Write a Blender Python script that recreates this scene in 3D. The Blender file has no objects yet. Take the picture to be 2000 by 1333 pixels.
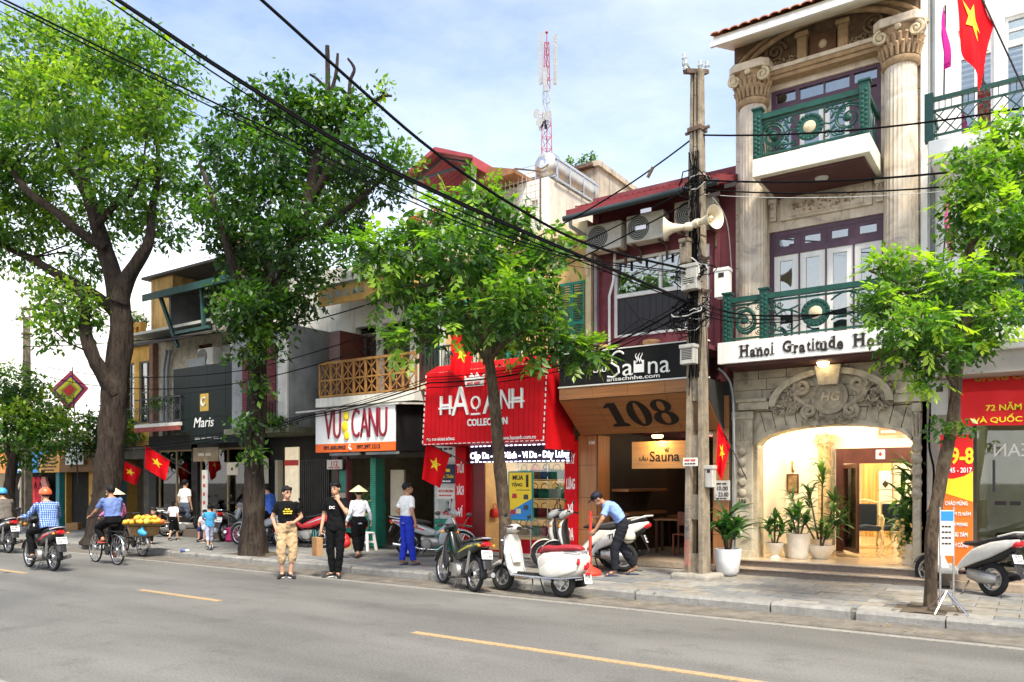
import bpy, bmesh, math, random
import numpy as np
from mathutils import Vector, Matrix, Euler
R = math.radians
PI = math.pi
SC = bpy.context.scene
COL = SC.collection
# ------------------------------------------------------------------ camera, sky, sun, exposure
cam_d = bpy.data.cameras.new('camera'); cam = bpy.data.objects.new('camera', cam_d); COL.objects.link(cam)
cam.location = (0, 0, 1.75); cam.rotation_euler = (R(90), 0, R(34.44))
cam_d.sensor_width = 36; cam_d.lens = 27.306; cam_d.shift_y = 0.1378
cam_d.clip_start = 0.1; cam_d.clip_end = 3000
SC.camera = cam
SUN_EL, SUN_AZ = 57, 128            # sun azimuth measured from +Y clockwise
W = bpy.data.worlds.new('World'); SC.world = W; W.use_nodes = True
nt = W.node_tree; nt.nodes.clear()
def nn(t, ty, **kw):
    n = t.nodes.new(ty)
    for k, v in kw.items(): setattr(n, k, v)
    return n
wo = nn(nt, 'ShaderNodeOutputWorld'); bg = nn(nt, 'ShaderNodeBackground')
sky = nn(nt, 'ShaderNodeTexSky'); sky.sky_type = 'NISHITA'; sky.sun_disc = False
sky.sun_elevation = R(SUN_EL); sky.sun_rotation = R(SUN_AZ); sky.air_density = 1.0; sky.dust_density = 1.4; sky.ozone_density = 1.0
tc = nn(nt, 'ShaderNodeTexCoord'); sp = nn(nt, 'ShaderNodeSeparateXYZ'); nt.links.new(tc.outputs['Generated'], sp.inputs[0])
# thin cloud veil: noise on the sky direction, thicker towards the horizon
mp = nn(nt, 'ShaderNodeMapping'); mp.inputs['Scale'].default_value = (1.0, 1.0, 2.6); nt.links.new(tc.outputs['Generated'], mp.inputs[0])
nz = nn(nt, 'ShaderNodeTexNoise'); nz.inputs['Scale'].default_value = 1.9; nz.inputs['Detail'].default_value = 7; nz.inputs['Roughness'].default_value = .62
nt.links.new(mp.outputs[0], nz.inputs['Vector'])
mr = nn(nt, 'ShaderNodeMapRange'); mr.inputs[1].default_value = .32; mr.inputs[2].default_value = .78; mr.inputs[3].default_value = .05; mr.inputs[4].default_value = .36
nt.links.new(nz.outputs[0], mr.inputs[0])
mz = nn(nt, 'ShaderNodeMapRange'); mz.inputs[1].default_value = .42; mz.inputs[2].default_value = .12; mz.inputs[3].default_value = 0; mz.inputs[4].default_value = 1
nt.links.new(sp.outputs[2], mz.inputs[0])
mx = nn(nt, 'ShaderNodeMath', operation='MAXIMUM'); nt.links.new(mr.outputs[0], mx.inputs[0]); nt.links.new(mz.outputs[0], mx.inputs[1])
cm = nn(nt, 'ShaderNodeMixRGB'); cm.inputs[2].default_value = (8.4, 8.2, 7.9, 1)
nt.links.new(mx.outputs[0], cm.inputs[0]); nt.links.new(sky.outputs[0], cm.inputs[1])
nt.links.new(cm.outputs[0], bg.inputs[0]); bg.inputs[1].default_value = 0.10
nt.links.new(bg.outputs[0], wo.inputs[0])
sun_d = bpy.data.lights.new('sun', 'SUN'); sun_d.energy = 2.5; sun_d.angle = R(12); sun_d.color = (1, .92, .78)
sun = bpy.data.objects.new('sun', sun_d); COL.objects.link(sun)
az = R(SUN_AZ); sd = Vector((math.sin(az)*math.cos(R(SUN_EL)), math.cos(az)*math.cos(R(SUN_EL)), math.sin(R(SUN_EL))))
sun.rotation_euler = sd.to_track_quat('Z', 'Y').to_euler()
vs = SC.view_settings; vs.view_transform = 'Standard'; vs.look = 'None'; vs.gamma = 1; vs.exposure = 1.62; vs.use_curve_mapping = False
SC.cycles.max_bounces = 5; SC.cycles.diffuse_bounces = 3; SC.cycles.use_adaptive_sampling = True; SC.cycles.adaptive_threshold = .025; SC.cycles.transparent_max_bounces = 10; SC.cycles.use_denoising = True
SC.cycles.sample_clamp_indirect = 6; SC.cycles.caustics_reflective = False; SC.cycles.caustics_refractive = False

# ------------------------------------------------------------------ materials
MATS = {}
def M(name, rgb=(.5,.5,.5), rough=.6, var=.12, scale=5., bump=.0, metal=0., streak=0., scol=(.10,.085,.06), spec=.28, emit=0., alpha=1., coat=0.):
    """procedural material: colour breaks up with world-space noise, optional rain streaks and grain relief"""
    if name in MATS: return MATS[name]
    m = bpy.data.materials.new(name); m.use_nodes = True; t = m.node_tree; b = t.nodes['Principled BSDF']
    b.inputs['Roughness'].default_value = rough; b.inputs['Metallic'].default_value = metal
    b.inputs['Specular IOR Level'].default_value = spec
    if coat: b.inputs['Coat Weight'].default_value = coat; b.inputs['Coat Roughness'].default_value = .08
    g = nn(t, 'ShaderNodeNewGeometry')
    n = nn(t, 'ShaderNodeTexNoise'); n.inputs['Scale'].default_value = scale; n.inputs['Detail'].default_value = 5; n.inputs['Roughness'].default_value = .65
    t.links.new(g.outputs['Position'], n.inputs['Vector'])
    cr = nn(t, 'ShaderNodeValToRGB'); e = cr.color_ramp.elements
    e[0].position = .3; e[1].position = .72
    e[0].color = (*[max(0, c*(1-var)) for c in rgb], 1); e[1].color = (*[min(1, c*(1+var)) for c in rgb], 1)
    t.links.new(n.outputs[0], cr.inputs[0]); out = cr.outputs[0]
    if streak:
        mp = nn(t, 'ShaderNodeMapping'); mp.inputs['Scale'].default_value = (5, 5, .55); t.links.new(g.outputs['Position'], mp.inputs[0])
        n2 = nn(t, 'ShaderNodeTexNoise'); n2.inputs['Scale'].default_value = 1.0; n2.inputs['Detail'].default_value = 8; n2.inputs['Roughness'].default_value = .7
        t.links.new(mp.outputs[0], n2.inputs['Vector'])
        r2 = nn(t, 'ShaderNodeMapRange'); r2.inputs[1].default_value = .46; r2.inputs[2].default_value = .74; r2.inputs[4].default_value = streak
        t.links.new(n2.outputs[0], r2.inputs[0])
        mix = nn(t, 'ShaderNodeMixRGB'); mix.inputs[2].default_value = (*scol, 1)
        t.links.new(r2.outputs[0], mix.inputs[0]); t.links.new(out, mix.inputs[1]); out = mix.outputs[0]
    t.links.new(out, b.inputs['Base Color'])
    if bump:
        n3 = nn(t, 'ShaderNodeTexNoise'); n3.inputs['Scale'].default_value = scale*9; n3.inputs['Detail'].default_value = 6
        t.links.new(g.outputs['Position'], n3.inputs['Vector'])
        bp = nn(t, 'ShaderNodeBump'); bp.inputs['Strength'].default_value = bump; bp.inputs['Distance'].default_value = .02
        t.links.new(n3.outputs[0], bp.inputs['Height']); t.links.new(bp.outputs[0], b.inputs['Normal'])
    if emit:
        b.inputs['Emission Color'].default_value = (*rgb, 1); b.inputs['Emission Strength'].default_value = emit
    MATS[name] = m; return m
def M_glass(name, tint=(.8,.9,.9), refl=.25):
    if name in MATS: return MATS[name]
    m = bpy.data.materials.new(name); m.use_nodes = True; t = m.node_tree; t.nodes.clear()
    o = nn(t, 'ShaderNodeOutputMaterial'); tr = nn(t, 'ShaderNodeBsdfTransparent'); tr.inputs[0].default_value = (*tint, 1)
    gl = nn(t, 'ShaderNodeBsdfGlossy'); gl.inputs['Roughness'].default_value = .02
    fr = nn(t, 'ShaderNodeFresnel'); fr.inputs[0].default_value = 1.5
    ad = nn(t, 'ShaderNodeMath', operation='ADD'); ad.inputs[1].default_value = refl; t.links.new(fr.outputs[0], ad.inputs[0])
    mx = nn(t, 'ShaderNodeMixShader'); t.links.new(ad.outputs[0], mx.inputs[0]); t.links.new(tr.outputs[0], mx.inputs[1]); t.links.new(gl.outputs[0], mx.inputs[2])
    t.links.new(mx.outputs[0], o.inputs[0]); MATS[name] = m; return m
def M_leaf(name, dark, light, young, trans=.45):
    """foliage: each leaf carries a tint: age (0 old .. 1 young) plus painted clump light"""
    if name in MATS: return MATS[name]
    m = bpy.data.materials.new(name); m.use_nodes = True; t = m.node_tree; b = t.nodes['Principled BSDF']; o = t.nodes['Material Output']
    at = nn(t, 'ShaderNodeAttribute'); at.attribute_name = 'tint'
    oi = nn(t, 'ShaderNodeObjectInfo')
    am = nn(t, 'ShaderNodeMath', operation='MULTIPLY'); am.inputs[1].default_value = .35; t.links.new(oi.outputs['Random'], am.inputs[0])
    aa = nn(t, 'ShaderNodeMath', operation='ADD'); t.links.new(am.outputs[0], aa.inputs[0]); t.links.new(at.outputs['Fac'], aa.inputs[1])
    cr = nn(t, 'ShaderNodeValToRGB'); e = cr.color_ramp.elements
    e[0].position = .05; e[0].color = (*dark, 1); e[1].position = 1; e[1].color = (*young, 1)
    k = e.new(.55); k.color = (*light, 1)
    t.links.new(aa.outputs[0], cr.inputs[0]); t.links.new(cr.outputs[0], b.inputs['Base Color'])
    b.inputs['Roughness'].default_value = .38; b.inputs['Specular IOR Level'].default_value = .5
    tl = nn(t, 'ShaderNodeBsdfTranslucent'); hs = nn(t, 'ShaderNodeMixRGB', blend_type='MULTIPLY'); hs.inputs[0].default_value = 1; hs.inputs[2].default_value = (1.6, 1.9, .5, 1)
    t.links.new(cr.outputs[0], hs.inputs[1]); t.links.new(hs.outputs[0], tl.inputs[0])
    mx = nn(t, 'ShaderNodeMixShader'); mx.inputs[0].default_value = trans
    t.links.new(b.outputs[0], mx.inputs[1]); t.links.new(tl.outputs[0], mx.inputs[2]); t.links.new(mx.outputs[0], o.inputs[0])
    MATS[name] = m; return m
def M_wood(name, rgb, dark, scale=3., axis=2, rough=.45):
    if name in MATS: return MATS[name]
    m = bpy.data.materials.new(name); m.use_nodes = True; t = m.node_tree; b = t.nodes['Principled BSDF']; b.inputs['Roughness'].default_value = rough
    g = nn(t, 'ShaderNodeNewGeometry'); mp = nn(t, 'ShaderNodeMapping'); s = [scale*14]*3; s[axis] = scale*.6
    mp.inputs['Scale'].default_value = s; t.links.new(g.outputs['Position'], mp.inputs[0])
    n = nn(t, 'ShaderNodeTexNoise'); n.inputs['Scale'].default_value = 1; n.inputs['Detail'].default_value = 6; n.inputs['Distortion'].default_value = .6
    t.links.new(mp.outputs[0], n.inputs['Vector'])
    cr = nn(t, 'ShaderNodeValToRGB'); e = cr.color_ramp.elements; e[0].position = .3; e[0].color = (*dark, 1); e[1].position = .7; e[1].color = (*rgb, 1)
    t.links.new(n.outputs[0], cr.inputs[0]); t.links.new(cr.outputs[0], b.inputs['Base Color']); MATS[name] = m; return m
def M_marble(name, a, bcol, c, scale=1.6, rough=.35, bump=.0, streak=0.):
    if name in MATS: return MATS[name]
    m = bpy.data.materials.new(name); m.use_nodes = True; t = m.node_tree; b = t.nodes['Principled BSDF']; b.inputs['Roughness'].default_value = rough
    g = nn(t, 'ShaderNodeNewGeometry')
    n = nn(t, 'ShaderNodeTexNoise'); n.inputs['Scale'].default_value = scale; n.inputs['Detail'].default_value = 9; n.inputs['Distortion'].default_value = 1.6; n.inputs['Roughness'].default_value = .62
    t.links.new(g.outputs['Position'], n.inputs['Vector'])
    cr = nn(t, 'ShaderNodeValToRGB'); e = cr.color_ramp.elements; e[0].position = .32; e[0].color = (*c, 1); e[1].position = .68; e[1].color = (*a, 1)
    k = e.new(.47); k.color = (*bcol, 1)
    t.links.new(n.outputs[0], cr.inputs[0]); out = cr.outputs[0]
    if streak:
        mp = nn(t, 'ShaderNodeMapping'); mp.inputs['Scale'].default_value = (6, 6, .45); t.links.new(g.outputs['Position'], mp.inputs[0])
        n2 = nn(t, 'ShaderNodeTexNoise'); n2.inputs['Scale'].default_value = 1; n2.inputs['Detail'].default_value = 9; n2.inputs['Roughness'].default_value = .72; t.links.new(mp.outputs[0], n2.inputs['Vector'])
        r2 = nn(t, 'ShaderNodeMapRange'); r2.inputs[1].default_value = .48; r2.inputs[2].default_value = .76; r2.inputs[4].default_value = streak; t.links.new(n2.outputs[0], r2.inputs[0])
        mix = nn(t, 'ShaderNodeMixRGB'); mix.inputs[2].default_value = (.13,.115,.10,1); t.links.new(r2.outputs[0], mix.inputs[0]); t.links.new(out, mix.inputs[1]); out = mix.outputs[0]
    t.links.new(out, b.inputs['Base Color'])
    if bump:
        bp = nn(t, 'ShaderNodeBump'); bp.inputs['Strength'].default_value = bump; bp.inputs['Distance'].default_value = .02
        t.links.new(n.outputs[0], bp.inputs['Height']); t.links.new(bp.outputs[0], b.inputs['Normal'])
    MATS[name] = m; return m

# ------------------------------------------------------------------ geometry
class G:
    def __init__(s): s.v = []; s.f = []
    def add(s, vs, fs):
        o = len(s.v); s.v += [tuple(p) for p in vs]; s.f += [tuple(i+o for i in q) for q in fs]; return s
    def box(s, x0, x1, y0, y1, z0, z1):
        return s.add([(x0,y0,z0),(x1,y0,z0),(x1,y1,z0),(x0,y1,z0),(x0,y0,z1),(x1,y0,z1),(x1,y1,z1),(x0,y1,z1)],
                     [(0,3,2,1),(4,5,6,7),(0,1,5,4),(1,2,6,5),(2,3,7,6),(3,0,4,7)])
    def bar(s, p0, p1, w, h=None, up=(0,0,1)):
        h = h or w; p0 = Vector(p0); p1 = Vector(p1); d = (p1-p0).normalized(); u = Vector(up)
        if abs(d.dot(u)) > .95: u = Vector((0,1,0))
        a = d.cross(u).normalized()*w/2; b = a.cross(d).normalized()*h/2
        return s.add([p0-a-b,p0+a-b,p0+a+b,p0-a+b,p1-a-b,p1+a-b,p1+a+b,p1-a+b], [(0,3,2,1),(4,5,6,7),(0,1,5,4),(1,2,6,5),(2,3,7,6),(3,0,4,7)])
    def tube(s, pts, r, n=6, cap=True):
        pts = [Vector(p) for p in pts]; m = len(pts); rs = r if isinstance(r, (list, tuple)) else [r]*m
        o = len(s.v); prev = None
        for i, p in enumerate(pts):
            d = (pts[min(i+1, m-1)]-pts[max(i-1, 0)])
            d = d.normalized() if d.length > 1e-9 else Vector((0,0,1))
            if prev is None:
                a = d.orthogonal().normalized()
            else:
                a = prev - d*prev.dot(d); a = a.normalized() if a.length > 1e-6 else d.orthogonal().normalized()
            prev = a; b = d.cross(a)
            for k in range(n):
                t = 2*PI*k/n; s.v.append(tuple(p+(a*math.cos(t)+b*math.sin(t))*rs[i]))
        for i in range(m-1):
            for k in range(n):
                s.f.append((o+i*n+k, o+i*n+(k+1)%n, o+(i+1)*n+(k+1)%n, o+(i+1)*n+k))
        if cap:
            s.f.append(tuple(o+k for k in range(n))[::-1]); s.f.append(tuple(o+(m-1)*n+k for k in range(n)))
        return s
    def cyl(s, p0, p1, r0, r1=None, n=14): return s.tube([p0, p1], [r0, r0 if r1 is None else r1], n)
    def lathe(s, prof, c=(0,0,0), n=16, ax='z'):
        o = len(s.v); c = Vector(c)
        for r, z in prof:
            for k in range(n):
                t = 2*PI*k/n; x, y = r*math.cos(t), r*math.sin(t)
                p = (x, y, z) if ax == 'z' else ((x, z, y) if ax == 'y' else (z, x, y))
                s.v.append(tuple(c+Vector(p)))
        m = len(prof)
        for i in range(m-1):
            for k in range(n):
                q = (o+i*n+k, o+i*n+(k+1)%n, o+(i+1)*n+(k+1)%n, o+(i+1)*n+k)
                s.f.append(q if ax != 'y' else q[::-1])
        a = tuple(o+k for k in range(n)); b = tuple(o+(m-1)*n+k for k in range(n))
        if ax != 'y': a = a[::-1]
        else: b = b[::-1]
        s.f.append(a); s.f.append(b); return s
    def ell(s, c, r, n=12, m=8, rot=None):
        o = len(s.v); c = Vector(c)
        for i in range(1, m):
            ph = PI*i/m
            for k in range(n):
                t = 2*PI*k/n; p = Vector((r[0]*math.sin(ph)*math.cos(t), r[1]*math.sin(ph)*math.sin(t), -r[2]*math.cos(ph)))
                if rot is not None: p = rot @ p
                s.v.append(tuple(c+p))
        lo = Vector((0,0,-r[2])); hi = Vector((0,0,r[2]))
        if rot is not None: lo = rot @ lo; hi = rot @ hi
        s.v.append(tuple(c+lo)); s.v.append(tuple(c+hi)); L = len(s.v)-2
        for i in range(m-2):
            for k in range(n): s.f.append((o+i*n+k, o+i*n+(k+1)%n, o+(i+1)*n+(k+1)%n, o+(i+1)*n+k))
        for k in range(n):
            s.f.append((L, o+(k+1)%n, o+k)); s.f.append((L+1, o+(m-2)*n+k, o+(m-2)*n+(k+1)%n))
        return s
    def prism(s, poly, a0, a1, plane='xz'):
        """polygon extruded; plane xz -> along y, yz -> along x, xy -> along z"""
        n = len(poly)
        def P(u, w, a): return (u, a, w) if plane == 'xz' else ((a, u, w) if plane == 'yz' else (u, w, a))
        vs = [P(u, w, a0) for u, w in poly]+[P(u, w, a1) for u, w in poly]
        fs = [tuple(range(n)), tuple(range(2*n-1, n-1, -1))]+[(i, i+n, (i+1)%n+n, (i+1)%n) for i in range(n)]
        return s.add(vs, fs)
    def loft(s, secs, n=12, e=2.4):
        """secs: (x, z, halfwidth_y, halfheight, tilt) superellipse sections along the x-z plane; tilt = section normal angle"""
        o = len(s.v); m = len(secs)
        for q in secs:
            x, z, w, h = q[:4]; tl = q[4] if len(q) > 4 else 0.; y0 = q[5] if len(q) > 5 else 0.
            for k in range(n):
                t = 2*PI*k/n; ct, st = math.cos(t), math.sin(t)
                a = math.copysign(abs(ct)**(2/e), ct)*w; b = math.copysign(abs(st)**(2/e), st)*h
                s.v.append((x - b*math.sin(tl), y0+a, z + b*math.cos(tl)))
        for i in range(m-1):
            for k in range(n): s.f.append((o+i*n+k, o+i*n+(k+1)%n, o+(i+1)*n+(k+1)%n, o+(i+1)*n+k))
        s.f.append(tuple(o+k for k in range(n))[::-1]); s.f.append(tuple(o+(m-1)*n+k for k in range(n))); return s
    def grid(s, rows):
        o = len(s.v); m = len(rows); n = len(rows[0])
        for r in rows: s.v += [tuple(p) for p in r]
        for i in range(m-1):
            for k in range(n-1): s.f.append((o+i*n+k, o+i*n+k+1, o+(i+1)*n+k+1, o+(i+1)*n+k))
        return s
    def xf(s, mat): s.v = [tuple(mat @ Vector(p)) for p in s.v]; return s
    def mesh(s, name, smooth=False):
        me = bpy.data.meshes.new(name); me.from_pydata(s.v, [], s.f)
        bm = bmesh.new(); bm.from_mesh(me); bmesh.ops.recalc_face_normals(bm, faces=bm.faces); bm.to_mesh(me); bm.free()
        if smooth: me.polygons.foreach_set('use_smooth', [True]*len(me.polygons)); me.update()
        return me
    def obj(s, name, mat, parent=None, smooth=False, bevel=0, **kw):
        me = s.mesh(name, smooth); o = bpy.data.objects.new(name, me); COL.objects.link(o)
        if mat is not None: me.materials.append(mat)
        if parent is not None: o.parent = parent
        if bevel:
            b = o.modifiers.new('bevel', 'BEVEL'); b.width = bevel; b.segments = 2; b.limit_method = 'ANGLE'
        if smooth: auto(o)
        for k, v in kw.items(): o[k] = v
        return o
def auto(o, ang=50):
    me = o.data; bm = bmesh.new(); bm.from_mesh(me); lim = R(ang)
    for e in bm.edges:
        if len(e.link_faces) == 2 and e.calc_face_angle(0) > lim: e.smooth = False
    bm.to_mesh(me); bm.free()
def tag(o, label, cat, group=None):
    o['label'] = label; o['category'] = cat
    if group: o['group'] = group
    return o
def T(name, label, cat, loc=(0,0,0), rz=0., group=None):
    o = bpy.data.objects.new(name, None); COL.objects.link(o); o.location = loc; o.rotation_euler = (0, 0, R(rz)); o.empty_display_size = .2
    return tag(o, label, cat, group)
def struct(o): o['kind'] = 'structure'; return o
def lib(me, name, parent, loc=(0,0,0), rot=(0,0,0), sc=(1,1,1), mat=None):
    """a piece that shares mesh data with its likes"""
    o = bpy.data.objects.new(name, me); COL.objects.link(o); o.parent = parent; o.location = loc; o.rotation_euler = rot; o.scale = sc
    return o
BOX = {}
def unit_box(mat, bev=False):
    k = mat.name
    if k not in BOX:
        me = G().box(-.5,.5,-.5,.5,-.5,.5).mesh('piece'); me.materials.append(mat); BOX[k] = me
    return BOX[k]
def piece(name, mat, parent, x0, x1, y0, y1, z0, z1, rot=(0,0,0)):
    return lib(unit_box(mat), name, parent, ((x0+x1)/2, (y0+y1)/2, (z0+z1)/2), rot, (x1-x0, y1-y0, z1-z0))
def beam(name, mat, parent, p0, p1, w, h=None):
    """unit box stretched between two points"""
    p0 = Vector(p0); p1 = Vector(p1); d = p1-p0
    return lib(unit_box(mat), name, parent, (p0+p1)/2, d.to_track_quat('X', 'Z').to_euler(), (d.length, w, h or w))
TXS = bpy.data.scenes.new('lettering_workshop')
def text(s, size, loc, mat, parent, name='lettering', rz=0., tilt=90., width=None, height=None, ext=.004, bold=0., align='CENTER', flip=False, shear=0.):
    if s[0] == '#':                     # print too small to read in the photograph: a row of word-sized bars
        n = int(s[1:]); rr = random.Random(n+int(abs(loc[0])*100)); w = width or size*3; h = (height or size*.6)*.7; g = G(); x = -w/2; u = w/(n*1.28)
        for k in range(n): q = u*rr.uniform(.75,1.15); g.box(x, min(x+q, w/2), -h/2, h/2, -.003, .003); x += q+u*.28
        o = g.obj('print_line', mat, parent); o.location = loc; o.rotation_euler = (R(tilt), 0, R(rz)); return o
    cu = bpy.data.curves.new(name, 'FONT'); cu.body = s; cu.size = size; cu.align_x = align; cu.align_y = 'CENTER'; cu.extrude = ext; cu.offset = bold*size; cu.shear = shear; cu.resolution_u = 3
    tmp = bpy.data.objects.new(name, cu); TXS.collection.objects.link(tmp); vl = TXS.view_layers[0]; vl.update()
    dg = vl.depsgraph; me = bpy.data.meshes.new_from_object(tmp.evaluated_get(dg)); bpy.data.objects.remove(tmp); bpy.data.curves.remove(cu)
    me.name = name; me.materials.clear(); me.materials.append(mat)
    o = bpy.data.objects.new(name, me); COL.objects.link(o); o.parent = parent
    o.location = loc; o.rotation_euler = (R(tilt), 0, R(rz))
    co = np.array([v.co[:] for v in me.vertices]) if len(me.vertices) else np.zeros((1,3))
    ww = np.ptp(co[:,0]) or 1; hh = np.ptp(co[:,1]) or 1
    sx = width/ww if width else 1.; sy = height/hh if height else (sx if width else 1.)
    if height and not width: sx = sy
    o.scale = (-sx if flip else sx, sy, 1)
    return o
# ------------------------------------------------------------------ ground, road, pavement
rnd = random.Random(7)
def asphalt():
    m = bpy.data.materials.new('asphalt'); m.use_nodes = True; t = m.node_tree; b = t.nodes['Principled BSDF']; b.inputs['Roughness'].default_value = .82
    g = nn(t, 'ShaderNodeNewGeometry'); mp = nn(t, 'ShaderNodeMapping'); mp.inputs['Scale'].default_value = (.25, 1., 1); t.links.new(g.outputs['Position'], mp.inputs[0])
    n1 = nn(t, 'ShaderNodeTexNoise'); n1.inputs['Scale'].default_value = .9; n1.inputs['Detail'].default_value = 5; t.links.new(mp.outputs[0], n1.inputs['Vector'])
    n2 = nn(t, 'ShaderNodeTexNoise'); n2.inputs['Scale'].default_value = 38; n2.inputs['Detail'].default_value = 3; t.links.new(g.outputs['Position'], n2.inputs['Vector'])
    v = nn(t, 'ShaderNodeTexVoronoi'); v.inputs['Scale'].default_value = 120; t.links.new(g.outputs['Position'], v.inputs['Vector'])
    c1 = nn(t, 'ShaderNodeValToRGB'); e = c1.color_ramp.elements; e[0].position = .35; e[0].color = (.100,.098,.092,1); e[1].position = .66; e[1].color = (.158,.155,.145,1)
    t.links.new(n1.outputs[0], c1.inputs[0])
    c2 = nn(t, 'ShaderNodeValToRGB'); e = c2.color_ramp.elements; e[0].position = .3; e[0].color = (.76,.76,.76,1); e[1].position = .7; e[1].color = (1.22,1.22,1.2,1)
    t.links.new(n2.outputs[0], c2.inputs[0])
    mx = nn(t, 'ShaderNodeMixRGB', blend_type='MULTIPLY'); mx.inputs[0].default_value = 1; t.links.new(c1.outputs[0], mx.inputs[1]); t.links.new(c2.outputs[0], mx.inputs[2])
    # oil stains and patches
    n4 = nn(t, 'ShaderNodeTexNoise'); n4.inputs['Scale'].default_value = 1.7; n4.inputs['Detail'].default_value = 9; n4.inputs['Roughness'].default_value = .72; t.links.new(g.outputs['Position'], n4.inputs['Vector'])
    lt = nn(t, 'ShaderNodeMapRange'); lt.inputs[1].default_value = .53; lt.inputs[2].default_value = .70; lt.inputs[4].default_value = .6; t.links.new(n4.outputs[0], lt.inputs[0])
    m3 = nn(t, 'ShaderNodeMixRGB'); m3.inputs[2].default_value = (.068,.066,.061,1); t.links.new(lt.outputs[0], m3.inputs[0]); t.links.new(mx.outputs[0], m3.inputs[1])
    t.links.new(m3.outputs[0], b.inputs['Base Color'])
    bp = nn(t, 'ShaderNodeBump'); bp.inputs['Strength'].default_value = .5; bp.inputs['Distance'].default_value = .006; t.links.new(v.outputs[0], bp.inputs['Height']); t.links.new(bp.outputs[0], b.inputs['Normal'])
    return m
def paint(name, col, under, thr=.42):
    m = bpy.data.materials.new(name); m.use_nodes = True; t = m.node_tree; b = t.nodes['Principled BSDF']; b.inputs['Roughness'].default_value = .75
    g = nn(t, 'ShaderNodeNewGeometry'); n = nn(t, 'ShaderNodeTexNoise'); n.inputs['Scale'].default_value = 26; n.inputs['Detail'].default_value = 8; n.inputs['Roughness'].default_value = .75
    t.links.new(g.outputs['Position'], n.inputs['Vector']); c = nn(t, 'ShaderNodeValToRGB'); e = c.color_ramp.elements
    e[0].position = thr-.1; e[0].color = (*under, 1); e[1].position = thr+.1; e[1].color = (*col, 1); t.links.new(n.outputs[0], c.inputs[0]); t.links.new(c.outputs[0], b.inputs['Base Color']); return m
m_dirt = M('dirt', (.09,.07,.05), .95, .4, 6, .6)
struct(G().box(-900,900,-900,900,-.5,-.03).obj('ground', M('far_ground', (.16,.15,.13), .95, .2, .4)))
struct(G().box(-200,60,2.9,10.6,-.4,0).obj('road', asphalt()))
struct(G().box(-200,60,-6,2.9,-.4,.12).obj('near_sidewalk', M('near_paving', (.24,.23,.21), .85, .2, 2, .3)))
struct(G().box(-80,30,9.86,10.55,-.02,.006).obj('gutter', M('gutter_concrete', (.155,.14,.118), .9, .4, 3.2, .6, streak=.5, scol=(.06,.052,.042))))
line = struct(G().box(-80,30,9.64,9.76,-.02,.009).obj('road_edge_line', paint('worn_white_paint', (.28,.265,.23), (.16,.155,.14), .49)))
cl = struct(G().box(-16.6,-16.5,6.8,6.9,-.03,.0).obj('road_centre_line', m_dirt))
m_yel = paint('worn_yellow_paint', (.42,.28,.13), (.20,.17,.13), .46)
for x0, x1, yy in ((-18.6,-16.1,7.0),(-12.1,-10.0,6.98),(-6.05,-1.2,6.80),(3.0,7.0,6.75)):
    piece('lane_dash', m_yel, cl, x0, x1, yy-.055, yy+.055, -.02, .008)
# pavement: slab, kerb stones and pavers
walk = struct(G().box(-80,14,10.62,14.7,-.4,.100).obj('sidewalk', M('paving_bed', (.17,.165,.15), .95, .25, 5, .4)))
m_kerb = M('kerb_granite', (.235,.23,.215), .88, .3, 5, .5, streak=.5, scol=(.12,.11,.09))
kg = G().prism([(10.55,-.1),(10.555,.10),(10.59,.132),(10.785,.132),(10.785,-.1)], 0, .985, 'yz'); kme = kg.mesh('kerb_stone'); kme.materials.append(m_kerb)
kg2 = G().prism([(10.56,-.1),(10.567,.09),(10.60,.124),(10.785,.126),(10.785,-.1)], 0, .985, 'yz'); kme2 = kg2.mesh('kerb_stone'); kme2.materials.append(m_kerb)
for i in range(46): lib((kme, kme2)[i%3 == 1], 'kerb_stone', walk, (-42+i*1.0, rnd.uniform(-.006,.006), rnd.uniform(-.006,.004)), (0, 0, rnd.uniform(-.004,.004)))
pm = [M('paver_%s' % n, c, .78, .25, 7, .35, streak=.3, scol=(.10,.095,.085)) for n, c in (('grey',(.20,.20,.19)),('pale',(.27,.262,.24)),('blue',(.165,.175,.18)),('warm',(.225,.21,.18)))]
pits = [(-20.5,10.9,.95),(-14.6,11.07,.8),(-7.72,11.08,.48),(-1.22,11.27,.42)]
pav = []
for r in range(9):
    y0 = 10.80+r*.335
    for k in range(132):
        x0 = -62+k*.5+(.25 if r % 2 else 0)+rnd.uniform(-.004,.004)
        if any(abs(x0+.25-px) < h and abs(y0+.16-py) < h for px, py, h in pits): continue
        pav.append((x0, y0))
pav.sort(key=lambda p: (p[0]+.25-0)**2*.9+(p[1])**2)
pb = [G().box(0,.492,0,.327,-.03,0).mesh('paver') for _ in pm]
for me, mm in zip(pb, pm): me.materials.append(mm)
for x, y in pav[:300]:
    lib(rnd.choice(pb), 'paver', walk, (x, y, .12+rnd.uniform(-.004,.003)), (rnd.uniform(-.006,.006), rnd.uniform(-.006,.006), rnd.uniform(-.004,.004)))
g = G()
for x, y in pav[300:]: z = .12+rnd.uniform(-.004,.003); g.box(x, x+.492, y, y+.327, z-.03, z)
o = g.obj('far_pavers', pm[0], walk); o['kind'] = 'stuff'
for i, (px, py, h) in enumerate(pits):
    gg = G(); n = 9
    rows = [[(px-h*.95+2*h*.95*a/n, py-(h*.95 if py > 11.2 or h > .5 else .26)+1.1*h*1.5*b/n if False else py-min(h*.95,py-10.8)+(min(h*.95,py-10.8)+h*.95)*b/n, .108+.03*math.exp(-((a-n/2)**2+(b-n/2)**2)/6)+rnd.uniform(0,.018)) for a in range(n+1)] for b in range(n+1)]
    gg.grid(rows).obj('tree_pit_soil', m_dirt, walk, smooth=True)
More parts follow.
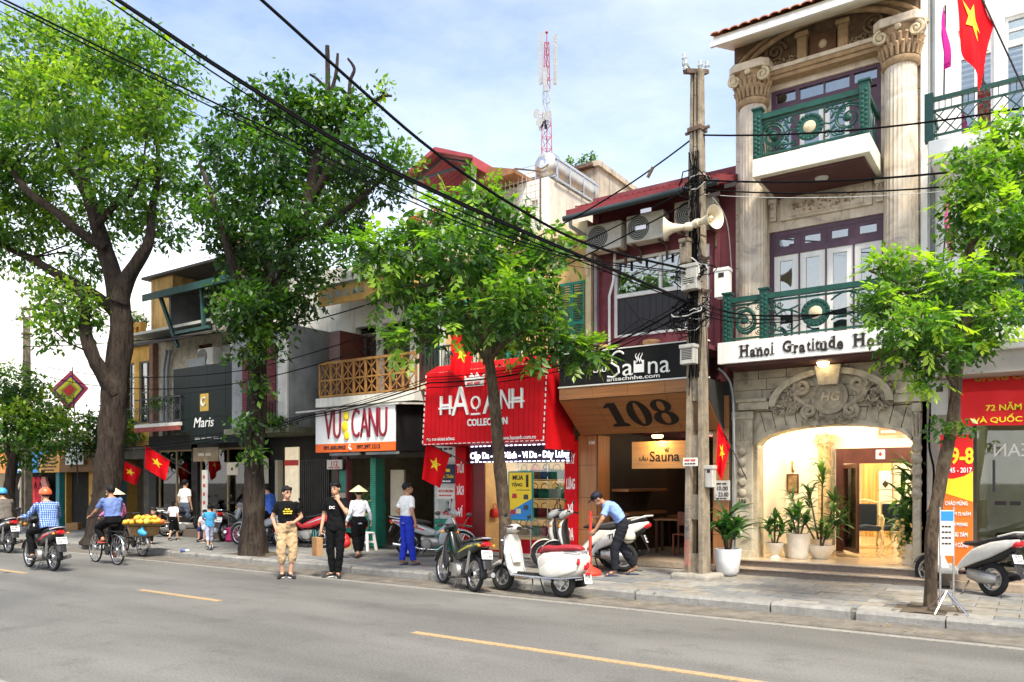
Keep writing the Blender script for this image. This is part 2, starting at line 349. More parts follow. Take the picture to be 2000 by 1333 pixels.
# loose litter and leaves lying in the gutter
lm = M('dry_leaf', (.28,.21,.10), .8, .5, 9)
lf = G().add([(-.03,0,0),(0,-.014,.006),(.035,0,.003),(0,.014,.006)], [(0,1,2,3)]); lme = lf.mesh('fallen_leaf'); lme.materials.append(lm)
g = G()
for i in range(110):
    x = rnd.uniform(-16, 1.2); y = rnd.choice([rnd.gauss(10.42,.1), rnd.uniform(10.8,13.3), rnd.gauss(10.2,.3)]); z = .008 if y < 10.55 else .128
    a = rnd.uniform(0, 6.3); s = rnd.uniform(.6,1.4)
    g.add([(x+s*(px*math.cos(a)-py*math.sin(a)), y+s*(px*math.sin(a)+py*math.cos(a)), z+pz) for px, py, pz in lf.v], [(0,1,2,3)])
o = g.obj('fallen_leaves', lm); tag(o, 'small dry fallen leaves scattered in the gutter and over the paving', 'leaves'); o['kind'] = 'stuff'

# ------------------------------------------------------------------ shared building helpers
def wall(parent, name, mat, x0, x1, y0, y1, z0, z1, ops=(), bevel=0):
    """wall slab with rectangular openings (a,b,c,d) = x from a to b, z from c to d"""
    xs = sorted({x0, x1, *[v for o in ops for v in o[:2]]}); zs = sorted({z0, z1, *[v for o in ops for v in o[2:]]})
    bm = G()
    for i in range(len(xs)-1):
        for j in range(len(zs)-1):
            cx, cz = (xs[i]+xs[i+1])/2, (zs[j]+zs[j+1])/2
            if any(o[0] < cx < o[1] and o[2] < cz < o[3] for o in ops): continue
            bm.box(xs[i], xs[i+1], y0, y1, zs[j], zs[j+1])
    me = bpy.data.meshes.new(name); me.from_pydata(bm.v, [], bm.f); b = bmesh.new(); b.from_mesh(me)
    bmesh.ops.remove_doubles(b, verts=b.verts, dist=1e-4)
    seen = {}
    for f in b.faces:
        k = tuple(sorted(v.index for v in f.verts)); seen.setdefault(k, []).append(f)
    bmesh.ops.delete(b, geom=[f for L in seen.values() if len(L) > 1 for f in L], context='FACES_ONLY')
    bmesh.ops.recalc_face_normals(b, faces=b.faces); b.to_mesh(me); b.free(); me.materials.append(mat)
    o = bpy.data.objects.new(name, me); COL.objects.link(o); o.parent = parent; return o
m_glass = M_glass('window_glass', (.75,.82,.82), .22); m_clear = M_glass('shop_glass', (.9,.94,.92), .03)
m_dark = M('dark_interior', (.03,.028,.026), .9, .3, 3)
def window(parent, x0, x1, z0, z1, y, cols=1, rows=1, mat=None, fw=.05, dep=.07, glass=None, name='window'):
    """window part: frame bars and one pane per light"""
    g = G(); g.box(x0, x0+fw, y, y+dep, z0, z1); g.box(x1-fw, x1, y, y+dep, z0, z1); g.box(x0+fw, x1-fw, y, y+dep, z0, z0+fw); g.box(x0+fw, x1-fw, y, y+dep, z1-fw, z1)
    for i in range(1, cols):
        x = x0+(x1-x0)*i/cols; g.box(x-fw*.4, x+fw*.4, y+.004, y+dep-.004, z0+fw, z1-fw)
    for j in range(1, rows):
        z = z0+(z1-z0)*j/rows; g.box(x0+fw, x1-fw, y+.008, y+dep-.008, z-fw*.35, z+fw*.35)
    w = g.obj(name, mat, parent)
    for i in range(cols):
        for j in range(rows):
            a0, a1 = x0+(x1-x0)*i/cols+fw*.5, x0+(x1-x0)*(i+1)/cols-fw*.5; b0, b1 = z0+(z1-z0)*j/rows+fw*.5, z0+(z1-z0)*(j+1)/rows-fw*.5
            piece('pane', glass or m_glass, w, a0, a1, y+dep*.5-.003, y+dep*.5+.003, b0, b1)
    return w
def spiral(cx, cz, y, r0, r1, turns, a0, n=None, d=1):
    n = n or int(abs(turns)*14)+3
    return [(cx+(r0+(r1-r0)*i/n)*math.cos(a0+d*2*PI*turns*i/n), y, cz+(r0+(r1-r0)*i/n)*math.sin(a0+d*2*PI*turns*i/n)) for i in range(n+1)]
def scurve(p, q, y, bulge, n=10):
    p = Vector((p[0], y, p[1])); q = Vector((q[0], y, q[1])); d = q-p; nrm = Vector((-d.z, 0, d.x))
    return [p+d*(i/n)+nrm*bulge*math.sin(2*PI*i/n) for i in range(n+1)]
def scroll_rail(parent, x0, x1, y, z0, z1, mat, gold, posts=(), bays=1, post_h=.12, ends=False):
    """wrought iron railing with spiral scrolls round a wreath"""
    g = G(); g.box(x0, x1, y-.045, y+.045, z1-.09, z1); g.box(x0, x1, y-.02, y+.02, z1-.15, z1-.12); g.box(x0, x1, y-.02, y+.02, z0+.04, z0+.07)
    rl = g.obj('railing', mat, parent)
    for px in posts:
        q = G(); q.box(px-.07, px+.07, y-.07, y+.07, z0, z1+post_h-.03); q.box(px-.09, px+.09, y-.09, y+.09, z1+post_h-.03, z1+post_h)
        for k in range(int((z1-z0)/.075)):
            zz = z0+.05+k*.075; q.ell((px-.028, y-.072, zz), (.026,.012,.026), 6, 4); q.ell((px+.028, y-.072, zz+.036), (.026,.012,.026), 6, 4)
        q.obj('post', mat, rl)
    H = z1-.13-z0-.07; zc = z0+.07+H/2; bw = (x1-x0)/bays
    for b in range(bays):
        cx = x0+bw*(b+.5)
        w = G(); w.lathe([(H*.40,-.012),(H*.40,.012),(H*.30,.016),(H*.30,-.016)], (cx, y, zc), 20, 'y'); rr = random.Random(b)
        for k in range(18):
            a = 2*PI*k/18; w.ell((cx+H*.35*math.cos(a), y-.012, zc+H*.35*math.sin(a)), (.035,.02,.035), 6, 4)
        w.obj('wreath', mat, rl)
        G().lathe([(.0,-.035),(H*.16,-.03),(H*.2,-.01),(H*.2,.012)], (cx, y, zc), 16, 'y').obj('medallion', gold, rl, smooth=True)
        for s in (-1, 1):
            ex = cx+s*(bw/2-H*.45); a = 0 if s > 0 else PI
            for k, (r0, th) in enumerate(((H*.47,.017),(H*.37,.014))):
                G().tube(spiral(ex, zc, y, r0, .02, 1.8+.2*k, a+k*.5, d=s), th, 5).obj('scroll', mat, rl, smooth=True)
            G().ell((ex, y-.01, zc), (.06,.025,.06), 10, 6).obj('rosette', mat, rl, smooth=True)
            for k in range(3):
                G().tube(scurve((cx+s*H*.42, zc+(.30-.28*k)*H), (ex-s*H*.1, zc+(.44-.43*k)*H), y, .10*(1 if k != 1 else -1)), .015, 5).obj('scroll', mat, rl, smooth=True)
            mid = (cx+s*H*.42+ex)/2
            for dz in (.34,-.34):
                G().tube(spiral(mid, zc+dz*H, y, H*.15, .012, 1.5, R(90), d=s), .012, 5).obj('curl', mat, rl, smooth=True)
                G().tube(spiral(mid+s*.1, zc+dz*H*.8, y, H*.12, .012, 1.5, R(-90), d=-s), .011, 5).obj('curl', mat, rl, smooth=True)
                G().ell((mid-s*.05, y, zc+dz*H*.55), (.022,.02,.07), 6, 5, Matrix.Rotation(s*.5, 3, 'Y')).obj('leaf_ornament', mat, rl, smooth=True)
                G().tube(spiral(mid-s*.14, zc+dz*H*1.05, y, H*.09, .01, 1.3, R(0), d=s), .010, 5).obj('curl', mat, rl, smooth=True); G().tube(spiral(mid+s*.22, zc+dz*H*1.1, y, H*.09, .01, 1.3, R(180), d=-s), .010, 5).obj('curl', mat, rl, smooth=True)
            if ends:
                G().tube(spiral(cx+s*(bw/2-.05), zc, y, H*.3, .02, 1.2, 0, d=-s), .008, 5).obj('curl', mat, rl, smooth=True)
    return rl
def carving(cx, cz, y, w, h, n, seed, dep=.05):
    """cluster of carved leaves and curls in relief"""
    rr = random.Random(seed); g = G()
    for i in range(n):
        a = rr.uniform(0, 2*PI); q = math.sqrt(rr.random()); x = cx+w*q*math.cos(a); z = cz+h*q*math.sin(a)
        s = rr.uniform(.6, 1.3)*min(w, h)*.20; rot = Matrix.Rotation(rr.uniform(0, PI), 3, 'Y') @ Matrix.Rotation(rr.uniform(-.5,.5), 3, 'X')
        if i % 3 == 0: g.tube(spiral(x, z, y-dep*.6, s*1.1, .01, 1.2, rr.uniform(0,6), n=12, d=rr.choice((-1,1))), s*.22, 5)
        else: g.ell((x, y-dep*.4, z), (s*.42, dep*.7, s), 7, 5, rot)
    return g
# ------------------------------------------------------------------ the hotel
m_marb = M_marble('grey_marble', (.54,.48,.36), (.40,.35,.25), (.16,.135,.095), 2.2, .5, .2, .45)
m_cream = M_marble('cream_marble', (.74,.67,.56), (.60,.50,.38), (.34,.30,.26), 1.8, .45, .12, .55)
m_tan = M('carved_sandstone', (.38,.26,.15), .8, .3, 9, .5)
m_gold = M('gilded_stone', (.56,.46,.30), .6, .3, 9, .3)
m_cartouche = M('weathered_stone_carving', (.36,.315,.24), .8, .35, 8, .5)
m_white = M('white_paint', (.80,.80,.77), .5, .05, 3, .05, streak=.3, scol=(.40,.38,.33))
m_crw = M('cream_paint', (.78,.74,.62), .6, .07, 3, .1, streak=.22, scol=(.4,.37,.3))
m_green = M('green_iron_paint', (.010,.062,.047), .5, .3, 7, .1)
m_purple = M('purple_brown_wood', (.10,.055,.085), .4, .2, 6, .1)
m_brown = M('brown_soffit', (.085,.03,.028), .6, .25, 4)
m_tile = M('terracotta', (.42,.16,.08), .8, .35, 9, .3)
HX0, HX1 = -4.78, -1.68
hotel = T('hotel_building', 'cream marble hotel front with two fluted columns and green scroll balconies', 'building', (HX0, 14.4, 0))
hotel.location = (0, 0, 0)
hw = wall(hotel, 'upper_wall', m_cream, HX0, HX1, 14.42, 14.62, 3.82, 10.0, [(-4.17,-2.2,4.2,6.32),(-4.14,-2.29,7.24,8.9)])
G().box(HX0,HX1,15.5,27,3.8,10.4).obj('rear_block', m_crw, hotel)
G().box(HX0,HX0+.16,14.62,15.5,3.8,10.2).box(HX1-.16,HX1,14.62,15.5,3.8,10.2).box(HX0+.16,HX1-.16,14.62,15.5,6.6,6.95).obj('side_wall', m_crw, hotel)
# stone facing blocks on the two edge strips
for X0, X1 in ((HX0, -4.60), (-1.88, HX1)):
    z = 4.25
    for k in range(11):
        h = .5; p = piece('stone_block', m_cream, hw, X0+.004, X1-.004, 14.385, 14.42, z+.006, z+h-.006); z += h
        for q in (.08, .42): G().ell(((X0+X1)/2+.04, 14.383, z-h+q), (.016,.012,.016), 6, 4).obj('stud', M('bronze_stud', (.16,.12,.08), .5, .2, 9, metal=.5), p)
# windows
w2 = T_w = None
def sash(parent, x0, x1, z0, z1, y, mat, fw=.085, glass=None, name='sash'):
    return window(parent, x0, x1, z0, z1, y, 1, 1, mat, fw, .05, glass, name)
fr = wall(hotel, 'window', m_purple, -4.17, -2.20, 14.46, 14.58, 4.20, 6.32, [(-4.09+i*.4575, -4.09+i*.4575+.43, a, b) for i in range(4) for a, b in ((4.24,5.88),(5.98,6.24))])
for i in range(4):
    x0 = -4.09+i*.4575
    g = wall(fr, 'shutter_leaf', m_white, x0, x0+.43, 14.48, 14.53, 4.24, 5.88, [(x0+.10, x0+.33, 4.36, 5.78)])
    piece('pane', m_glass, fr, x0+.10, x0+.33, 14.50, 14.506, 4.36, 5.78)
    wall(fr, 'transom_frame', m_purple, x0, x0+.43, 14.47, 14.52, 5.98, 6.24, [(x0+.08, x0+.35, 6.04, 6.18)])
    piece('transom_pane', m_glass, fr, x0+.08, x0+.35, 14.49, 14.496, 6.04, 6.18)
fr = wall(hotel, 'window', m_purple, -4.14, -2.29, 14.46, 14.58, 7.24, 8.90, [(-4.07,-3.71,7.28,8.55),(-3.64,-3.23,7.28,8.52),(-3.21,-2.80,7.28,8.52),(-2.73,-2.36,7.28,8.55),(-4.05,-3.71,8.66,8.84),(-3.64,-3.23,8.63,8.84),(-3.21,-2.80,8.63,8.84),(-2.73,-2.36,8.66,8.84)])
for x0, x1, mm in ((-4.07,-3.71,m_purple),(-3.64,-3.23,m_white),(-3.21,-2.80,m_white),(-2.73,-2.36,m_purple)):
    wall(fr, 'shutter_leaf', mm, x0, x1, 14.48, 14.53, 7.28, 8.52, [(x0+.08, x1-.08, 7.5, 8.40)])
    piece('pane', m_glass, fr, x0+.08, x1-.08, 14.50, 14.506, 7.5, 8.40)
    if mm is m_purple: G().tube([(x0+.08,14.49,8.02),(x0+.14,14.485,8.12),(x0+.2,14.49,8.0),(x1-.08,14.485,8.22)], .012, 5).obj('glazing_bar', m_purple, fr)
    piece('transom_pane', m_glass, fr, x0, x1, 14.50, 14.506, 8.64, 8.83)
G().box(-4.1,-2.3,15.44,15.49,4.2,8.9).obj('curtain', M('pale_curtain', (.62,.62,.58), .9, .2, 3), hotel)
# carved panel and brackets between the floors
cp = G().box(-3.95,-2.42,14.36,14.42,6.48,6.88).box(-3.82,-2.55,14.34,14.36,6.53,6.83).obj('carved_panel', m_cream, hotel, bevel=.008)
carving(-3.18, 6.68, 14.34, .58, .12, 70, 3, .035).obj('carved_scrollwork', m_tan, cp, smooth=True)
for x in (-4.08, -2.30):
    b = G().box(x-.075,x+.075,14.30,14.42,6.80,6.88).box(x-.055,x+.055,14.33,14.42,6.5,6.8).obj('bracket', m_cream, hotel, bevel=.006)
    carving(x, 6.64, 14.33, .05, .13, 14, 5, .04).obj('bracket_carving', m_tan, b, smooth=True)
# columns
def fluted(x, z0, z1, r, parent):
    g = G(); n = 72; prof = [(r*1.02, z0), (r, z0+.6), (r*.97, (z0+z1)/2), (r*.92, z1)]
    o = len(g.v)
    for rr_, z in prof:
        for k in range(n):
            t = 2*PI*k/n; q = rr_*(1-.035*abs(math.sin(t*12)))
            g.v.append((x+q*math.cos(t), 14.22+q*math.sin(t), z))
    for i in range(len(prof)-1):
        for k in range(n): g.f.append((i*n+k, i*n+(k+1)%n, (i+1)*n+(k+1)%n, (i+1)*n+k))
    c = g.obj('column_shaft', m_cream, parent, smooth=False); return c
for x, r in ((-4.40,.255), (-1.96,.265)):
    col = T_ = fluted(x, 4.2, 8.62, r, hotel)
    G().lathe([(r*1.0,8.58),(r*1.12,8.62),(r*1.12,8.68),(r*.98,8.70)], (x,14.22,0), 24).obj('neck_ring', m_tan, col, smooth=True)
    cap = G().lathe([(r*.95,8.70),(r*1.0,8.85),(r*1.25,9.12),(r*1.3,9.16)], (x,14.22,0), 20).obj('capital', m_tan, hotel, smooth=True)
    s = r*1.42
    G().prism([(x-s,14.22-s*.7),(x-s*.7,14.22-s),(x+s*.7,14.22-s),(x+s,14.22-s*.7),(x+s,14.5),(x-s,14.5)], 9.16, 9.30, 'xy').obj('abacus', m_cream, cap, bevel=.012)
    for sx in (-1, 1):
        G().tube(spiral(x+sx*r*.98, 9.03, 14.22-r*1.12, .115, .02, 1.6, R(90), d=-sx), .030, 6).ell((x+sx*r*.98, 14.22-r*1.1, 9.03), (.035,.03,.035), 6, 4).obj('volute', m_gold, cap, smooth=True)
        G().tube([(x+r*1.12*0+sx*r*1.18, 14.22-.02+q, z) for _, q, z in spiral(0, 9.03, 0, .1, .02, 1.5, R(90))] if False else [(x+sx*r*1.15, 14.22-.05+math.cos(a)*.1*(1-a/11), 9.03+math.sin(a)*.1*(1-a/11)) for a in [k*.6 for k in range(15)]], .028, 6).obj('volute', m_gold, cap, smooth=True)
    G().ell((x, 14.22-r*1.3, 9.12), (.06,.04,.06), 10, 6).obj('rosette', m_gold, cap, smooth=True)
    g = G(); rr = random.Random(4)
    for tier, (z, rad, n, hh) in enumerate(((8.74, 1.05, 11, .15), (8.88, 1.12, 11, .14))):
        for k in range(n):
            a = PI+PI*(k+.5*tier)/n+.1; cx, cy = x+r*rad*math.cos(a), 14.22+r*rad*math.sin(a)
            g.tube([(cx, cy, z-.04), (cx+.02*math.cos(a), cy+.02*math.sin(a), z+hh*.6), (cx+.06*math.cos(a), cy+.06*math.sin(a), z+hh), (cx+.075*math.cos(a), cy+.075*math.sin(a), z+hh*.8)], [.022,.038,.026,.01], 6)
    g.obj('acanthus_leaves', m_tan, cap, smooth=True)
# entablature, segmental arch, tympanum
for i, (dz, dy) in enumerate(((0,.0),(.07,.04),(.14,.08))):
    G().box(-4.14,-2.24,14.22-dy,14.42,9.00+dz,9.066+dz).obj('entablature_band', m_tan if i < 2 else m_cream, hotel)
m_tym = M('brown_stone_eave_shade', (.16,.105,.065), .85, .4, 7, .5); G().box(HX0,HX1,14.32,14.44,9.30,10.2).obj('tympanum', m_tym, hotel)  # brown stone, its colour darkened to stand in for the eave's shade
for k, (rad, th) in enumerate(((1.62,.05),(1.50,.035),(1.40,.05))):
    pts = [(-3.2+rad*math.cos(a)*1.0, 14.28-.03*k, 9.12+rad*math.sin(a)*.52) for a in [R(8+164*i/26) for i in range(27)]]
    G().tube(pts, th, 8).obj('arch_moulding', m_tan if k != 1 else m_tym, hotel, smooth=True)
for sx in (-1, 1):
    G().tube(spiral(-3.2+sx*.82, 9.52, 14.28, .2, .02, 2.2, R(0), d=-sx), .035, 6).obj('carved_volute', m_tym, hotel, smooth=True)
    carving(-3.2+sx*.72, 9.30, 14.31, .34, .09, 55, 11+sx, .05).obj('carved_fruit_garland', m_gold, hotel, smooth=True)
    b = G().box(-3.2+sx*.34-.08,-3.2+sx*.34+.08,14.2,14.33,9.2,9.62).box(-3.2+sx*.34-.11,-3.2+sx*.34+.11,14.17,14.33,9.62,9.7).obj('keystone_bracket', m_tan, hotel, bevel=.008)
G().box(-3.42,-2.98,14.27,14.33,9.22,9.62).obj('crest_panel', M('dark_wood_panel', (.14,.07,.04), .6, .3, 6), hotel, bevel=.01)
G().ell((-3.2,14.27,9.42), (.07,.03,.08), 10, 6).obj('crest', m_gold, hotel, smooth=True)
# roof: cream fascia, soffit and tiles whose lips show along the eave
rf = G().prism([(13.42,9.50),(13.42,9.66),(18.4,11.6),(18.4,11.4)], -4.86, HX1+.02, 'yz').obj('roof', m_crw, hotel)
G().box(-4.90,HX1+.03,13.36,13.42,9.47,9.585).obj('fascia_board', m_white, rf, bevel=.006)
tg = G()
for k in range(6): tg.v.append((.09*math.cos(PI*k/5), 0, .045*math.sin(PI*k/5)+.008))
for k in range(6): tg.v.append((.075*math.cos(PI*k/5), 1.55, .60+.04*math.sin(PI*k/5)+.008))
for k in range(6): tg.v.append((.075*math.cos(PI*k/5), 0, .032*math.sin(PI*k/5)+.002))
tg.f += [(k, k+1, k+7, k+6) for k in range(5)]+[(k, k+12, k+13, k+1) for k in range(5)]
tme = tg.mesh('roof_tile'); tme.materials.append(m_tile)
for k in range(19): lib(tme, 'roof_tile', rf, (-4.80+k*.172, 13.31, 9.64+rnd.uniform(-.004,.004)))
# upper balcony
ub = G().box(-4.10,-2.26,13.2,14.42,6.93,7.23).obj('balcony_slab', m_crw, hotel, bevel=.01)
G().box(-4.0,-2.36,13.34,14.40,6.88,6.93).obj('soffit', m_brown, ub)
G().lathe([(.0,6.83),(.09,6.84),(.11,6.88)], (-3.1,13.75,0), 14).obj('ceiling_lamp', M('frosted_glass_off', (.55,.55,.52), .3, .05, 5), ub, smooth=True)
scroll_rail(hotel, -4.02, -2.34, 13.27, 7.235, 7.98, m_green, m_gold, (-4.02, -2.34), 1, .11)
rs = G().box(-2.38,-2.30,13.34,14.4,7.91,7.98).box(-2.36,-2.32,13.34,14.4,7.28,7.31).obj('side_railing', m_green, hotel)
for k in range(6): G().tube([(-2.34, 13.45+k*.16, 7.31+.62*i/8+0) if False else (-2.34, 13.45+k*.16+.03*math.sin(i), 7.31+.6*i/8) for i in range(9)], .01, 5).obj('side_scroll', m_green, rs, smooth=True)
rs2 = G().box(-4.06,-3.98,13.34,14.4,7.91,7.98).box(-4.04,-4.0,13.34,14.4,7.28,7.31).obj('side_railing', m_green, hotel)
for k in range(6): G().tube([(-4.02, 13.45+k*.16+.03*math.sin(i), 7.31+.6*i/8) for i in range(9)], .01, 5).obj('side_scroll', m_green, rs2, smooth=True)
# lower balcony over the entrance
G().box(-4.74,HX1,13.46,14.42,3.84,4.2).obj('balcony_slab', m_crw, hotel)
lb = G().box(-4.70,HX1,13.47,14.42,3.78,3.84).obj('soffit', m_brown, hotel)
G().lathe([(.0,3.70),(.075,3.72),(.10,3.78)], (-3.1,13.85,0), 16).obj('ceiling_lamp', M('lit_globe', (1,.78,.42), .4, 0, 5, emit=7), hotel, smooth=True)
scroll_rail(hotel, -4.60, HX1, 13.50, 4.21, 4.99, m_green, m_gold, (-4.62, -3.98), 1, .10)
for x0, x1 in ((-4.55,-4.05),):
    G().tube([(-4.30+.16*math.cos(a), 13.5, 4.55+.2*math.sin(a)) for a in [2*PI*k/16 for k in range(17)]], .028, 6).obj('wreath', m_green, hotel, smooth=True)
sg = T('hotel_sign', 'long white fascia sign with black roman lettering under the green scroll balcony', 'sign', (-3.2,13.4,3.84)); sg.location = (0,0,0)
G().box(-4.77,HX1+.02,13.38,13.46,3.83,4.205).obj('board', m_white, sg, bevel=.006)
m_bk = M('dark_letters', (.03,.022,.02), .5, .2, 8)
def serif_word(s, x0, x1, zb, cap, y, mat, parent):
    """bold roman letters: heavy strokes with slab serifs at the stem ends"""
    lay = {'H': ([(0,'c'),(.56,'c')],.72), 'a': ([],.5), 'n': ([(0,'x'),(.32,'x')],.52), 'o': ([],.5), 'i': ([(0,'x')],.24), 'G': ([],.72), 'r': ([(0,'x')],.36), 't': ([],.30), 'u': ([(0,'x'),(.32,'x')],.53), 'd': ([(.32,'c')],.52), 'e': ([],.48), 'l': ([(0,'c')],.24), ' ': ([],.34)}
    tot = sum(lay[c][1] for c in s); k = (x1-x0)/tot; x = x0
    for ch in s:
        stems, adv = lay[ch]
        if ch != ' ':
            w = adv*k*.80; hgt = cap if ch in 'HGdltfi' else cap*.70
            if ch in 't': hgt = cap*.86
            o = text(ch, .3, (x+w/2, y, zb+hgt/2), mat, parent, 'letter', width=w*(.62 if ch in 'il' else 1.0), height=hgt, ext=.006, bold=.035 if ch != 'i' else .006)
            t = cap*.055
            for sx, hh in stems:
                cx = x+w*(.5 if ch in 'il' else (.12 if sx == 0 else .86)); top = zb+(cap if hh == 'c' else cap*.70)
                piece('serif', mat, o.parent, cx-.042, cx+.042, y-.008, y+.006, zb, zb+t) if ch not in 'd' else piece('serif', mat, parent, cx-.01, cx+.05, y-.008, y+.006, zb, zb+t)
                if ch in 'H': piece('serif', mat, parent, cx-.042, cx+.042, y-.008, y+.006, top-t, top)
                elif ch not in 'i': piece('serif', mat, parent, cx-.05, cx, y-.008, y+.006, top-t, top)
        x += adv*k
serif_word('Hanoi', -4.36, -3.78, 3.92, .20, 13.374, m_bk, sg)
serif_word('Gratitude', -3.64, -2.66, 3.92, .20, 13.374, m_bk, sg)
serif_word('Hotel', -2.52, -1.92, 3.92, .20, 13.374, m_bk, sg)
# entrance front in grey marble: pilasters, arch stones, courses
AX0, AX1, SPR, AC = -4.33, -1.79, 2.40, -3.06
def arch_z(x): u = (x-AC)/(AX1-AC); return SPR+.34*(1-u*u)**.5 if abs(u) < 1 else SPR
gf = G().box(HX0,AX0,14.24,14.62,.12,3.82).box(AX1,HX1,14.24,14.62,.12,3.82).box(AX0,AX1,14.40,14.62,3.0,3.82).obj('ground_wall', m_marb, hotel)
N = 14
for i in range(N):
    x0 = AX0+(AX1-AX0)*i/N; x1 = AX0+(AX1-AX0)*(i+1)/N; e = .006
    lo = [(x0+e+(x1-x0-2*e)*k/4, arch_z(x0+e+(x1-x0-2*e)*k/4)) for k in range(5)]
    # splayed like real voussoirs: joints lean towards the springing
    up0, up1 = x0+e+(x0-AC)*.10, x1-e+(x1-AC)*.10
    G().prism(lo+[(min(max(up1,AX0),AX1),3.02),(min(max(up0,AX0),AX1),3.02)], 14.20, 14.62, 'xz').obj('arch_stone', m_marb, gf)
G().prism([(x, arch_z(x)-.0) for x in np.linspace(AX0+.001, AX1-.001, 30)]+[(x, arch_z(x)+.085) for x in np.linspace(AX1-.001, AX0+.001, 30)], 14.15, 14.21, 'xz').obj('archivolt', m_marb, gf)
for j in range(4):
    z0 = 3.03+j*.20; xs = [HX0+.02]; k = j % 2
    while xs[-1] < HX1-.05: xs.append(min(HX1-.01, xs[-1]+rnd.uniform(.42,.62)))
    for a, b in zip(xs, xs[1:]): piece('facing_stone', m_marb, gf, a+.005, b-.005, 14.205+(.012 if k else 0), 14.40, z0+.005, z0+.195)
G().prism([(AC+1.02*math.cos(a), 3.10+.62*math.sin(a)) for a in [PI*i/24 for i in range(25)]]+[(AC+.90*math.cos(a), 3.10+.52*math.sin(a)) for a in [PI*i/24 for i in range(24,-1,-1)]], 14.05, 14.22, 'xz').obj('hood_arch', m_marb, gf)
for sx in (-1, 1): G().box(AC+sx*1.02-(.55 if sx < 0 else 0), AC+sx*1.02+(.55 if sx > 0 else 0), 14.06, 14.22, 3.06, 3.20).box(AC+sx*1.05-(.55 if sx < 0 else 0), AC+sx*1.05+(.55 if sx > 0 else 0), 14.02, 14.22, 3.20, 3.26).obj('cornice', m_marb, gf, bevel=.008)
G().prism([(AC-.16,3.42),(AC+.16,3.42),(AC+.22,3.76),(AC-.22,3.76)], 14.0, 14.24, 'xz').obj('crown_block', m_cartouche, gf, bevel=.01)
ct = G().lathe([(.30,-.01),(.30,-.07),(.25,-.09),(.22,-.05),(0,-.05)], (AC,14.2,3.22), 28, 'y').obj('cartouche', m_cartouche, hotel, smooth=True)
ct.scale = (1,1,1)
text('HG', .22, (AC,14.138,3.22), m_gold, ct, 'monogram', ext=.012, bold=.02, shear=.25)
for sx in (-1, 1):
    G().tube(spiral(AC+sx*.46, 3.42, 14.13, .15, .02, 1.7, R(90), d=-sx), .045, 7).obj('cartouche_scroll', m_cartouche, ct, smooth=True)
    G().tube([(AC+sx*.46+sx*.12*math.sin(i*.7), 14.13, 3.40-.055*i) for i in range(10)], [.06-.003*i for i in range(10)], 7).obj('cartouche_scroll', m_cartouche, ct, smooth=True)
    G().tube(spiral(AC+sx*.34, 2.98, 14.12, .13, .02, 1.6, R(-90), d=sx), .04, 7).obj('cartouche_scroll', m_cartouche, ct, smooth=True)
    carving(AC+sx*.74, 3.20, 14.16, .30, .26, 80, 21+sx, .085).obj('carved_foliage', m_cartouche, ct, smooth=True)
    carving(AC+sx*.22, 2.82, 14.13, .28, .12, 45, 31+sx, .08).obj('carved_foliage', m_cartouche, ct, smooth=True)
    px = AX0-.12 if sx < 0 else AX1+.0; px0, px1 = (HX0+.02, AX0-.06) if sx < 0 else (AX1+.02, HX1+.02)
    pl = G().box(px0,px1,14.13,14.25,.12,2.98).box(px0-.02,px1+.02,14.10,14.25,2.9,3.04).box(px0-.02,px1+.02,14.10,14.25,.12,.5).obj('pilaster', m_marb, gf, bevel=.006)
    for k in range(5):
        G().ell(((px0+px1)/2, 14.12, 1.55+k*.19), (.085,.045,.085), 8, 6).obj('carved_bud', m_cartouche, pl, smooth=True)
    for k in (-1, 0, 1): G().tube([((px0+px1)/2+k*.05,14.12,2.86),((px0+px1)/2+k*.055,14.10,2.7),((px0+px1)/2+k*.05,14.12,2.5)], [.035,.028,.02], 6).obj('carved_flute', m_cartouche, pl, smooth=True)
pq = piece('number_plate', m_marb, hotel, -4.68,-4.44,14.09,14.128,1.34,1.46)
text('106', .1, (-4.56,14.085,1.40), m_bk, hotel, 'house_number', bold=.02)
# steps and porch
st = M('step_granite', (.16,.125,.10), .35, .4, 40, .1); stt = M('step_top', (.36,.29,.22), .3, .25, 14)
for i, (yf, z) in enumerate(((13.62,.24),(13.92,.36))):
    G().box(-4.82+.0*i, -1.50, yf, 14.3 if i else 14.1, .0, z-.025).obj('step', st, hotel)
    G().box(-4.84, -1.48, yf-.03, 14.32-.02*i, z-.025, z).obj('step_tread', stt, hotel, bevel=.006)
m_floor = M_marble('polished_floor', (.72,.58,.40), (.64,.49,.32), (.5,.36,.22), .8, .12)
G().box(-4.62,-1.72,13.94,22.0,.30,.366).obj('porch_floor', m_floor, hotel)
m_plas = M('warm_white_plaster', (.84,.79,.68), .7, .04, 2)
pw = G().box(-4.62,-4.46,14.62,22.2,.36,3.02).box(-1.74,-1.70,14.62,22.2,.36,3.02).box(-4.46,-3.5,16.66,16.85,.36,3.02).box(-3.5,-1.74,16.66,16.85,2.42,3.02).box(-4.46,-1.74,22.0,22.2,.36,3.02).obj('porch_wall', m_plas, hotel)
G().box(-4.62,-1.70,14.62,22.2,3.02,3.12).obj('porch_ceiling', m_plas, hotel)
G().lathe([(.17,.36),(.17,.5),(.13,.54),(.125,2.45),(.17,2.5),(.19,2.7)], (-3.66,16.5,0), 18).obj('porch_column', M_marble('gold_marble', (.66,.54,.33), (.5,.38,.2), (.3,.22,.12), 2.5, .25), hotel, smooth=True)
carving(-3.66, 2.6, 16.34, .2, .14, 40, 8, .06).obj('porch_capital', m_gold, hotel, smooth=True)
m_dw = M('dark_red_wood', (.07,.022,.015), .3, .25, 5)
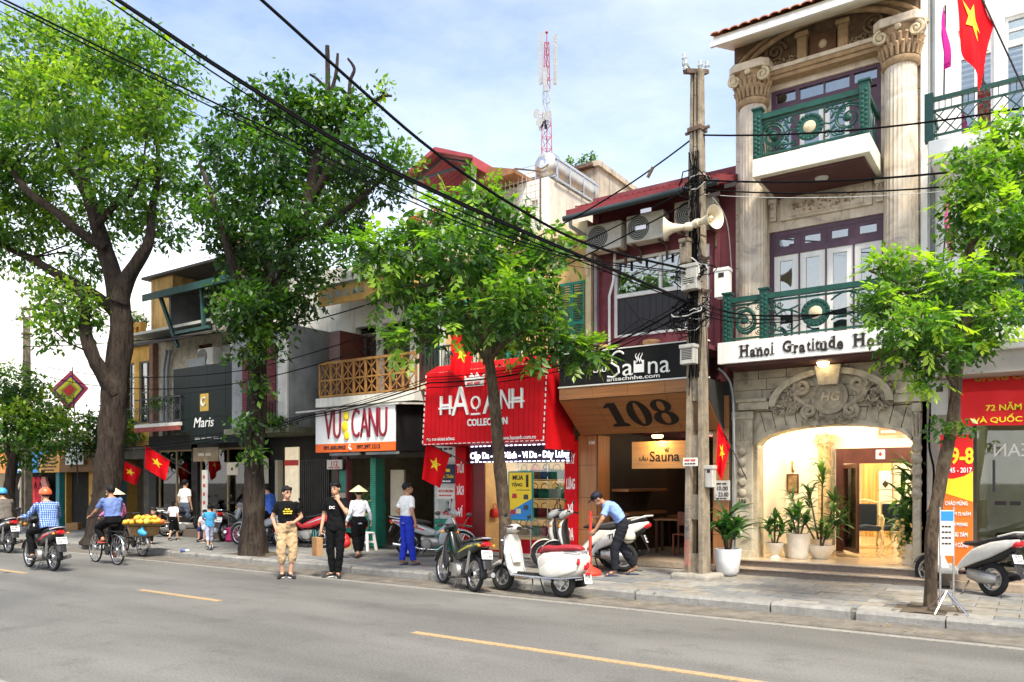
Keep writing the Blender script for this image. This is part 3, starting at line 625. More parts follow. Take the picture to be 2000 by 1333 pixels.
df = G().box(-3.46,-3.34,16.56,16.72,.366,2.42).box(-1.95,-1.83,16.56,16.72,.366,2.42).box(-3.34,-1.95,16.56,16.72,2.12,2.42).obj('door_frame', m_dw, hotel, bevel=.006)
dl = G().box(-.02,.02,-.9,0,.40,.48).box(-.02,.02,-.9,0,2.02,2.1).box(-.02,.02,-.9,-.82,.48,2.02).box(-.02,.02,-.08,0,.48,2.02).obj('glass_door', m_dw, hotel); dl.location = (-3.32,16.56,0); dl.rotation_euler = (0,0,R(28))
G().box(-.005,.005,-.82,-.08,.48,2.02).obj('pane', m_clear, dl)
G().tube([(.06,-.72,.8),(.06,-.72,1.75)], .016, 8).tube([(.02,-.72,.95),(.06,-.72,.95)], .01).tube([(.02,-.72,1.6),(.06,-.72,1.6)], .01).obj('handle', M('brushed_steel', (.6,.6,.6), .25, .05, 9, metal=1), dl)
piece('door_notice', m_white, hotel, -2.72,-2.56,16.54,16.555,2.2,2.38); text('♦', .1, (-2.64,16.535,2.29), M('sign_red', (.75,.03,.03), .5), hotel, 'notice_mark')
lob = G().box(-3.9,-3.2,21.6,21.95,.37,3.0).box(-2.4,-2.2,21.6,21.95,.37,3.0).obj('lobby_curtain', M_wood('gold_drape', (.62,.40,.12), (.33,.17,.04), 1.2, 2), hotel)
bn = G().box(-3.06,-2.80,19.0,19.02,.75,2.0).obj('lobby_banner', m_white, hotel); text('♦', .4, (-2.93,18.99,1.7), m_bk, hotel, 'banner_mark', width=.12)
# lights of the entrance: sconce, downlights
sc_ = T('wall_lamp', 'small lit amber sconce on the white wall inside the hotel porch', 'lamp', (-4.32,16.6,2.2))
G().lathe([(.03,0),(.06,.06),(.085,.14),(.09,.2)], (0,0,.0), 12).obj('shade', M('amber_shade', (1,.62,.18), .4, 0, 5, emit=6), sc_, smooth=True)
G().tube([(0,.05,-.22),(0,-.02,-.2),(0,-.03,-.1),(0,0,0)], [.035,.02,.018,.03], 8).obj('bracket', M('aged_brass', (.4,.25,.08), .35, .2, 9, metal=.8), sc_, smooth=True)
pic = T('wall_picture', 'small dark framed picture under the sconce in the hotel porch', 'picture', (-4.32,16.64,1.72))
G().box(-.12,.12,-.03,.0,-.2,.2).obj('frame', m_dw, pic, bevel=.006); G().box(-.085,.085,-.034,-.03,-.165,.165).obj('print', M('dim_print', (.22,.15,.07), .7, .6, 14), pic)
def lamp(name, kind, loc, energy, col, size=.5, rot=(0,0,0)):
    l = bpy.data.lights.new(name, kind); l.energy = energy; l.color = col
    if kind == 'AREA': l.size = size
    else: l.shadow_soft_size = size
    o = bpy.data.objects.new(name, l); COL.objects.link(o); o.location = loc; o.rotation_euler = rot; return o
m_lit = M('lit_downlight', (1,.86,.62), .4, 0, 5, emit=14)
for x, y in ((-3.9,15.4),(-2.4,15.4),(-3.9,18.6),(-2.5,18.6),(-3.2,20.6)):
    tg_ = tag(G().lathe([(0,3.0),(.09,3.0),(.10,3.018)], (x,y,0), 14).obj('downlight', m_lit), 'round lit downlight in the ceiling of the hotel entrance and lobby', 'lamp', 'downlights of the hotel entrance')
    lamp('downlight_glow', 'POINT', (x, y, 2.85), 30, (1,.80,.54), .12)
ex = T('led_sign', 'small lit red sign under the ceiling above the hotel door', 'sign', (-2.45,16.4,2.72)); G().box(-.2,.2,-.02,.02,-.07,.07).obj('panel', M('led_red_panel', (.7,.07,.03), .5, 0, 5, emit=1.2), ex); text('#4', .1, (0,-.025,0), m_white, ex, width=.3, height=.06)
# blue gilded armchairs in the lobby
m_gilt = M('gilt_wood', (.72,.60,.36), .4, .15, 8); m_blue = M('navy_upholstery', (.02,.035,.06), .8, .2, 30)
for i, (x, y, rz, lab) in enumerate(((-3.12,17.9,20,'navy blue armchair with gilt legs in the lobby, nearer the glass door'), (-2.62,18.2,10,'navy blue armchair with gilt legs in the lobby, nearer the tall plant'))):
    c = T('armchair', lab, 'armchair', (x, y, .366), rz, 'gilt armchairs in the hotel lobby')
    G().loft([(-.24,.40,.25,.05),(0,.42,.26,.07),(.24,.40,.25,.05)], 12, 4).obj('seat', m_blue, c, smooth=True)
    G().box(-.24,.24,.2,.27,.45,.92).obj('backrest', m_blue, c, bevel=.03)
    G().tube([(-.26,.24,.45),(-.26,.25,.95),(0,.25,1.0),(.26,.25,.95),(.26,.24,.45)], .025, 6).obj('back_frame', m_gilt, c, smooth=True)
    for sx in (-1, 1):
        G().tube([(sx*.27,.22,.66),(sx*.28,-.1,.68),(sx*.29,-.22,.62),(sx*.27,-.2,.4)], .022, 6).obj('arm', m_gilt, c, smooth=True)
        for sy in (-1, 1): G().tube([(sx*.24,sy*.22,.38),(sx*.28,sy*.25,.25),(sx*.23,sy*.23,.1),(sx*.26,sy*.26,0)], [.035,.028,.02,.026], 6).obj('leg', m_gilt, c, smooth=True)
# ------------------------------------------------------------------ number 108: maroon house with wooden shop hood
m_mar = M('maroon_plaster', (.17,.045,.055), .75, .25, 3, .2, streak=.3, scol=(.09,.03,.03))
m_marr = M('maroon_roof', (.20,.035,.04), .55, .2, 3)
m_wood = M_wood('orange_wood_cladding', (.34,.145,.045), (.22,.085,.025), 2.0, 0); m_woodv = M_wood('orange_wood_upright', (.40,.17,.05), (.26,.10,.03), 2.0, 2)
m_blk = M('black_board', (.009,.009,.010), .55, .3, 2, streak=.35, scol=(.03,.03,.03), spec=.2)
h108 = T('maroon_house', 'narrow maroon house with air conditioners above a wooden shop hood', 'building')
CX0, CX1 = -7.83, -4.78
wall(h108, 'upper_wall', m_mar, CX0, CX1, 14.42, 14.62, 3.6, 7.7, [(-7.35,-5.30,4.72,6.34)])
G().box(CX0,CX1,15.6,27,2.8,7.9).obj('rear_block', m_mar, h108)
for x in (-7.70, -5.12): G().box(x-.05,x+.05,14.36,14.42,3.7,7.3).obj('pilaster_strip', m_mar, h108)
w = wall(h108, 'window', m_white, -7.35,-5.30,14.46,14.56,4.72,6.34,[(-7.29,-6.36,5.62,6.28),(-6.30,-5.36,5.62,6.28),(-7.29,-5.36,4.78,5.54)])
for a, b in ((-7.29,-6.36),(-6.30,-5.36)): piece('pane', m_glass, w, a, b, 14.50,14.506,5.62,6.28)
piece('dark_blind', M('charcoal_blind', (.05,.05,.055), .6, .2, 3), w, -7.29,-5.36,14.50,14.52,4.78,5.54)
for k in range(14): piece('blind_fold', M('charcoal_blind'), w, -7.27+k*.138,-7.27+k*.138+.012,14.49,14.50,4.79,5.53)
G().box(-7.3,-5.3,15.5,15.55,4.5,6.5).obj('curtain', M('pale_curtain'), h108)
for z in (4.4,6.5): piece('inner_floor', m_dark, h108, CX0,CX1,14.62,15.6,z,z+.1)
rf = G().prism([(13.45,7.06),(13.45,7.20),(17.5,8.6),(17.5,8.4)], CX0-.08, CX1+.04, 'yz').obj('roof', m_marr, h108)
for k in range(24): piece('roof_rib', m_marr, rf, CX0+.06+k*.125, CX0+.085+k*.125, 13.46, 17.4, 7.90, 7.93, (R(19.06),0,0))
G().tube([(CX0-.12,13.42,7.02),(CX1,13.42,7.08)], .06, 8).obj('gutter_pipe', M('dark_gutter', (.03,.045,.05), .4, .2, 5), rf, smooth=True)
G().tube([(CX0+.02,13.44,7.0),(CX0+.02,13.46,6.86),(CX0+.1,14.3,6.75),(CX0+.1,14.36,6.6),(CX0+.1,14.36,3.7)], .04, 8).obj('downpipe', M('grey_pipe', (.25,.27,.28), .5, .2, 5), h108, smooth=True)
G().tube([(-7.42,14.38,3.8),(-7.42,14.38,5.6),(-7.32,14.37,5.9),(-7.28,14.36,6.5)], .03, 8).obj('drain_hose', m_white, h108, smooth=True)
def aircon(x, z, y, lab, w=.78, h=.54, grp='air conditioner units on the facades'):
    a = T('air_conditioner', lab, 'air conditioner', (x, y, z), 0, grp)
    G().box(-w/2,w/2,0,.30,0,h).obj('case', M('aircon_case', (.50,.48,.42), .55, .15, 4, .05, streak=.4, scol=(.3,.27,.2)), a, bevel=.02)
    f = G().lathe([(.22,-.012),(.23,-.012),(.23,.004),(.0,.004)], (-w*.17,0,h/2), 24, 'y').obj('fan_grille', M('fan_dark', (.06,.065,.06), .6, .2, 9), a)
    for k in range(5): G().tube([(-w*.17+(.04+.042*k)*math.cos(t), -.014, h/2+(.04+.042*k)*math.sin(t)) for t in [2*PI*i/20 for i in range(21)]], .005, 4).obj('grille_ring', M('aircon_wire', (.42,.41,.38), .5), f)
    for k in range(7): piece('louvre', M('aircon_case'), a, w*.2, w*.45, -.012, 0, .1+k*.055, .125+k*.055)
    for sx in (-1, 1): G().box(sx*w*.36-.02,sx*w*.36+.02,.02,.46,-.04,0).box(sx*w*.36-.02,sx*w*.36+.02,.42,.46,-.3,-.04).obj('bracket', M('rusty_steel', (.12,.08,.06), .8, .4, 9), a)
    return a
aircon(-7.32, 6.42, 13.92, 'air conditioner at the left end of the maroon wall, under the eave')
aircon(-6.42, 6.45, 13.92, 'air conditioner in the middle of the maroon wall, above the white framed window')
aircon(-5.42, 6.52, 13.92, 'air conditioner on the maroon wall half hidden behind the concrete pole')
# shop hood
sg = T('sauna_sign', 'black shop signboard with white lettering and flame cup above the wooden hood', 'sign')
G().box(-7.80,-4.86,13.0,13.2,3.60,4.22).obj('board', m_blk, sg)
G().box(-7.82,-4.84,12.985,13.2,3.575,3.60).box(-7.82,-4.84,12.985,13.2,4.22,4.24).obj('edge_trim', m_white, sg)
m_lw = M('white_letters', (.85,.85,.83), .45, .03, 5)
text('LẨU', .2, (-6.90,12.985,3.86), m_lw, sg, width=.27, height=.15, bold=.01)
G().tube([(-6.52+.13*math.cos(a)*1.0, 12.985, 4.06+.11*math.sin(a)) for a in [R(30+25*i) for i in range(8)]]+[(-6.66,12.985,3.97),(-6.52,12.985,3.88),(-6.50,12.985,3.78),(-6.62,12.985,3.70),(-6.74,12.985,3.72)], .02, 5).obj('lettering', m_lw, sg, smooth=True)
text('a', .3, (-6.33,12.985,3.855), m_lw, sg, width=.21, height=.22, bold=.0)
G().box(-6.20,-6.0,12.975,12.99,3.75,3.90).box(-6.20,-6.165,12.975,12.99,3.90,3.97).box(-6.035,-6.0,12.975,12.99,3.90,3.97).obj('cup_mark', m_lw, sg)
for k in range(3): G().tube([(-6.15+k*.05+.02*math.sin(i*1.3+k), 12.985, 3.93+.035*i) for i in range(6)], [.006,.013,.012,.01,.008,.003], 5).obj('flame_mark', m_lw, sg, smooth=True)
text('na', .3, (-5.72,12.985,3.855), m_lw, sg, width=.42, height=.22)
text('ansachnhe.com', .1, (-6.22,12.985,3.665), m_lw, sg, width=1.06, height=.075, bold=.01)
hd = G().prism([(13.02,3.574),(13.02,3.34),(13.86,2.72),(14.06,2.72),(14.06,3.574)], -7.80, -4.86, 'yz').obj('shop_hood', m_dark, h108)
sl = math.hypot(.84,.62)
for k in range(4):
    x0 = -7.80+k*.735; x1 = x0+.729
    piece('hood_panel', m_wood, hd, x0, x1, 13.0, 13.018, 3.345, 3.57)
    o = piece('hood_panel', m_wood, hd, x0, x1, -.009, .009, -sl/2+.004, sl/2-.004, (0,0,0)); o.location = ((x0+x1)/2, 13.435, 3.022); o.rotation_euler = (math.atan2(.84,.62), 0, 0)
nx, ny, nz_ = 0, -.62/sl, -.84/sl
def on_hood(x, v): return (-6.93+(x+6.93)*.86, 13.02+.84*v/sl+ny*.026, 3.34-.62*v/sl+nz_*.026)
TL = 90-math.degrees(math.atan2(.84,.62))
def hood_poly(poly, hole=None):
    """flat figure laid on the sloping hood face, (x, v) with v measured down the slope"""
    g = G(); a = [on_hood(x, v) for x, v in poly]; b = [(p[0], p[1]-ny*.02, p[2]-nz_*.02) for p in a]; n = len(poly)
    g.add(a+b, [tuple(range(n)), tuple(range(2*n-1,n-1,-1))]+[(i, i+n, (i+1)%n+n, (i+1)%n) for i in range(n)]); return g
def ring(cx, cv, rx, rv, ix, iv, n=28):
    g = G(); o = [(cx+rx*math.cos(2*PI*k/n), cv+rv*math.sin(2*PI*k/n)) for k in range(n)]; i_ = [(cx+ix*math.cos(2*PI*k/n), cv+iv*math.sin(2*PI*k/n)) for k in range(n)]
    vs = [on_hood(*p) for p in o]+[on_hood(*p) for p in i_]; vs2 = [(p[0], p[1]-ny*.018, p[2]-nz_*.018) for p in vs]
    g.add(vs+vs2, [(k, (k+1)%n, n+(k+1)%n, n+k) for k in range(n)]+[(k, 2*n+k, 2*n+(k+1)%n, (k+1)%n) for k in range(n)]+[(n+k, n+(k+1)%n, 3*n+(k+1)%n, 3*n+k) for k in range(n)]); return g
nb = T('number_sign', 'big black house number 108 on the sloping wooden hood', 'sign'); m_num = M('black_numerals', (.012,.010,.009), .5, .2, 6)
u0 = -6.93; KX = .86
hood_poly([(u0+.10,.14),(u0+.30,.14),(u0+.30,.72),(u0+.40,.77),(u0+.40,.82),(u0-.02,.82),(u0-.02,.77),(u0+.10,.72),(u0+.10,.26),(u0-.02,.28),(u0-.02,.24)]).obj('digit', m_num, nb)
ring(u0+.75, .48, .27, .36, .085, .31).obj('digit', m_num, nb)
g = ring(u0+1.32, .30, .23, .18, .085, .135); g2 = ring(u0+1.32, .64, .275, .20, .095, .155); g.add(g2.v, g2.f); g.obj('digit', m_num, nb)
# ground floor of 108
gw = G().box(CX0-.10,-7.50,14.0,14.14,.12,2.72).box(-5.08,CX1+.02,14.0,14.14,.12,3.6).obj('shopfront_wall', m_dark, h108)
for k in range(4):
    z0, z1 = .12+k*.66, .12+(k+1)*.66-.008
    piece('wood_panel', m_woodv, gw, CX0-.10,-7.51,13.985,14.0,z0,min(z1,2.71)); piece('wood_panel', m_woodv, gw, -5.07,CX1+.01,13.985,14.0,z0,z1)
piece('wood_panel', m_woodv, gw, -5.07,CX1+.01,13.985,14.0,2.76,3.34)
piece('wood_panel', m_woodv, gw, -7.49,-7.475,14.0,14.5,.2,2.70)
text('108', .1, (-7.62,13.98,2.55), m_lw, h108, 'small_house_number', height=.07)
G().box(-7.50,-5.08,14.0,19.6,.12,.22).obj('shop_floor', M('worn_terrazzo', (.33,.27,.20), .4, .25, 6), h108)
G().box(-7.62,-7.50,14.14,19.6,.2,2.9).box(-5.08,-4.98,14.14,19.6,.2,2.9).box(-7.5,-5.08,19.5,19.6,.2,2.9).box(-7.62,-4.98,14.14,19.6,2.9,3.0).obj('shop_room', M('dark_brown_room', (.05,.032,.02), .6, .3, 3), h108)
piece('threshold', M('step_top'), h108, -7.6,-5.0,13.9,14.02,.12,.225)
for z in (1.05, 1.55): G().box(-7.48,-7.1,14.6,16.6,z,z+.06).obj('shelf', m_wood, h108, bevel=.006)
ws = T('wooden_sign', 'lit wooden shop sign with dark lettering hanging inside the doorway of 108', 'sign'); G().box(-6.88,-5.72,14.32,14.36,2.02,2.56).obj('board', M_wood('light_sign_wood', (.55,.30,.10), (.44,.22,.07), 1.5, 0), ws)
for x in (-6.7,-5.9): G().tube([(x,14.34,2.56),(x,14.34,2.9)], .006, 5).obj('hanger', m_blk, ws)
text('LẨU', .1, (-6.62,14.315,2.21), m_num, ws, width=.18, height=.1, bold=.01); text('Sauna', .3, (-6.18,14.315,2.25), m_num, ws, width=.62, height=.2, bold=.005)
for k in range(3): G().tube([(-6.16+k*.03+.012*math.sin(i*1.3+k), 14.315, 2.34+.02*i) for i in range(6)], [.004,.008,.008,.006,.005,.002], 5).obj('flame_mark', m_num, ws, smooth=True)
sl_ = T('spotlight', 'warm lit spotlight above the wooden sign in the doorway of 108', 'lamp', (-6.28,14.22,2.64)); G().lathe([(0,-.02),(.10,-.015),(.11,.03)], (0,0,0), 14).obj('lens', M('lit_warm', (1,.62,.22), .4, 0, 5, emit=9), sl_, smooth=True)
lamp('spotlight_glow', 'POINT', (-6.28,14.12,2.56), 7, (1,.66,.3), .06)
lamp('shop_glow', 'POINT', (-6.3,17.2,2.6), 7, (1,.75,.5), .2)
# tables and chairs deep inside
for i, (x, y, rz) in enumerate(((-6.55,16.0,10),(-6.9,17.6,0))):
    tb = T('dining_table', ('wooden table just inside the dark doorway of 108','wooden table at the back of the dark room of 108')[i], 'table', (x,y,.22), rz, 'tables inside 108')
    G().box(-.5,.5,-.32,.32,.70,.74).obj('table_top', m_wood, tb, bevel=.005)
    for sx in (-1,1):
        for sy in (-1,1): G().box(sx*.44-.025,sx*.44+.025,sy*.27-.025,sy*.27+.025,0,.70).obj('leg', m_dw, tb)
for i, (x, y, rz) in enumerate(((-6.2,15.4,5),(-5.75,16.3,100))):
    cb = T('dining_chair', ('reddish wooden chair in the doorway of 108, nearer the street','reddish wooden chair beside the table inside 108, by the right wall')[i], 'chair', (x,y,.22), rz, 'chairs inside 108'); mr_ = M('red_brown_wood', (.20,.06,.03), .45, .2, 7)
    G().box(-.2,.2,-.2,.2,.43,.46).obj('seat', mr_, cb, bevel=.005); G().box(-.2,.2,.17,.2,.62,.9).obj('backrest', mr_, cb)
    for sx in (-1,1):
        G().box(sx*.18-.018,sx*.18+.018,-.19,-.155,0,.43).obj('leg', mr_, cb); G().box(sx*.18-.018,sx*.18+.018,.165,.2,0,.62).obj('leg', mr_, cb)
for x in (-6.95, -5.95):
    v = G().lathe([(.0,0),(.13,0),(.16,.05),(.15,.09),(.0,.09)], (0,0,0), 16).obj('round_lantern', M('wicker_lamp', (.45,.26,.12), .8, .3, 20)); v.location = (x,13.2,4.26)
    tag(v, 'round wicker lamp on top of the black signboard, %s' % ('left one under the window' if x < -6.5 else 'right one nearer the concrete pole'), 'lamp', 'wicker lamps above the black sign')
G().box(-7.7,-4.9,13.25,14.42,4.12,4.2).obj('hood_top', m_mar, h108)

# ------------------------------------------------------------------ number 110: yellow house with the red shop sign
m_yw = M('yellow_plaster', (.62,.40,.17), .8, .18, 2.5, .25, streak=.3, scol=(.25,.16,.08)); m_pale = M('pale_yellow_trim', (.68,.55,.33), .75, .15, 3, .2, streak=.25)
m_shut = M('green_shutter_paint', (.03,.22,.15), .55, .25, 6, .1); m_red = M('red_vinyl', (.60,.006,.012), .6, .12, 2.5, 0, streak=.25, scol=(.30,.012,.02), spec=.12); m_redd = M('red_panel', (.40,.006,.012), .6, .15, 3, spec=.12, streak=.2, scol=(.2,.01,.015))
h110 = T('yellow_house', 'yellow colonial house with green louvred shutters above the red shop sign', 'building'); DX0, DX1 = -11.8, -7.83
ops = [(-8.66,-8.02,4.3,6.02),(-10.3,-9.66,4.3,6.02),(-11.6,-10.9,4.3,6.02)]
wall(h110, 'upper_wall', m_yw, DX0, DX1, 14.42, 14.62, 2.6, 7.2, ops); G().box(DX0,DX1,15.2,27,2.9,7.2).obj('rear_block', m_yw, h110)
for x in (-7.90, -8.78, -9.55, -10.42): G().box(x-.06,x+.06,14.36,14.42,4.0,6.9).obj('pilaster_strip', m_pale, h110)
for (a, b, c, d) in ops:
    G().prism([(a+(b-a)*.5+.46*math.cos(t), 6.10+.50*math.sin(t)) for t in [PI*k/14 for k in range(15)]]+[(a+(b-a)*.5+.38*math.cos(t), 6.10+.42*math.sin(t)) for t in [PI*k/14 for k in range(14,-1,-1)]], 14.33,14.42,'xz').obj('window_arch', m_pale, h110)
    for s in (0, 1):
        x0 = a+s*(b-a)/2+.005; x1 = x0+(b-a)/2-.01
        sh = wall(h110, 'shutter', m_shut, x0, x1, 14.40, 14.44, c, d, [(x0+.04,x1-.04,c+.06,c+.80),(x0+.04,x1-.04,c+.88,d-.06)])
        for z0, z1 in ((c+.06,c+.80),(c+.88,d-.06)):
            n = int((z1-z0)/.052)
            for k in range(n): piece('slat', m_shut, sh, x0+.04, x1-.04, 14.405, 14.435, z0+.006+k*.052, z0+.022+k*.052, (R(-25),0,0))
G().box(DX0,DX1,14.2,14.42,6.95,7.2).box(DX0,DX1,14.28,14.42,6.85,6.95).obj('cornice', m_pale, h110, bevel=.01)
G().box(DX0,DX1,13.5,14.42,3.86,4.02).obj('balcony_slab', m_pale, h110)
br = G().box(-11.7,-7.86,13.5,13.54,4.78,4.82).box(-11.7,-7.86,13.5,13.54,4.1,4.13).obj('railing', M('dark_green_iron', (.02,.06,.045), .5, .2, 6), h110)
for k in range(40): piece('baluster', M('dark_green_iron'), br, -11.68+k*.097,-11.665+k*.097,13.51,13.53,4.02,4.78)
aircon(-10.95, 4.20, 13.75, 'air conditioner on the balcony behind the red flag, above the red shop sign', .8, .58)
# red sign box
rs_ = T('red_shop_sign', 'big red shop signboard with white raised lettering and crown, bulbs round its edge', 'sign')
G().prism([(12.86,2.56),(12.92,4.10),(13.3,4.12),(14.0,2.56)], -11.16, -8.03, 'yz').obj('box', m_redd, rs_)
face = G().add([(-11.17,12.855,2.55),(-8.05,12.855,2.55),(-8.0,12.91,4.10),(-11.1,12.91,4.10),(-11.17,12.84,2.55),(-8.05,12.84,2.55),(-8.0,12.895,4.10),(-11.1,12.895,4.10)], [(4,5,6,7),(0,3,2,1),(0,1,5,4),(1,2,6,5),(2,3,7,6),(3,0,4,7)]).obj('face', m_red, rs_)
G().add([(-11.12,12.9,4.11),(-8.02,12.9,4.11),(-8.02,13.3,4.32),(-11.12,13.3,4.32)], [(0,1,2,3)]).obj('top_flap', m_red, rs_)
for k in range(26): piece('fabric_seam', m_redd, face, -11.06+k*.12,-11.054+k*.12,12.862,12.864,2.6,4.06, (R(-2.1),0,0))
G().prism([(12.9,4.05),(12.86,2.56),(14.0,2.56),(13.75,3.2)], -8.03, -7.99, 'yz').obj('side_panel', m_red, rs_)
G().prism([(12.86,2.40),(12.86,2.56),(14.0,2.56),(14.0,2.40)], -8.04, -7.99, 'yz').obj('side_panel', m_red, rs_)
def on_face(x, z): return (x, 12.84+.055*(z-2.55)/1.55-.012, z)
for ch, x, zc, w, h in (('H',-10.52,3.36,.30,.40),('A',-10.12,3.42,.46,.60),('O',-9.72,3.38,.24,.28),('A',-9.30,3.40,.46,.56),('N',-8.97,3.40,.24,.40),('H',-8.68,3.40,.26,.40)):
    o = text(ch, .5, on_face(x, zc), m_lw, rs_, 'letter', width=w, height=h, ext=.03, bold=.0)
G().box(-9.83,-9.60,12.82,12.86,3.14,3.18).obj('letter_bar', m_lw, rs_); G().box(-10.70,-10.32,12.82,12.86,3.30,3.34).obj('letter_bar', m_lw, rs_); G().box(-8.85,-8.52,12.83,12.87,3.34,3.38).obj('letter_bar', m_lw, rs_)
G().ell((-9.70,12.85,3.24),(.02,.01,.02),6,4).obj('letter_dot', m_lw, rs_)
text('COLLECTION', .2, on_face(-9.42,2.98), m_lw, rs_, width=1.02, height=.15, ext=.015, bold=.025)
text('ĐC: 110 HÀNG BÔNG', .1, on_face(-10.66,2.66), m_lw, rs_, width=.78, height=.075, bold=.02); text('www.haoanh.com.vn', .1, on_face(-8.66,2.64), m_lw, rs_, width=.86, height=.08, bold=.01)
G().prism([(-9.98,3.74),(-9.54,3.74),(-9.50,3.98),(-9.62,3.90),(-9.70,4.02),(-9.76,3.91),(-9.84,4.02),(-9.92,3.90),(-10.03,3.98)], 12.84, 12.88, 'xz').obj('crown_mark', m_lw, rs_)
text('HAO ANH', .1, (-9.77,12.835,3.80), m_red, rs_, width=.34, height=.07, bold=.01)
mb = M('bulb_white', (.8,.76,.74), .3); bg_ = G().box(-.034,.034,-.01,.01,-.009,.009).mesh('bulb'); bg_.materials.append(mb)
for k in range(26): lib(bg_, 'bulb', rs_, (-11.08+k*.12, 12.83, 2.565))
for k in range(13): lib(bg_, 'bulb', rs_, (-11.155+.0045*k, 12.832+.0042*k, 2.62+.118*k), (0,R(90),0)); lib(bg_, 'bulb', rs_, (-8.055+.0038*k, 12.832+.0042*k, 2.62+.118*k), (0,R(90),0))
# LED board, red pillars, shop room
led = T('led_board', 'dark running text display with white glowing letters above the bag shop door', 'sign'); G().box(-10.66,-8.06,13.86,13.96,2.18,2.56).obj('panel', M('led_dark', (.03,.02,.06), .4, .2, 6), led)
m_led = M('led_white', (.82,.80,1.0), .4, 0, 5, emit=1.6)
text('Cặp Da - Túi Xách - Ví Da - Dây Lưng', .2, (-9.36,13.855,2.33), m_led, led, width=2.56, height=.20, bold=.018)
for z in (2.195, 2.545):
    for k in range(22): piece('led_dash', m_led, led, -10.62+k*.118,-10.55+k*.118,13.852,13.86,z-.01,z+.01)
for i, (x0, x1, words) in enumerate(((-11.12,-10.82,('TÚI','XÁCH','VÍ','DA')), (-8.22,-7.93,('DÂY','LƯNG','VÍ','DA')))):
    q = T('red_pillar', ('red pillar panel with white lettering left of the bag shop door','red pillar panel with white lettering right of the bag shop door')[i], 'sign'); G().box(x0,x1,13.92,14.16,.12,2.55 if i == 0 else 2.60).obj('panel', m_red, q)
    for k, wd in enumerate(words): text(wd, .2, ((x0+x1)/2, 13.915, (2.05 if i == 0 else 2.22)-k*(.50 if i == 0 else .52)), m_lw, q, width=.20 if len(wd) > 2 else .13, height=.26, bold=.02)
G().box(-11.8,-11.12,14.0,14.14,.12,2.9).obj('side_pier', M('grey_whitewash', (.52,.51,.47), .8, .2, 5, .2, streak=.4), h110)
G().box(-10.82,-8.22,14.0,14.02,2.56,2.9).obj('shop_lintel', m_redd, h110)
G().box(-10.9,-8.2,14.0,20,.12,.20).obj('shop_floor', M('shop_tiles', (.5,.42,.32), .3, .15, 4), h110)
G().box(-11.0,-10.9,14.14,20,.2,2.9).box(-8.2,-8.1,14.14,20,.2,2.9).box(-10.9,-8.2,19.9,20,.2,2.9).box(-11,-8.1,14.14,20,2.9,3).obj('shop_room', M('shop_wall_warm', (.50,.36,.20), .7, .2, 3), h110)
sf = wall(h110, 'shopfront', m_redd, -10.82,-8.22,14.06,14.12,.16,2.56,[(-10.74,-9.94,.24,2.5),(-9.86,-8.30,.5,2.5)]); piece('shop_pane', m_clear, sf, -9.86,-8.30,14.085,14.093,.5,2.5)
piece('door_leaf', M('dark_red_door', (.16,.02,.02), .4, .2, 5), sf, -10.74,-10.40,14.07,14.11,.24,2.5)
lamp('shop_glow', 'POINT', (-9.4,15.6,2.75), 45, (1,.82,.55), .2); lamp('shop_glow', 'POINT', (-9.4,18,2.75), 30, (1,.82,.55), .2)
for x, y in ((-9.4,15.6),(-9.4,18)): tag(G().box(x-.6,x+.6,y-.05,y+.05,2.84,2.88).obj('tube_light', M('lit_tube', (1,.93,.8), .4, 0, 5, emit=7)), 'lit tube lamp on the ceiling inside the bag shop', 'lamp', 'tube lamps of the bag shop')
# handbags on racks
bagc = [(.5,.03,.04),(.05,.05,.05),(.45,.25,.08),(.75,.62,.30),(.05,.25,.14),(.7,.68,.62),(.10,.12,.30),(.6,.15,.25),(.30,.12,.05)]
bm_ = [M('leather_%d' % i, c, .45, .2, 8) for i, c in enumerate(bagc)]; brs = []
for i, mm in enumerate(bm_):
    g = G(); w = .13+.012*(i % 3); g.loft([(-w,.0,.05,.09),(-w*.8,.01,.06,.11),(w*.8,.01,.06,.11),(w,.0,.05,.09)], 10, 5); g.tube([(-w*.6,0,.1),(-w*.5,0,.2),(0,0,.24),(w*.5,0,.2),(w*.6,0,.1)], .01, 5); me = g.mesh('handbag', True); me.materials.append(mm); brs.append(me)
rk = T('bag_rack', 'metal display rack of shelves inside the bag shop window', 'rack'); m_st = M('brushed_steel')
for x in (-9.8,-9.0,-8.35): G().box(x-.012,x+.012,14.5,14.52,.2,2.5).obj('upright', m_st, rk)
for z in (.55,.95,1.38,1.8,2.2): G().box(-9.82,-8.32,14.42,14.72,z-.02,z).obj('shelf', M('rack_shelf', (.5,.42,.3), .5), rk)
nbag = 0
for z in (.55,.95,1.38,1.8,2.2):
    for k in range(5):
        c = rnd.randrange(9); o = bpy.data.objects.new('handbag', brs[c]); COL.objects.link(o); o.location = (-9.66+k*.29+rnd.uniform(-.03,.03), 14.55, z+.11); o.rotation_euler = (0,0,rnd.uniform(-.3,.3))
        cn = ('red','black','tan','cream','dark green','white','navy','pink','brown')[c]
        tag(o, '%s leather handbag on a shelf of the rack in the bag shop window' % cn, 'handbag', '%s handbags in the bag shop' % cn)
for k in range(14):
    c = rnd.randrange(9); o = bpy.data.objects.new('hanging_bag', brs[c]); COL.objects.link(o); o.location = (-10.85 if k < 7 else -8.25, 14.5+.6*(k % 7), rnd.choice((1.0,1.5,2.0))); o.rotation_euler = (0,0,R(90))
    cn = ('red','black','tan','cream','dark green','white','navy','pink','brown')[c]; tag(o, '%s handbag hanging on the %s side wall inside the bag shop' % (cn, 'left' if k < 7 else 'right'), 'handbag', '%s bags on the %s shop wall' % (cn, 'left' if k < 7 else 'right'))
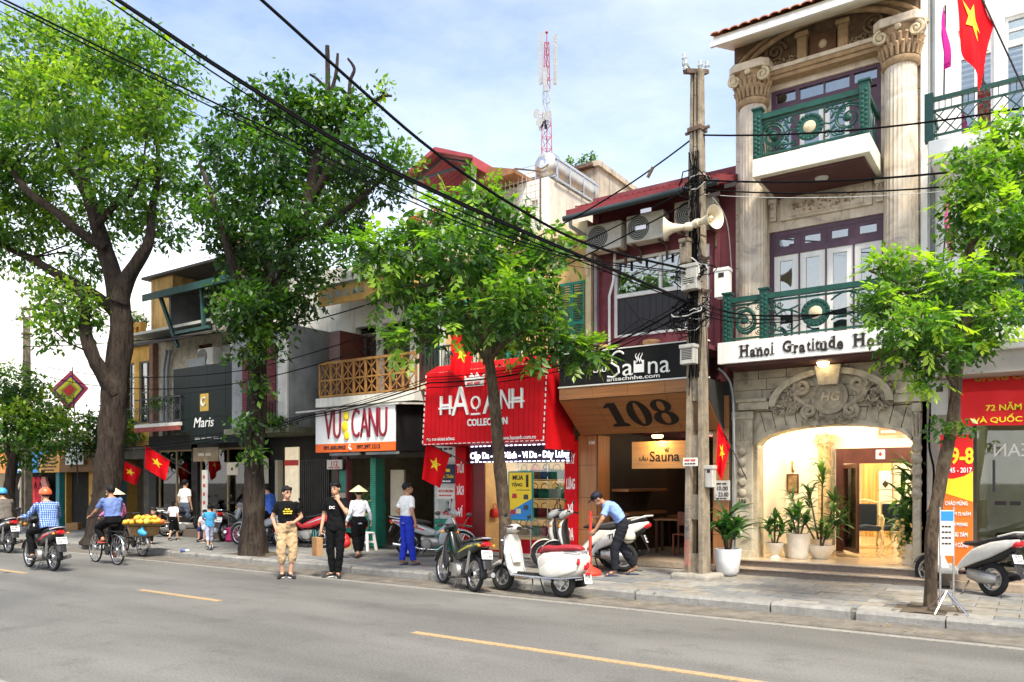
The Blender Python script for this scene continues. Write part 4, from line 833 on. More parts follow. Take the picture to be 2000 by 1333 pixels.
# promotion poster on a stand
ps = T('poster_stand', 'yellow and blue sale poster on a stand in front of the bag shop', 'poster', (-9.10,13.6,.12), 3); m_py = M('poster_yellow', (.85,.60,.03), .5, .05, 4); m_pb = M('poster_blue', (.03,.22,.55), .5, .05, 4)
G().box(-.30,.30,-.02,.02,.82,1.86).obj('frame', M('poster_green_edge', (.02,.25,.2), .5), ps, bevel=.004); G().box(-.27,.27,-.024,-.02,.85,1.83).obj('panel', m_py, ps)
G().prism([(-.27,.85),(.27,.85),(.27,1.28),(-.27,1.0)], -.028, -.0245, 'xz').obj('blue_field', m_pb, ps)
text('MUA', .2, (-.06,-.028,1.72), m_bk, ps, width=.26, height=.1, bold=.02); text('TẶNG', .2, (-.08,-.028,1.57), m_bk, ps, width=.26, height=.12, bold=.02); text('1', .3, (.17,-.028,1.64), m_bk, ps, height=.26, bold=.03)
G().box(-.1,.24,-.028,-.0245,1.455,1.47).obj('rule', m_bk, ps)
for k, (x, z, c) in enumerate(((-.14,1.34,bm_[0]),(.14,1.32,bm_[1]),(.14,1.1,bm_[1]),(-.04,1.02,bm_[3]),(-.18,1.0,bm_[0]))): G().prism([(x-.06,z-.05),(x+.06,z-.05),(x+.05,z+.05),(x-.05,z+.05)], -.031, -.0285, 'xz').obj('printed_bag', c, ps)
for sx in (-1,1): G().box(sx*.25-.015,sx*.25+.015,-.015,.015,0,.82).box(sx*.25-.02,sx*.25+.02,-.2,.2,0,.03).obj('leg', m_st, ps)
# painted pier left of the shop: notices, tuition advert, green shutter
def board(name, lab, x0, x1, z0, z1, y, mat, lines, lm_=None, cat='sign', th=.02):
    q = T(name, lab, cat); G().box(x0,x1,y,y+th,z0,z1).obj('panel', mat, q)
    for (s, zc, w, h, mm) in lines: text(s, .2, ((x0+x1)/2, y-.004, zc), mm, q, width=w, height=h, bold=.012, ext=.003)
    return q
m_rt = M('red_print', (.55,.05,.04), .6); m_nb = M('navy_board', (.02,.03,.07), .5, .2, 6); m_off = M('offwhite_board', (.68,.66,.60), .65, .1, 6, .05, streak=.2)
board('notice_board', 'white notice with small dark script at the top of the pier beside the red sign', -11.74,-11.14,2.22,2.72,13.975,m_off,[('Hàng Bông',2.62,.45,.07,m_bk),('#3',2.52,.48,.07,m_bk),('#2',2.36,.42,.11,m_bk)])
board('notice_board', 'navy blue notice with gold script on the pier beside the red pillar', -11.72,-11.16,1.72,2.16,13.975,m_nb,[('#2',2.02,.3,.1,m_py),('Ngọc Thiên',1.88,.46,.11,m_py),('#4',1.77,.36,.05,m_lw)])
board('notice_board', 'cream notice with red capitals screwed to the pier by the bag shop', -11.70,-11.18,1.36,1.62,13.975,m_off,[('NGÕ 112 HÀNG BÔNG',1.54,.44,.075,m_rt),('#5',1.44,.4,.05,m_rt)])
text('DẠY TIẾNG ANH', .2, (-11.46,13.995,1.02), m_rt, h110, 'painted_lettering', width=.62, height=.15, bold=.02)
G().box(-11.66,-11.42,13.96,14.0,1.1,1.32).obj('meter_box', M('grey_green_box', (.35,.38,.34), .6, .2, 5), h110, bevel=.01)
gs = G().box(-11.78,-11.14,13.98,14.0,.14,.90).obj('green_shutter_base', m_shut, h110)
for k in range(9): piece('shutter_slat', M('bright_green_paint', (.05,.33,.22), .5, .2, 6), gs, -11.77,-11.15,13.955,13.985,.16+k*.082,.215+k*.082,(R(20),0,0))
# ------------------------------------------------------------------ number 112: house with the yellow lattice balcony
m_wh = M('stained_whitewash', (.62,.61,.56), .85, .12, 2.5, .25, streak=.55, scol=(.18,.17,.15)); m_gry = M('grey_cement_render', (.25,.26,.265), .9, .3, 1.6, .3, streak=.4, scol=(.10,.105,.11))
m_lat = M('ochre_lattice_paint', (.33,.17,.05), .7, .35, 5, .2); m_oran = M('orange_strip', (.80,.13,.02), .5, .05, 4)
E0, E1 = -15.4, -11.8
h112 = T('lattice_balcony_house', 'whitewashed house with an ochre lattice balcony and red roofed terrace', 'building')
wall(h112, 'upper_wall', m_wh, E0, E1, 14.42, 14.62, 3.6, 7.3, [(-14.85,-14.1,3.86,5.78),(-13.9,-12.95,3.86,5.78),(-12.7,-12.0,3.86,5.6)])
G().box(E0,E1,15.8,27,2.6,7.3).obj('rear_block', m_wh, h112); [piece('inner_floor', m_dark, h112, E0,E1,14.62,15.8,z,z+.1) for z in (3.6,5.9)]
for a, b in ((-14.85,-14.1),(-13.9,-12.95),(-12.7,-12.0)):
    dd = wall(h112, 'balcony_door', m_dw, a, b, 14.48, 14.54, 3.86, 5.6, [(a+.08,(a+b)/2-.04,4.6,5.5),((a+b)/2+.04,b-.08,4.6,5.5)])
    for k in range(5): G().tube([(a+.1+k*(b-a-.2)/4,14.46,4.5),(a+.1+k*(b-a-.2)/4+.05*math.sin(k),14.46,5.0),(a+.1+k*(b-a-.2)/4,14.46,5.55)], .01, 5).obj('door_grille', m_blk, dd)
G().box(-14.95,-14.55,13.6,14.4,3.9,5.55).obj('open_door_leaf', m_dw, h112)
G().box(-15.3,-11.85,13.55,13.62,6.22,6.66).obj('yellow_fascia', M('faded_yellow_fascia', (.62,.36,.10), .7, .25, 2, .2, streak=.5, scol=(.45,.40,.33)), h112)
text('PHƯƠNG MAI', .2, (-14.4,13.545,6.44), M('faded_blue_letters', (.30,.38,.42), .8, .3, 9), h112, 'faded_lettering', width=1.5, height=.2, bold=.02)
G().box(-15.35,-11.8,13.5,14.5,6.66,6.72).obj('canopy', M('rusty_sheet', (.20,.17,.15), .8, .3, 3), h112)
G().box(-15.1,-11.8,13.3,14.42,3.62,3.84).obj('balcony_slab', m_wh, h112)
rl = G().box(-15.02,-11.82,13.34,13.40,4.68,4.74).box(-15.02,-11.82,13.34,13.40,3.86,3.91).box(-15.02,-11.82,13.35,13.39,4.26,4.30).obj('railing', m_lat, h112)
nb_ = 8; bw = 3.2/nb_
for k in range(nb_+1): piece('post', m_lat, rl, -15.02+k*bw-.02,-15.02+k*bw+.02,13.345,13.395,3.9,4.7)
for k in range(nb_):
    a, b = -15.02+k*bw+.02, -15.02+(k+1)*bw-.02
    for z0, z1 in ((3.91,4.27),(4.29,4.68)):
        beam('lattice_bar', m_lat, rl, (a,13.36,z0), (b,13.36,z1), .02, .022); beam('lattice_bar', m_lat, rl, (a,13.38,z1), (b,13.38,z0), .02, .022)
        piece('lattice_upright', m_lat, rl, (a+b)/2-.008,(a+b)/2+.008,13.362,13.378,z0,z1)
rl2 = G().box(-15.02,-14.98,13.4,14.4,4.68,4.74).box(-15.02,-14.98,13.4,14.4,3.86,3.91).obj('side_railing', m_lat, h112)
for k in range(5): beam('lattice_bar', m_lat, rl2, (-15,13.42+k*.2,3.9), (-15,13.62+k*.2,4.7), .02)
# shop sign
vs_ = T('white_shop_sign', 'white box sign with tall maroon letters and orange strip under the lattice balcony', 'sign'); m_bxw = M('sign_white', (.76,.77,.76), .45, .05, 2, streak=.3, scol=(.36,.35,.32))
G().box(-14.5,-11.94,12.82,14.1,2.47,3.47).obj('box', m_blk, vs_); G().box(-14.52,-11.93,12.79,12.82,2.66,3.48).obj('face', m_bxw, vs_); G().box(-14.52,-11.93,12.79,12.82,2.46,2.66).obj('orange_strip', m_oran, vs_)
m_mrn = M('maroon_letters', (.22,.012,.03), .5, .1, 6)
for ch, x, w in (('V',-14.05,.27),('U',-13.76,.24),('C',-13.15,.24),('A',-12.86,.26),('N',-12.58,.27),('U',-12.28,.25)): text(ch, .6, (x,12.77,3.07), m_mrn, vs_, 'letter', width=w, height=.66, ext=.02, bold=-.012)
G().ell((-13.46,12.77,3.30),(.09,.03,.12),12,8).ell((-13.5,12.77,3.05),(.10,.03,.13),12,8).ell((-13.44,12.77,2.84),(.085,.03,.11),12,8).obj('yellow_fruit_mark', M('bright_yellow', (.85,.62,.02), .5), vs_, smooth=True)
text('091.600.0962', .1, (-13.86,12.785,2.56), m_bk, vs_, width=.75, height=.10, bold=.03); text('097.397.1212', .1, (-12.75,12.785,2.56), m_bk, vs_, width=.75, height=.10, bold=.03)
G().tube([(-13.34,12.785,2.62),(-13.38,12.785,2.56),(-13.30,12.785,2.50)], [.03,.018,.03], 6).obj('phone_mark', m_lw, vs_, smooth=True)
for x in (-13.6,-12.4): G().box(x-.5,x+.5,12.85,12.9,2.38,2.44).obj('tube_lamp', m_gry, vs_)
aw = G().add([(-15.2,12.75,3.48),(-11.8,12.75,3.52),(-11.8,14.2,3.63),(-15.2,14.2,3.63),(-15.2,12.75,3.44),(-11.8,12.75,3.48),(-11.8,14.2,3.59),(-15.2,14.2,3.59)], [(0,1,2,3),(7,6,5,4),(0,4,5,1),(1,5,6,2),(2,6,7,3),(3,7,4,0)]).obj('sheet_awning', m_wh, h112)
# ground floor: green folding shutter, cream door, shop opening
G().box(E0,-14.9,14.1,14.4,.12,3.6).box(-12.0,E1,14.2,14.5,.12,3.6).box(-14.9,-12,14.0,14.3,2.35,2.55).obj('ground_wall', M('grimy_wall', (.09,.08,.065), .9, .3, 3, .3, streak=.4), h112)
G().box(-15.4,-11.8,14.3,20,.1,.17).obj('shop_floor', M('dark_floor', (.12,.11,.10), .6, .3, 4), h112)
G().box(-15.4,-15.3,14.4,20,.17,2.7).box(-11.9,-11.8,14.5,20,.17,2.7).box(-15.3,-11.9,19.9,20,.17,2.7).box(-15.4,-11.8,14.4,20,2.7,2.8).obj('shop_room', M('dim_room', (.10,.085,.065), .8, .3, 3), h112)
gsh = G().box(-13.80,-13.66,13.95,14.25,.12,2.36).obj('folding_shutter', m_shut, h112)
for k in range(42): piece('shutter_slat', M('bright_green_paint'), gsh, -13.82,-13.64,13.92,13.95,.16+k*.052,.195+k*.052)
for k in range(42): piece('shutter_slat', m_shut, gsh, -13.66,-13.64,13.95,14.25,.16+k*.052,.195+k*.052)
G().box(-13.30,-12.86,14.1,14.16,.9,2.05).obj('cream_panel', M('cream_board', (.45,.40,.30), .7, .15, 4, .1, streak=.2), h112)
G().box(-15.0,-14.72,13.98,14.04,1.5,2.05).obj('dark_green_board', m_shut, h112); G().box(-14.98,-14.72,13.98,14.04,.5,1.48).obj('cream_door_panel', M('cream_board'), h112); G().box(-15.06,-15.0,13.95,14.1,.12,2.4).box(-14.72,-14.66,13.95,14.1,.12,2.4).obj('maroon_jamb', m_mar, h112)
hn = T('house_number_plate', 'small white house number plate reading 112 hung by the fruit shop', 'sign', (-14.95,13.8,2.2)); G().box(-.27,.27,-.02,.02,-.12,.12).obj('plate', m_off, hn); text('112', .2, (0,-.024,.02), m_rt, hn, height=.13, bold=.02); text('HÀNG BÔNG', .1, (0,-.024,-.08), m_rt, hn, width=.4)
lamp('shop_glow', 'POINT', (-13.2,16,2.5), 8, (1,.85,.6), .2)
# roof terrace with red gable roof
G().box(-15.0,-11.9,16.2,26,7.3,8.25).obj('terrace_block', m_wh, h112)
ts = T('roof_sign', 'white rooftop board with red characters on the terrace edge behind the young tree', 'sign'); G().box(-14.7,-13.1,16.1,16.16,8.45,9.2).obj('panel', m_bxw, ts); text('神 木', .4, (-13.9,16.09,8.85), m_rt, ts, width=1.2, bold=.02); 
for x in (-14.5,-13.3): G().box(x-.03,x+.03,16.16,16.22,8.2,9.1).obj('strut', m_st, ts)
te = T('terrace_shelter', 'red corrugated gable roof on white posts over a roof terrace', 'shelter'); m_rr = M('red_corrugated_sheet', (.36,.06,.07), .5, .15, 3, streak=.2)
apex, ev, xw = 10.62, 10.15, (-14.62, -13.45, -12.2)
def rib(x0, z0, x1, z1): 
    g = G(); n = 56; rows = []
    for k in range(n+1):
        y = 16.0+4.6*k/n; dz = .03 if k % 2 else 0
        rows.append([(x0, y, z0+dz), (x1, y, z1+dz)])
    g.grid(rows); return g
rib(xw[0], ev, xw[1], apex).obj('roof_slope', m_rr, te); rib(xw[1], apex, xw[2], ev).obj('roof_slope', m_rr, te)
G().prism([(xw[0],ev-.02),(xw[1],apex-.02),(xw[2],ev-.02),(xw[2],ev+.06),(xw[1],apex+.10),(xw[0],ev+.06)], 15.96, 16.0, 'xz').obj('gable_trim', m_rr, te)
G().prism([(xw[2]-.02,ev-.22),(xw[2]+.02,ev-.22),(xw[2]+.02,ev+.03),(xw[2]-.02,ev+.03)], 16.0, 20.6, 'xz').obj('eave_trim', m_rr, te)
for y in (16.3,18.4,20.4):
    for x in (-14.45,-12.4): G().box(x-.045,x+.045,y-.045,y+.045,8.2,ev+.05).obj('post', m_white, te)
    G().bar((-14.45,y,ev),(-12.4,y,ev),.06).bar((-14.45,y,ev),(xw[1],y,apex-.08),.05).bar((-12.4,y,ev),(xw[1],y,apex-.08),.05).obj('truss', M('dark_steel', (.07,.07,.08), .6), te)
for z in (8.55,8.85): G().box(-14.45,-12.4,16.28,16.32,z,z+.03).box(-12.42,-12.38,16.3,20.4,z,z+.03).obj('guard_rail', m_white, te)
G().box(-14.4,-12.45,20.3,20.4,8.25,10.1).obj('back_sheet', m_gry, te)
# rooftop room, water tank and parapet of the yellow house
G().box(-13.0,-10.66,17.3,24,7.2,9.7).obj('rooftop_room', M('dirty_render', (.52,.49,.43), .9, .15, 2, .25, streak=.5, scol=(.22,.19,.15)), h110)
rm = wall(h110, 'rooftop_front', m_white, -11.6,-10.68,17.24,17.30,7.2,9.72,[(-11.2,-11.0,9.0,9.2)]); 
sp_ = G().prism([(-13.0,9.75),(-11.3,9.75),(-11.3,9.85),(-13.0,10.35)], 16.6, 19.5, 'xz').obj('rusty_lean_to_roof', M('rust_sheet', (.25,.12,.06), .85, .4, 4, .2), h110)
gr_ = T('wire_screen', 'square wire mesh screen in front of the rooftop room', 'screen'); m_wire = M('galvanised_wire', (.42,.41,.38), .5, .2, 9, metal=.4)
for k in range(16): G().tube([(-12.75+k*.135,16.9,8.2),(-12.75+k*.135,16.9,10.15-.035*k)], .009, 4).obj('wire', m_wire, gr_)
for k in range(11): G().tube([(-12.75,16.9,8.25+k*.17),(-10.72,16.9,8.25+k*.17-.0*k)], .008, 4).obj('wire', m_wire, gr_)
G().tube([(-10.70,16.9,7.6),(-10.70,16.9,9.75),(-11.5,16.9,10.0)], .025, 6).obj('frame', M('rusty_steel'), gr_)
tk = T('water_tank', 'horizontal stainless steel water tank lying on the rooftop wall', 'water tank', (-10.92,17.45,10.16)); m_stn = M('stainless', (.50,.49,.46), .42, .15, 4, metal=.75)
G().lathe([(.10,-.1),(.22,-.08),(.30,-.02),(.345,.08),(.345,2.3),(.30,2.42),(.15,2.5)], (0,0,0), 28, 'y').obj('barrel', m_stn, tk, smooth=True)
G().lathe([(.12,-.135),(.17,-.125),(.19,-.09),(.12,-.09)], (0,0,0), 24, 'y').obj('manhole_ring', m_st, tk, smooth=True); G().lathe([(0,-.14),(.12,-.13),(.12,-.1)], (0,0,0), 20, 'y').obj('manhole_lid', m_white, tk, smooth=True)
G().add([(.35*math.cos(a)*1.003, y, .35*math.sin(a)*1.003) for y in (.12,.34) for a in [R(40+10*k) for k in range(10)]], [(k,k+1,k+11,k+10) for k in range(9)]).obj('blue_label', M('tank_label_blue', (.05,.14,.40), .5), tk)
for y in (.1,.75,1.5,2.2):
    G().bar((-.33,y,-.46),(-.33,y,.0),.04).bar((.33,y,-.46),(.33,y,.1),.04).bar((-.33,y,-.32),(.33,y,-.32),.04).obj('cradle', m_st, tk)
G().bar((.34,.0,.1),(.34,2.4,.1),.035).bar((.34,0,-.42),(.34,2.4,-.42),.035).obj('rail', m_st, tk)
rb = T('rear_parapet_house', 'weathered concrete rooftop wall with weeds behind the water tank', 'building'); G().box(-13.6,-10.80,20.2,30,2,11.0).obj('wall', M('stained_concrete', (.40,.35,.28), .9, .2, 2.2, .35, streak=.75, scol=(.10,.085,.065)), rb)
G().box(-14.4,-10.9,20.0,22,11.0,11.10).obj('roof_sheet', M('rusty_steel'), rb); G().box(-10.95,-10.72,20.1,30,11.0,11.16).obj('coping', M('stained_concrete'), rb)
# telecom mast further back
mh = T('rear_tower_house', 'tall plain house far behind the row carrying the telecom mast', 'building'); G().box(-18.5,-14.2,24,34,0,13.2).obj('wall', m_wh, mh)
ms = T('telecom_mast', 'red and white lattice telecom mast with antenna panels above the rooftops', 'mast', (-15.86,25.5,13.2)); ms.scale = (.8,.8,1); m_mr = M('mast_red', (.34,.05,.04), .6, .2, 8); m_mw = M('mast_white', (.36,.37,.38), .6, .1, 8)
Lg = [(.34*math.cos(a), .34*math.sin(a)) for a in (0, 2*PI/3, 4*PI/3)]
for k in range(12):
    z0, z1 = k*.46, (k+1)*.46; s0, s1 = 1-.055*k, 1-.055*(k+1); mm = m_mr if k not in (6,7) else m_mw; g = G()
    for i in range(3):
        a, b = Lg[i], Lg[(i+1)%3]; g.tube([(a[0]*s0,a[1]*s0,z0),(a[0]*s1,a[1]*s1,z1)], .022, 5); g.tube([(a[0]*s0,a[1]*s0,z0),(b[0]*s1,b[1]*s1,z1)], .012, 4); g.tube([(a[0]*s1,a[1]*s1,z1),(b[0]*s1,b[1]*s1,z1)], .012, 4)
    g.obj('lattice_section', mm, ms)
G().tube([(0,0,5.5),(0,0,5.9)], .02, 5).ell((0,0,5.92),(.08,.08,.05),8,5).obj('beacon', m_mr, ms)
for x, y, z, h in ((-.28,-.1,3.95,2.0),(.42,.1,3.85,1.9),(.12,-.35,3.5,.9)): G().box(x-.08,x+.08,y-.04,y+.04,z,z+h).tube([(x,y,z+.2),(0,0,z+.2)], .015, 4).tube([(x,y,z+h*.7),(0,0,z+h*.7)], .015, 4).obj('antenna_panel', m_mw if x < .4 else m_wire, ms)
for x, z in ((-.36,2.75),(.3,2.55),(-.2,2.4)): G().lathe([(0,.02),(.17,-.06),(.19,-.10)], (x,-.25,z), 14, 'y').tube([(x,-.2,z),(0,0,z)], .02, 5).obj('dish', m_mw if x < 0 else m_wire, ms, smooth=True)
for k in range(5): G().box(-.2+.1*k-.05,-.2+.1*k+.05,-.3,-.2,2.1+.15*(k % 3),2.4+.15*(k % 3)).obj('radio_box', m_blk if k % 2 else m_mw, ms)

# ------------------------------------------------------------------ narrow house left of 112 with a projecting grey bay
hF = T('grey_bay_house', 'narrow dark house with a projecting grey cement bay and louvred shutters', 'building'); F0, F1 = -18.0, -15.4
G().box(F0,-15.72,12.95,14.8,3.15,5.75).obj('bay', m_gry, hF); G().box(F0,F1,14.8,27,2.6,7.6).obj('rear_block', m_wh, hF)
G().box(-16.05,-15.70,12.90,12.95,3.1,5.8).obj('white_edge', m_wh, hF)
for a in (-17.5,-16.8): 
    s_ = G().box(a,a+.62,12.90,12.95,3.5,5.3).obj('louvre_shutter', m_mar, hF)
    for k in range(24): piece('slat', m_mar, s_, a+.04,a+.58,12.875,12.90,3.55+k*.072,3.585+k*.072,(R(20),0,0))
G().box(F0,F1,12.7,14.8,3.0,3.15).obj('bay_floor', M('mossy_slab', (.17,.17,.12), .9, .4, 5, .4), hF)
for k in range(9): piece('iron_bar', m_blk, hF, -16.9+k*.12,-16.885+k*.12,12.72,12.735,3.15,3.75)
piece('iron_rail', m_blk, hF, -16.95,-15.85,12.71,12.745,3.75,3.78)
G().box(F0,-15.42,14.2,14.5,.12,3.0).obj('ground_wall', m_dark, hF)
rs3 = G().box(-17.3,-15.5,14.1,14.2,.14,2.35).obj('roller_shutter', M('dark_shutter_steel', (.05,.045,.04), .6, .3, 3, .1), hF)
for k in range(22): piece('shutter_fold', M('shutter_fold', (.04,.036,.03), .6, .3, 3), rs3, -17.28+k*.081,-17.24+k*.081,14.075,14.1,.16,2.33)
G().box(-17.75,-17.5,13.6,13.75,.12,2.4).obj('white_pier', m_wh, hF); G().box(-17.42,-17.32,13.9,14.1,.12,2.35).obj('cream_pier', M('cream_board'), hF)

# ------------------------------------------------------------------ dark jewellery shop with green roofed terrace
hG = T('green_terrace_house', 'old ornate house with a dark green roofed terrace above the black shop sign', 'building'); G0, G1 = -23.6, -18.0
m_stone = M('grey_stone_relief', (.44,.40,.32), .85, .35, 6, .6, streak=.4); m_dg = M('dark_green_steel', (.025,.075,.07), .5, .25, 5)
wall(hG, 'upper_wall', m_stone, G0, G1, 14.2, 14.4, 3.2, 6.3, [(-22.6,-21.8,3.6,5.2),(-21.4,-20.7,5.35,5.95),(-20.2,-19.5,5.35,5.95)])
G().box(G0,G1,15.0,27,2.6,6.3).obj('rear_block', m_wh, hG); G().box(-22.62,-21.78,14.9,15,3.5,6).box(-21.5,-19.4,14.9,15,5.2,6.1).obj('dark_room', m_dark, hG)
for x in (-21.3,-20.4,-19.6): carving(x, 5.05, 14.2, .3, .2, 26, int(x*10), .06).obj('relief_ornament', m_stone, hG, smooth=True)
window(hG, -22.6,-21.8,3.6,5.2,14.25,2,2,m_white); window(hG, -21.4,-20.7,5.35,5.95,14.25,1,1,m_dw); window(hG, -20.2,-19.5,5.35,5.95,14.25,1,1,m_dw)
for x in (-23.1,-22.9): G().tube([(x,14.1,3.2),(x,14.1,5.3),(x+.25,14.05,5.9)], .05, 8).obj('drainpipe', M('grey_pipe'), hG, smooth=True)
m_rs = M('dark_corrugated_sheet', (.06,.055,.05), .7, .3, 4); g = G(); rows = []
for k in range(61): x = -23.2+4.1*k/60; rows.append([(x,13.1,5.95+(.025 if k % 2 else 0)), (x,14.3,6.25+(.025 if k % 2 else 0))])
g.grid(rows).obj('corrugated_awning', m_rs, hG)
G().box(-23.2,-19.1,13.08,13.11,5.90,5.99).obj('awning_edge', m_rs, hG)
# terrace: grey back wall, green posts, sloping roof, pots
G().box(-22.0,-21.9,13.6,15.2,6.3,7.6).box(-21.9,-18.0,15.2,15.3,6.3,7.9).obj('terrace_wall', m_gry, hG)
G().box(-23.7,G1,13.2,15.3,6.28,6.36).obj('terrace_floor', m_wh, hG)
for x0 in (-20.9,-20.0,-19.1): window(hG, x0,x0+.8,6.4,7.5,15.1,2,1,m_dg)
G().prism([(12.95,7.22),(12.95,7.34),(15.4,8.0),(15.4,7.88)], -22.3, -17.9, 'yz').obj('terrace_roof', M('mossy_roof', (.10,.10,.07), .9, .4, 4, .3), hG)
G().box(-22.3,-17.9,12.92,12.96,7.16,7.36).obj('roof_fascia', m_dg, hG)
for p0, p1 in (((-21.6,13.1,7.2),(-20.9,13.2,5.7)),((-19.6,13.1,7.3),(-19.55,13.15,6.1)),((-20.9,13.15,6.1),(-19.3,13.15,6.1))): G().bar(p0,p1,.09).obj('steel_post', m_dg, hG)
G().box(-19.4,-18.0,13.3,14.3,6.0,6.2).box(-19.3,-18.05,13.2,13.3,6.2,6.5).obj('stone_ledge', m_cream, hG, bevel=.02)
G().lathe([(.10,0),(.13,.2),(.18,.32),(.18,.36)], (-18.9,13.3,6.5), 14).obj('ledge_urn', m_cream, hG, smooth=True)
G().box(-19.2,-18.3,13.9,14.6,6.2,8.9).obj('brick_pier', M('brown_brick_pier', (.24,.13,.09), .85, .35, 9, .4), hG); 
for z in (7.9,8.4,8.8): piece('pier_band', m_cream, hG, -19.26,-18.24,13.84,14.66,z,z+.09)
aircon(-19.95, 5.12, 13.45, 'air conditioner left of two under the corrugated awning by the black sign', .72, .5); aircon(-19.05, 5.25, 13.6, 'smaller air conditioner right of two under the corrugated awning by the black sign', .55, .4)
jb = T('black_shop_sign', 'tall black glass shop signboard with a gold emblem and pale script', 'sign'); m_bg = M('dark_green_glass', (.004,.010,.010), .35, .3, 2, spec=.1)
for i in range(4): 
    for j in range(3): piece('glass_panel', m_bg, jb, -21.35+i*.84,-21.35+(i+1)*.84-.008,13.34,13.42,2.85+j*.75 if i or j else 3.2,2.85+(j+1)*.75-.008)
piece('raised_panel', M('grey_glass', (.10,.12,.13), .2, .2, 2), jb, -20.75,-19.9,13.42,13.5,5.0,5.35)
text('Maris', .4, (-19.85,13.33,3.45), m_lw, jb, width=.95, height=.28, bold=.004, shear=.2); text('#5', .1, (-19.5,13.33,3.0), M('grey_letters', (.3,.3,.28), .5), jb, width=1.5, height=.09)
G().box(-20.0,-19.6,13.325,13.34,3.78,4.28).obj('emblem_plate', M('gold_plate', (.42,.28,.05), .35, .2, 6, metal=.6), jb); G().tube(spiral(-19.8,4.02,13.31,.15,.05,.8,R(60)), .022, 6).obj('emblem', m_lw, jb, smooth=True)
# iron balcony shared with the yellow corner house
G().box(-23.3,-20.9,13.25,14.3,3.42,3.52).obj('balcony_slab', m_wh, hG); G().box(-23.3,-20.9,13.24,13.3,3.28,3.42).obj('balcony_fascia', M('dull_red_paint', (.25,.06,.05), .7, .3, 4), hG)
ir = G().box(-23.3,-20.9,13.26,13.30,4.26,4.30).box(-23.3,-20.9,13.26,13.30,3.56,3.59).obj('railing', M('dark_steel'), hG)
for k in range(9):
    x = -23.2+k*.27; G().tube(spiral(x,3.93,13.28,.12,.02,1.5,0,d=(-1)**k), .010, 4).tube([(x+.13,13.28,3.58),(x+.13,13.28,4.27)], .009, 4).obj('scroll', M('dark_steel'), ir)
# ground floor of the dark shop
G().box(G0,-23.2,13.9,14.2,.12,3.2).box(-21.3,-21.0,13.9,14.2,.12,3.2).box(-18.35,-18.0,13.6,14.2,.12,3.2).box(-23.2,-18.35,13.9,14.2,2.75,3.2).obj('ground_wall', M('black_stone', (.018,.018,.017), .5, .3, 4, spec=.2), hG)
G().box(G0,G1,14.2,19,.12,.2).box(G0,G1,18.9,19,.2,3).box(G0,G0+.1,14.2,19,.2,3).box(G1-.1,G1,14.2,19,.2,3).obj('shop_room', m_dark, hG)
for x0, x1 in ((-23.2,-21.3),(-21.0,-18.35)): window(hG, x0,x1,.2,2.75,14.0,2,1,M('brass_frame', (.30,.22,.12), .5), glass=m_clear, name='shop_window')
lamp('shop_glow', 'POINT', (-20,16,2.6), 5, (1,.85,.6), .2)
board('hanging_banner', 'narrow white vertical banner with red characters beside the dark shop door', -20.25,-19.98,.75,2.1,13.55,m_off,[(s,1.9-k*.25,.14,.14,m_rt) for k, s in enumerate(('#1','#2','#1','#2','#1'))])
board('small_sign', 'small cream wall sign on the dark shopfront under the black signboard', -19.0,-18.5,1.95,2.3,13.5,M('cream_board'),[('#1',2.12,.1,.12,m_bk)])
board('small_sign', 'long brown name sign over the dark shop door', -20.6,-19.4,2.35,2.75,13.5,M('brown_sign', (.20,.15,.09), .6, .3, 5),[('#2',2.55,.7,.12,M('cream_board'))])

# ------------------------------------------------------------------ yellow corner house
hI = T('ochre_corner_house', 'streaked ochre yellow old house with tall shuttered windows beside the big tree', 'building'); m_och = M('ochre_plaster', (.64,.36,.08), .85, .2, 2, .3, streak=.5, scol=(.20,.13,.06))
wall(hI, 'upper_wall', m_och, -26.2,-23.6,14.3,14.5,2.9,6.25,[(-25.75,-25.15,3.7,5.75),(-24.85,-24.05,3.7,5.75)]); G().box(-26.2,-23.6,15,25,2.6,6.25).obj('rear_block', m_och, hI)
for a, b in ((-25.75,-25.15),(-24.85,-24.05)): window(hI, a,b,3.7,5.75,14.34,2,4,M('grey_green_frame', (.15,.18,.16), .6)); 
G().box(-26.2,-23.6,14.1,14.5,6.25,6.45).obj('cornice', M('mossy_slab'), hI)
pp = wall(hI, 'parapet', m_och, -26.2,-24.6,14.2,14.4,6.45,7.05,[(-25.5+k*.3,-25.3+k*.3,6.6,6.9) for k in range(3)])
G().box(-24.65,-23.4,14.6,17.5,6.25,8.5).obj('streaked_stair_tower', M('streaked_ochre', (.58,.36,.13), .85, .2, 2, .3, streak=.95, scol=(.10,.075,.05)), hI); G().box(-23.4,-20.5,15.6,18,6.3,8.6).obj('white_side_wall', m_wh, hI)
G().box(-24.9,-20.3,14.4,18,8.5,8.58).obj('tower_roof', m_rs, hI)
for k in range(4): G().box(-23+.7*k-.02,-23+.7*k+.02,16,16.04,8.58,9.05).obj('roof_post', m_rs, hI)
piece('roof_rail', m_rs, hI, -23.05,-20.85,16,16.04,9.02,9.06)
G().box(-23.75,-23.55,14.0,14.3,.12,6.2).obj('brown_pier', M('brown_brick_pier'), hI)
G().box(-26.2,-25.9,13.9,14.3,.12,2.9).box(-23.9,-23.6,13.9,14.3,.12,2.9).box(-25.9,-23.9,13.9,14.3,2.5,2.9).obj('ground_wall', M('grimy_wall'), hI); G().box(-25.9,-23.9,16,16.1,.12,2.6).box(-26.2,-23.6,14.3,16,2.6,2.7).obj('shop_room', m_dark, hI)
G().box(-25.2,-24.9,13.7,13.9,.12,2.4).obj('dark_blue_post', M('navy_post', (.03,.07,.10), .6, .3, 5), hI)
for k in range(7): G().tube([(-24.95+k*.0,0,0),(-24.95,0,.01)], .001, 3) if False else None
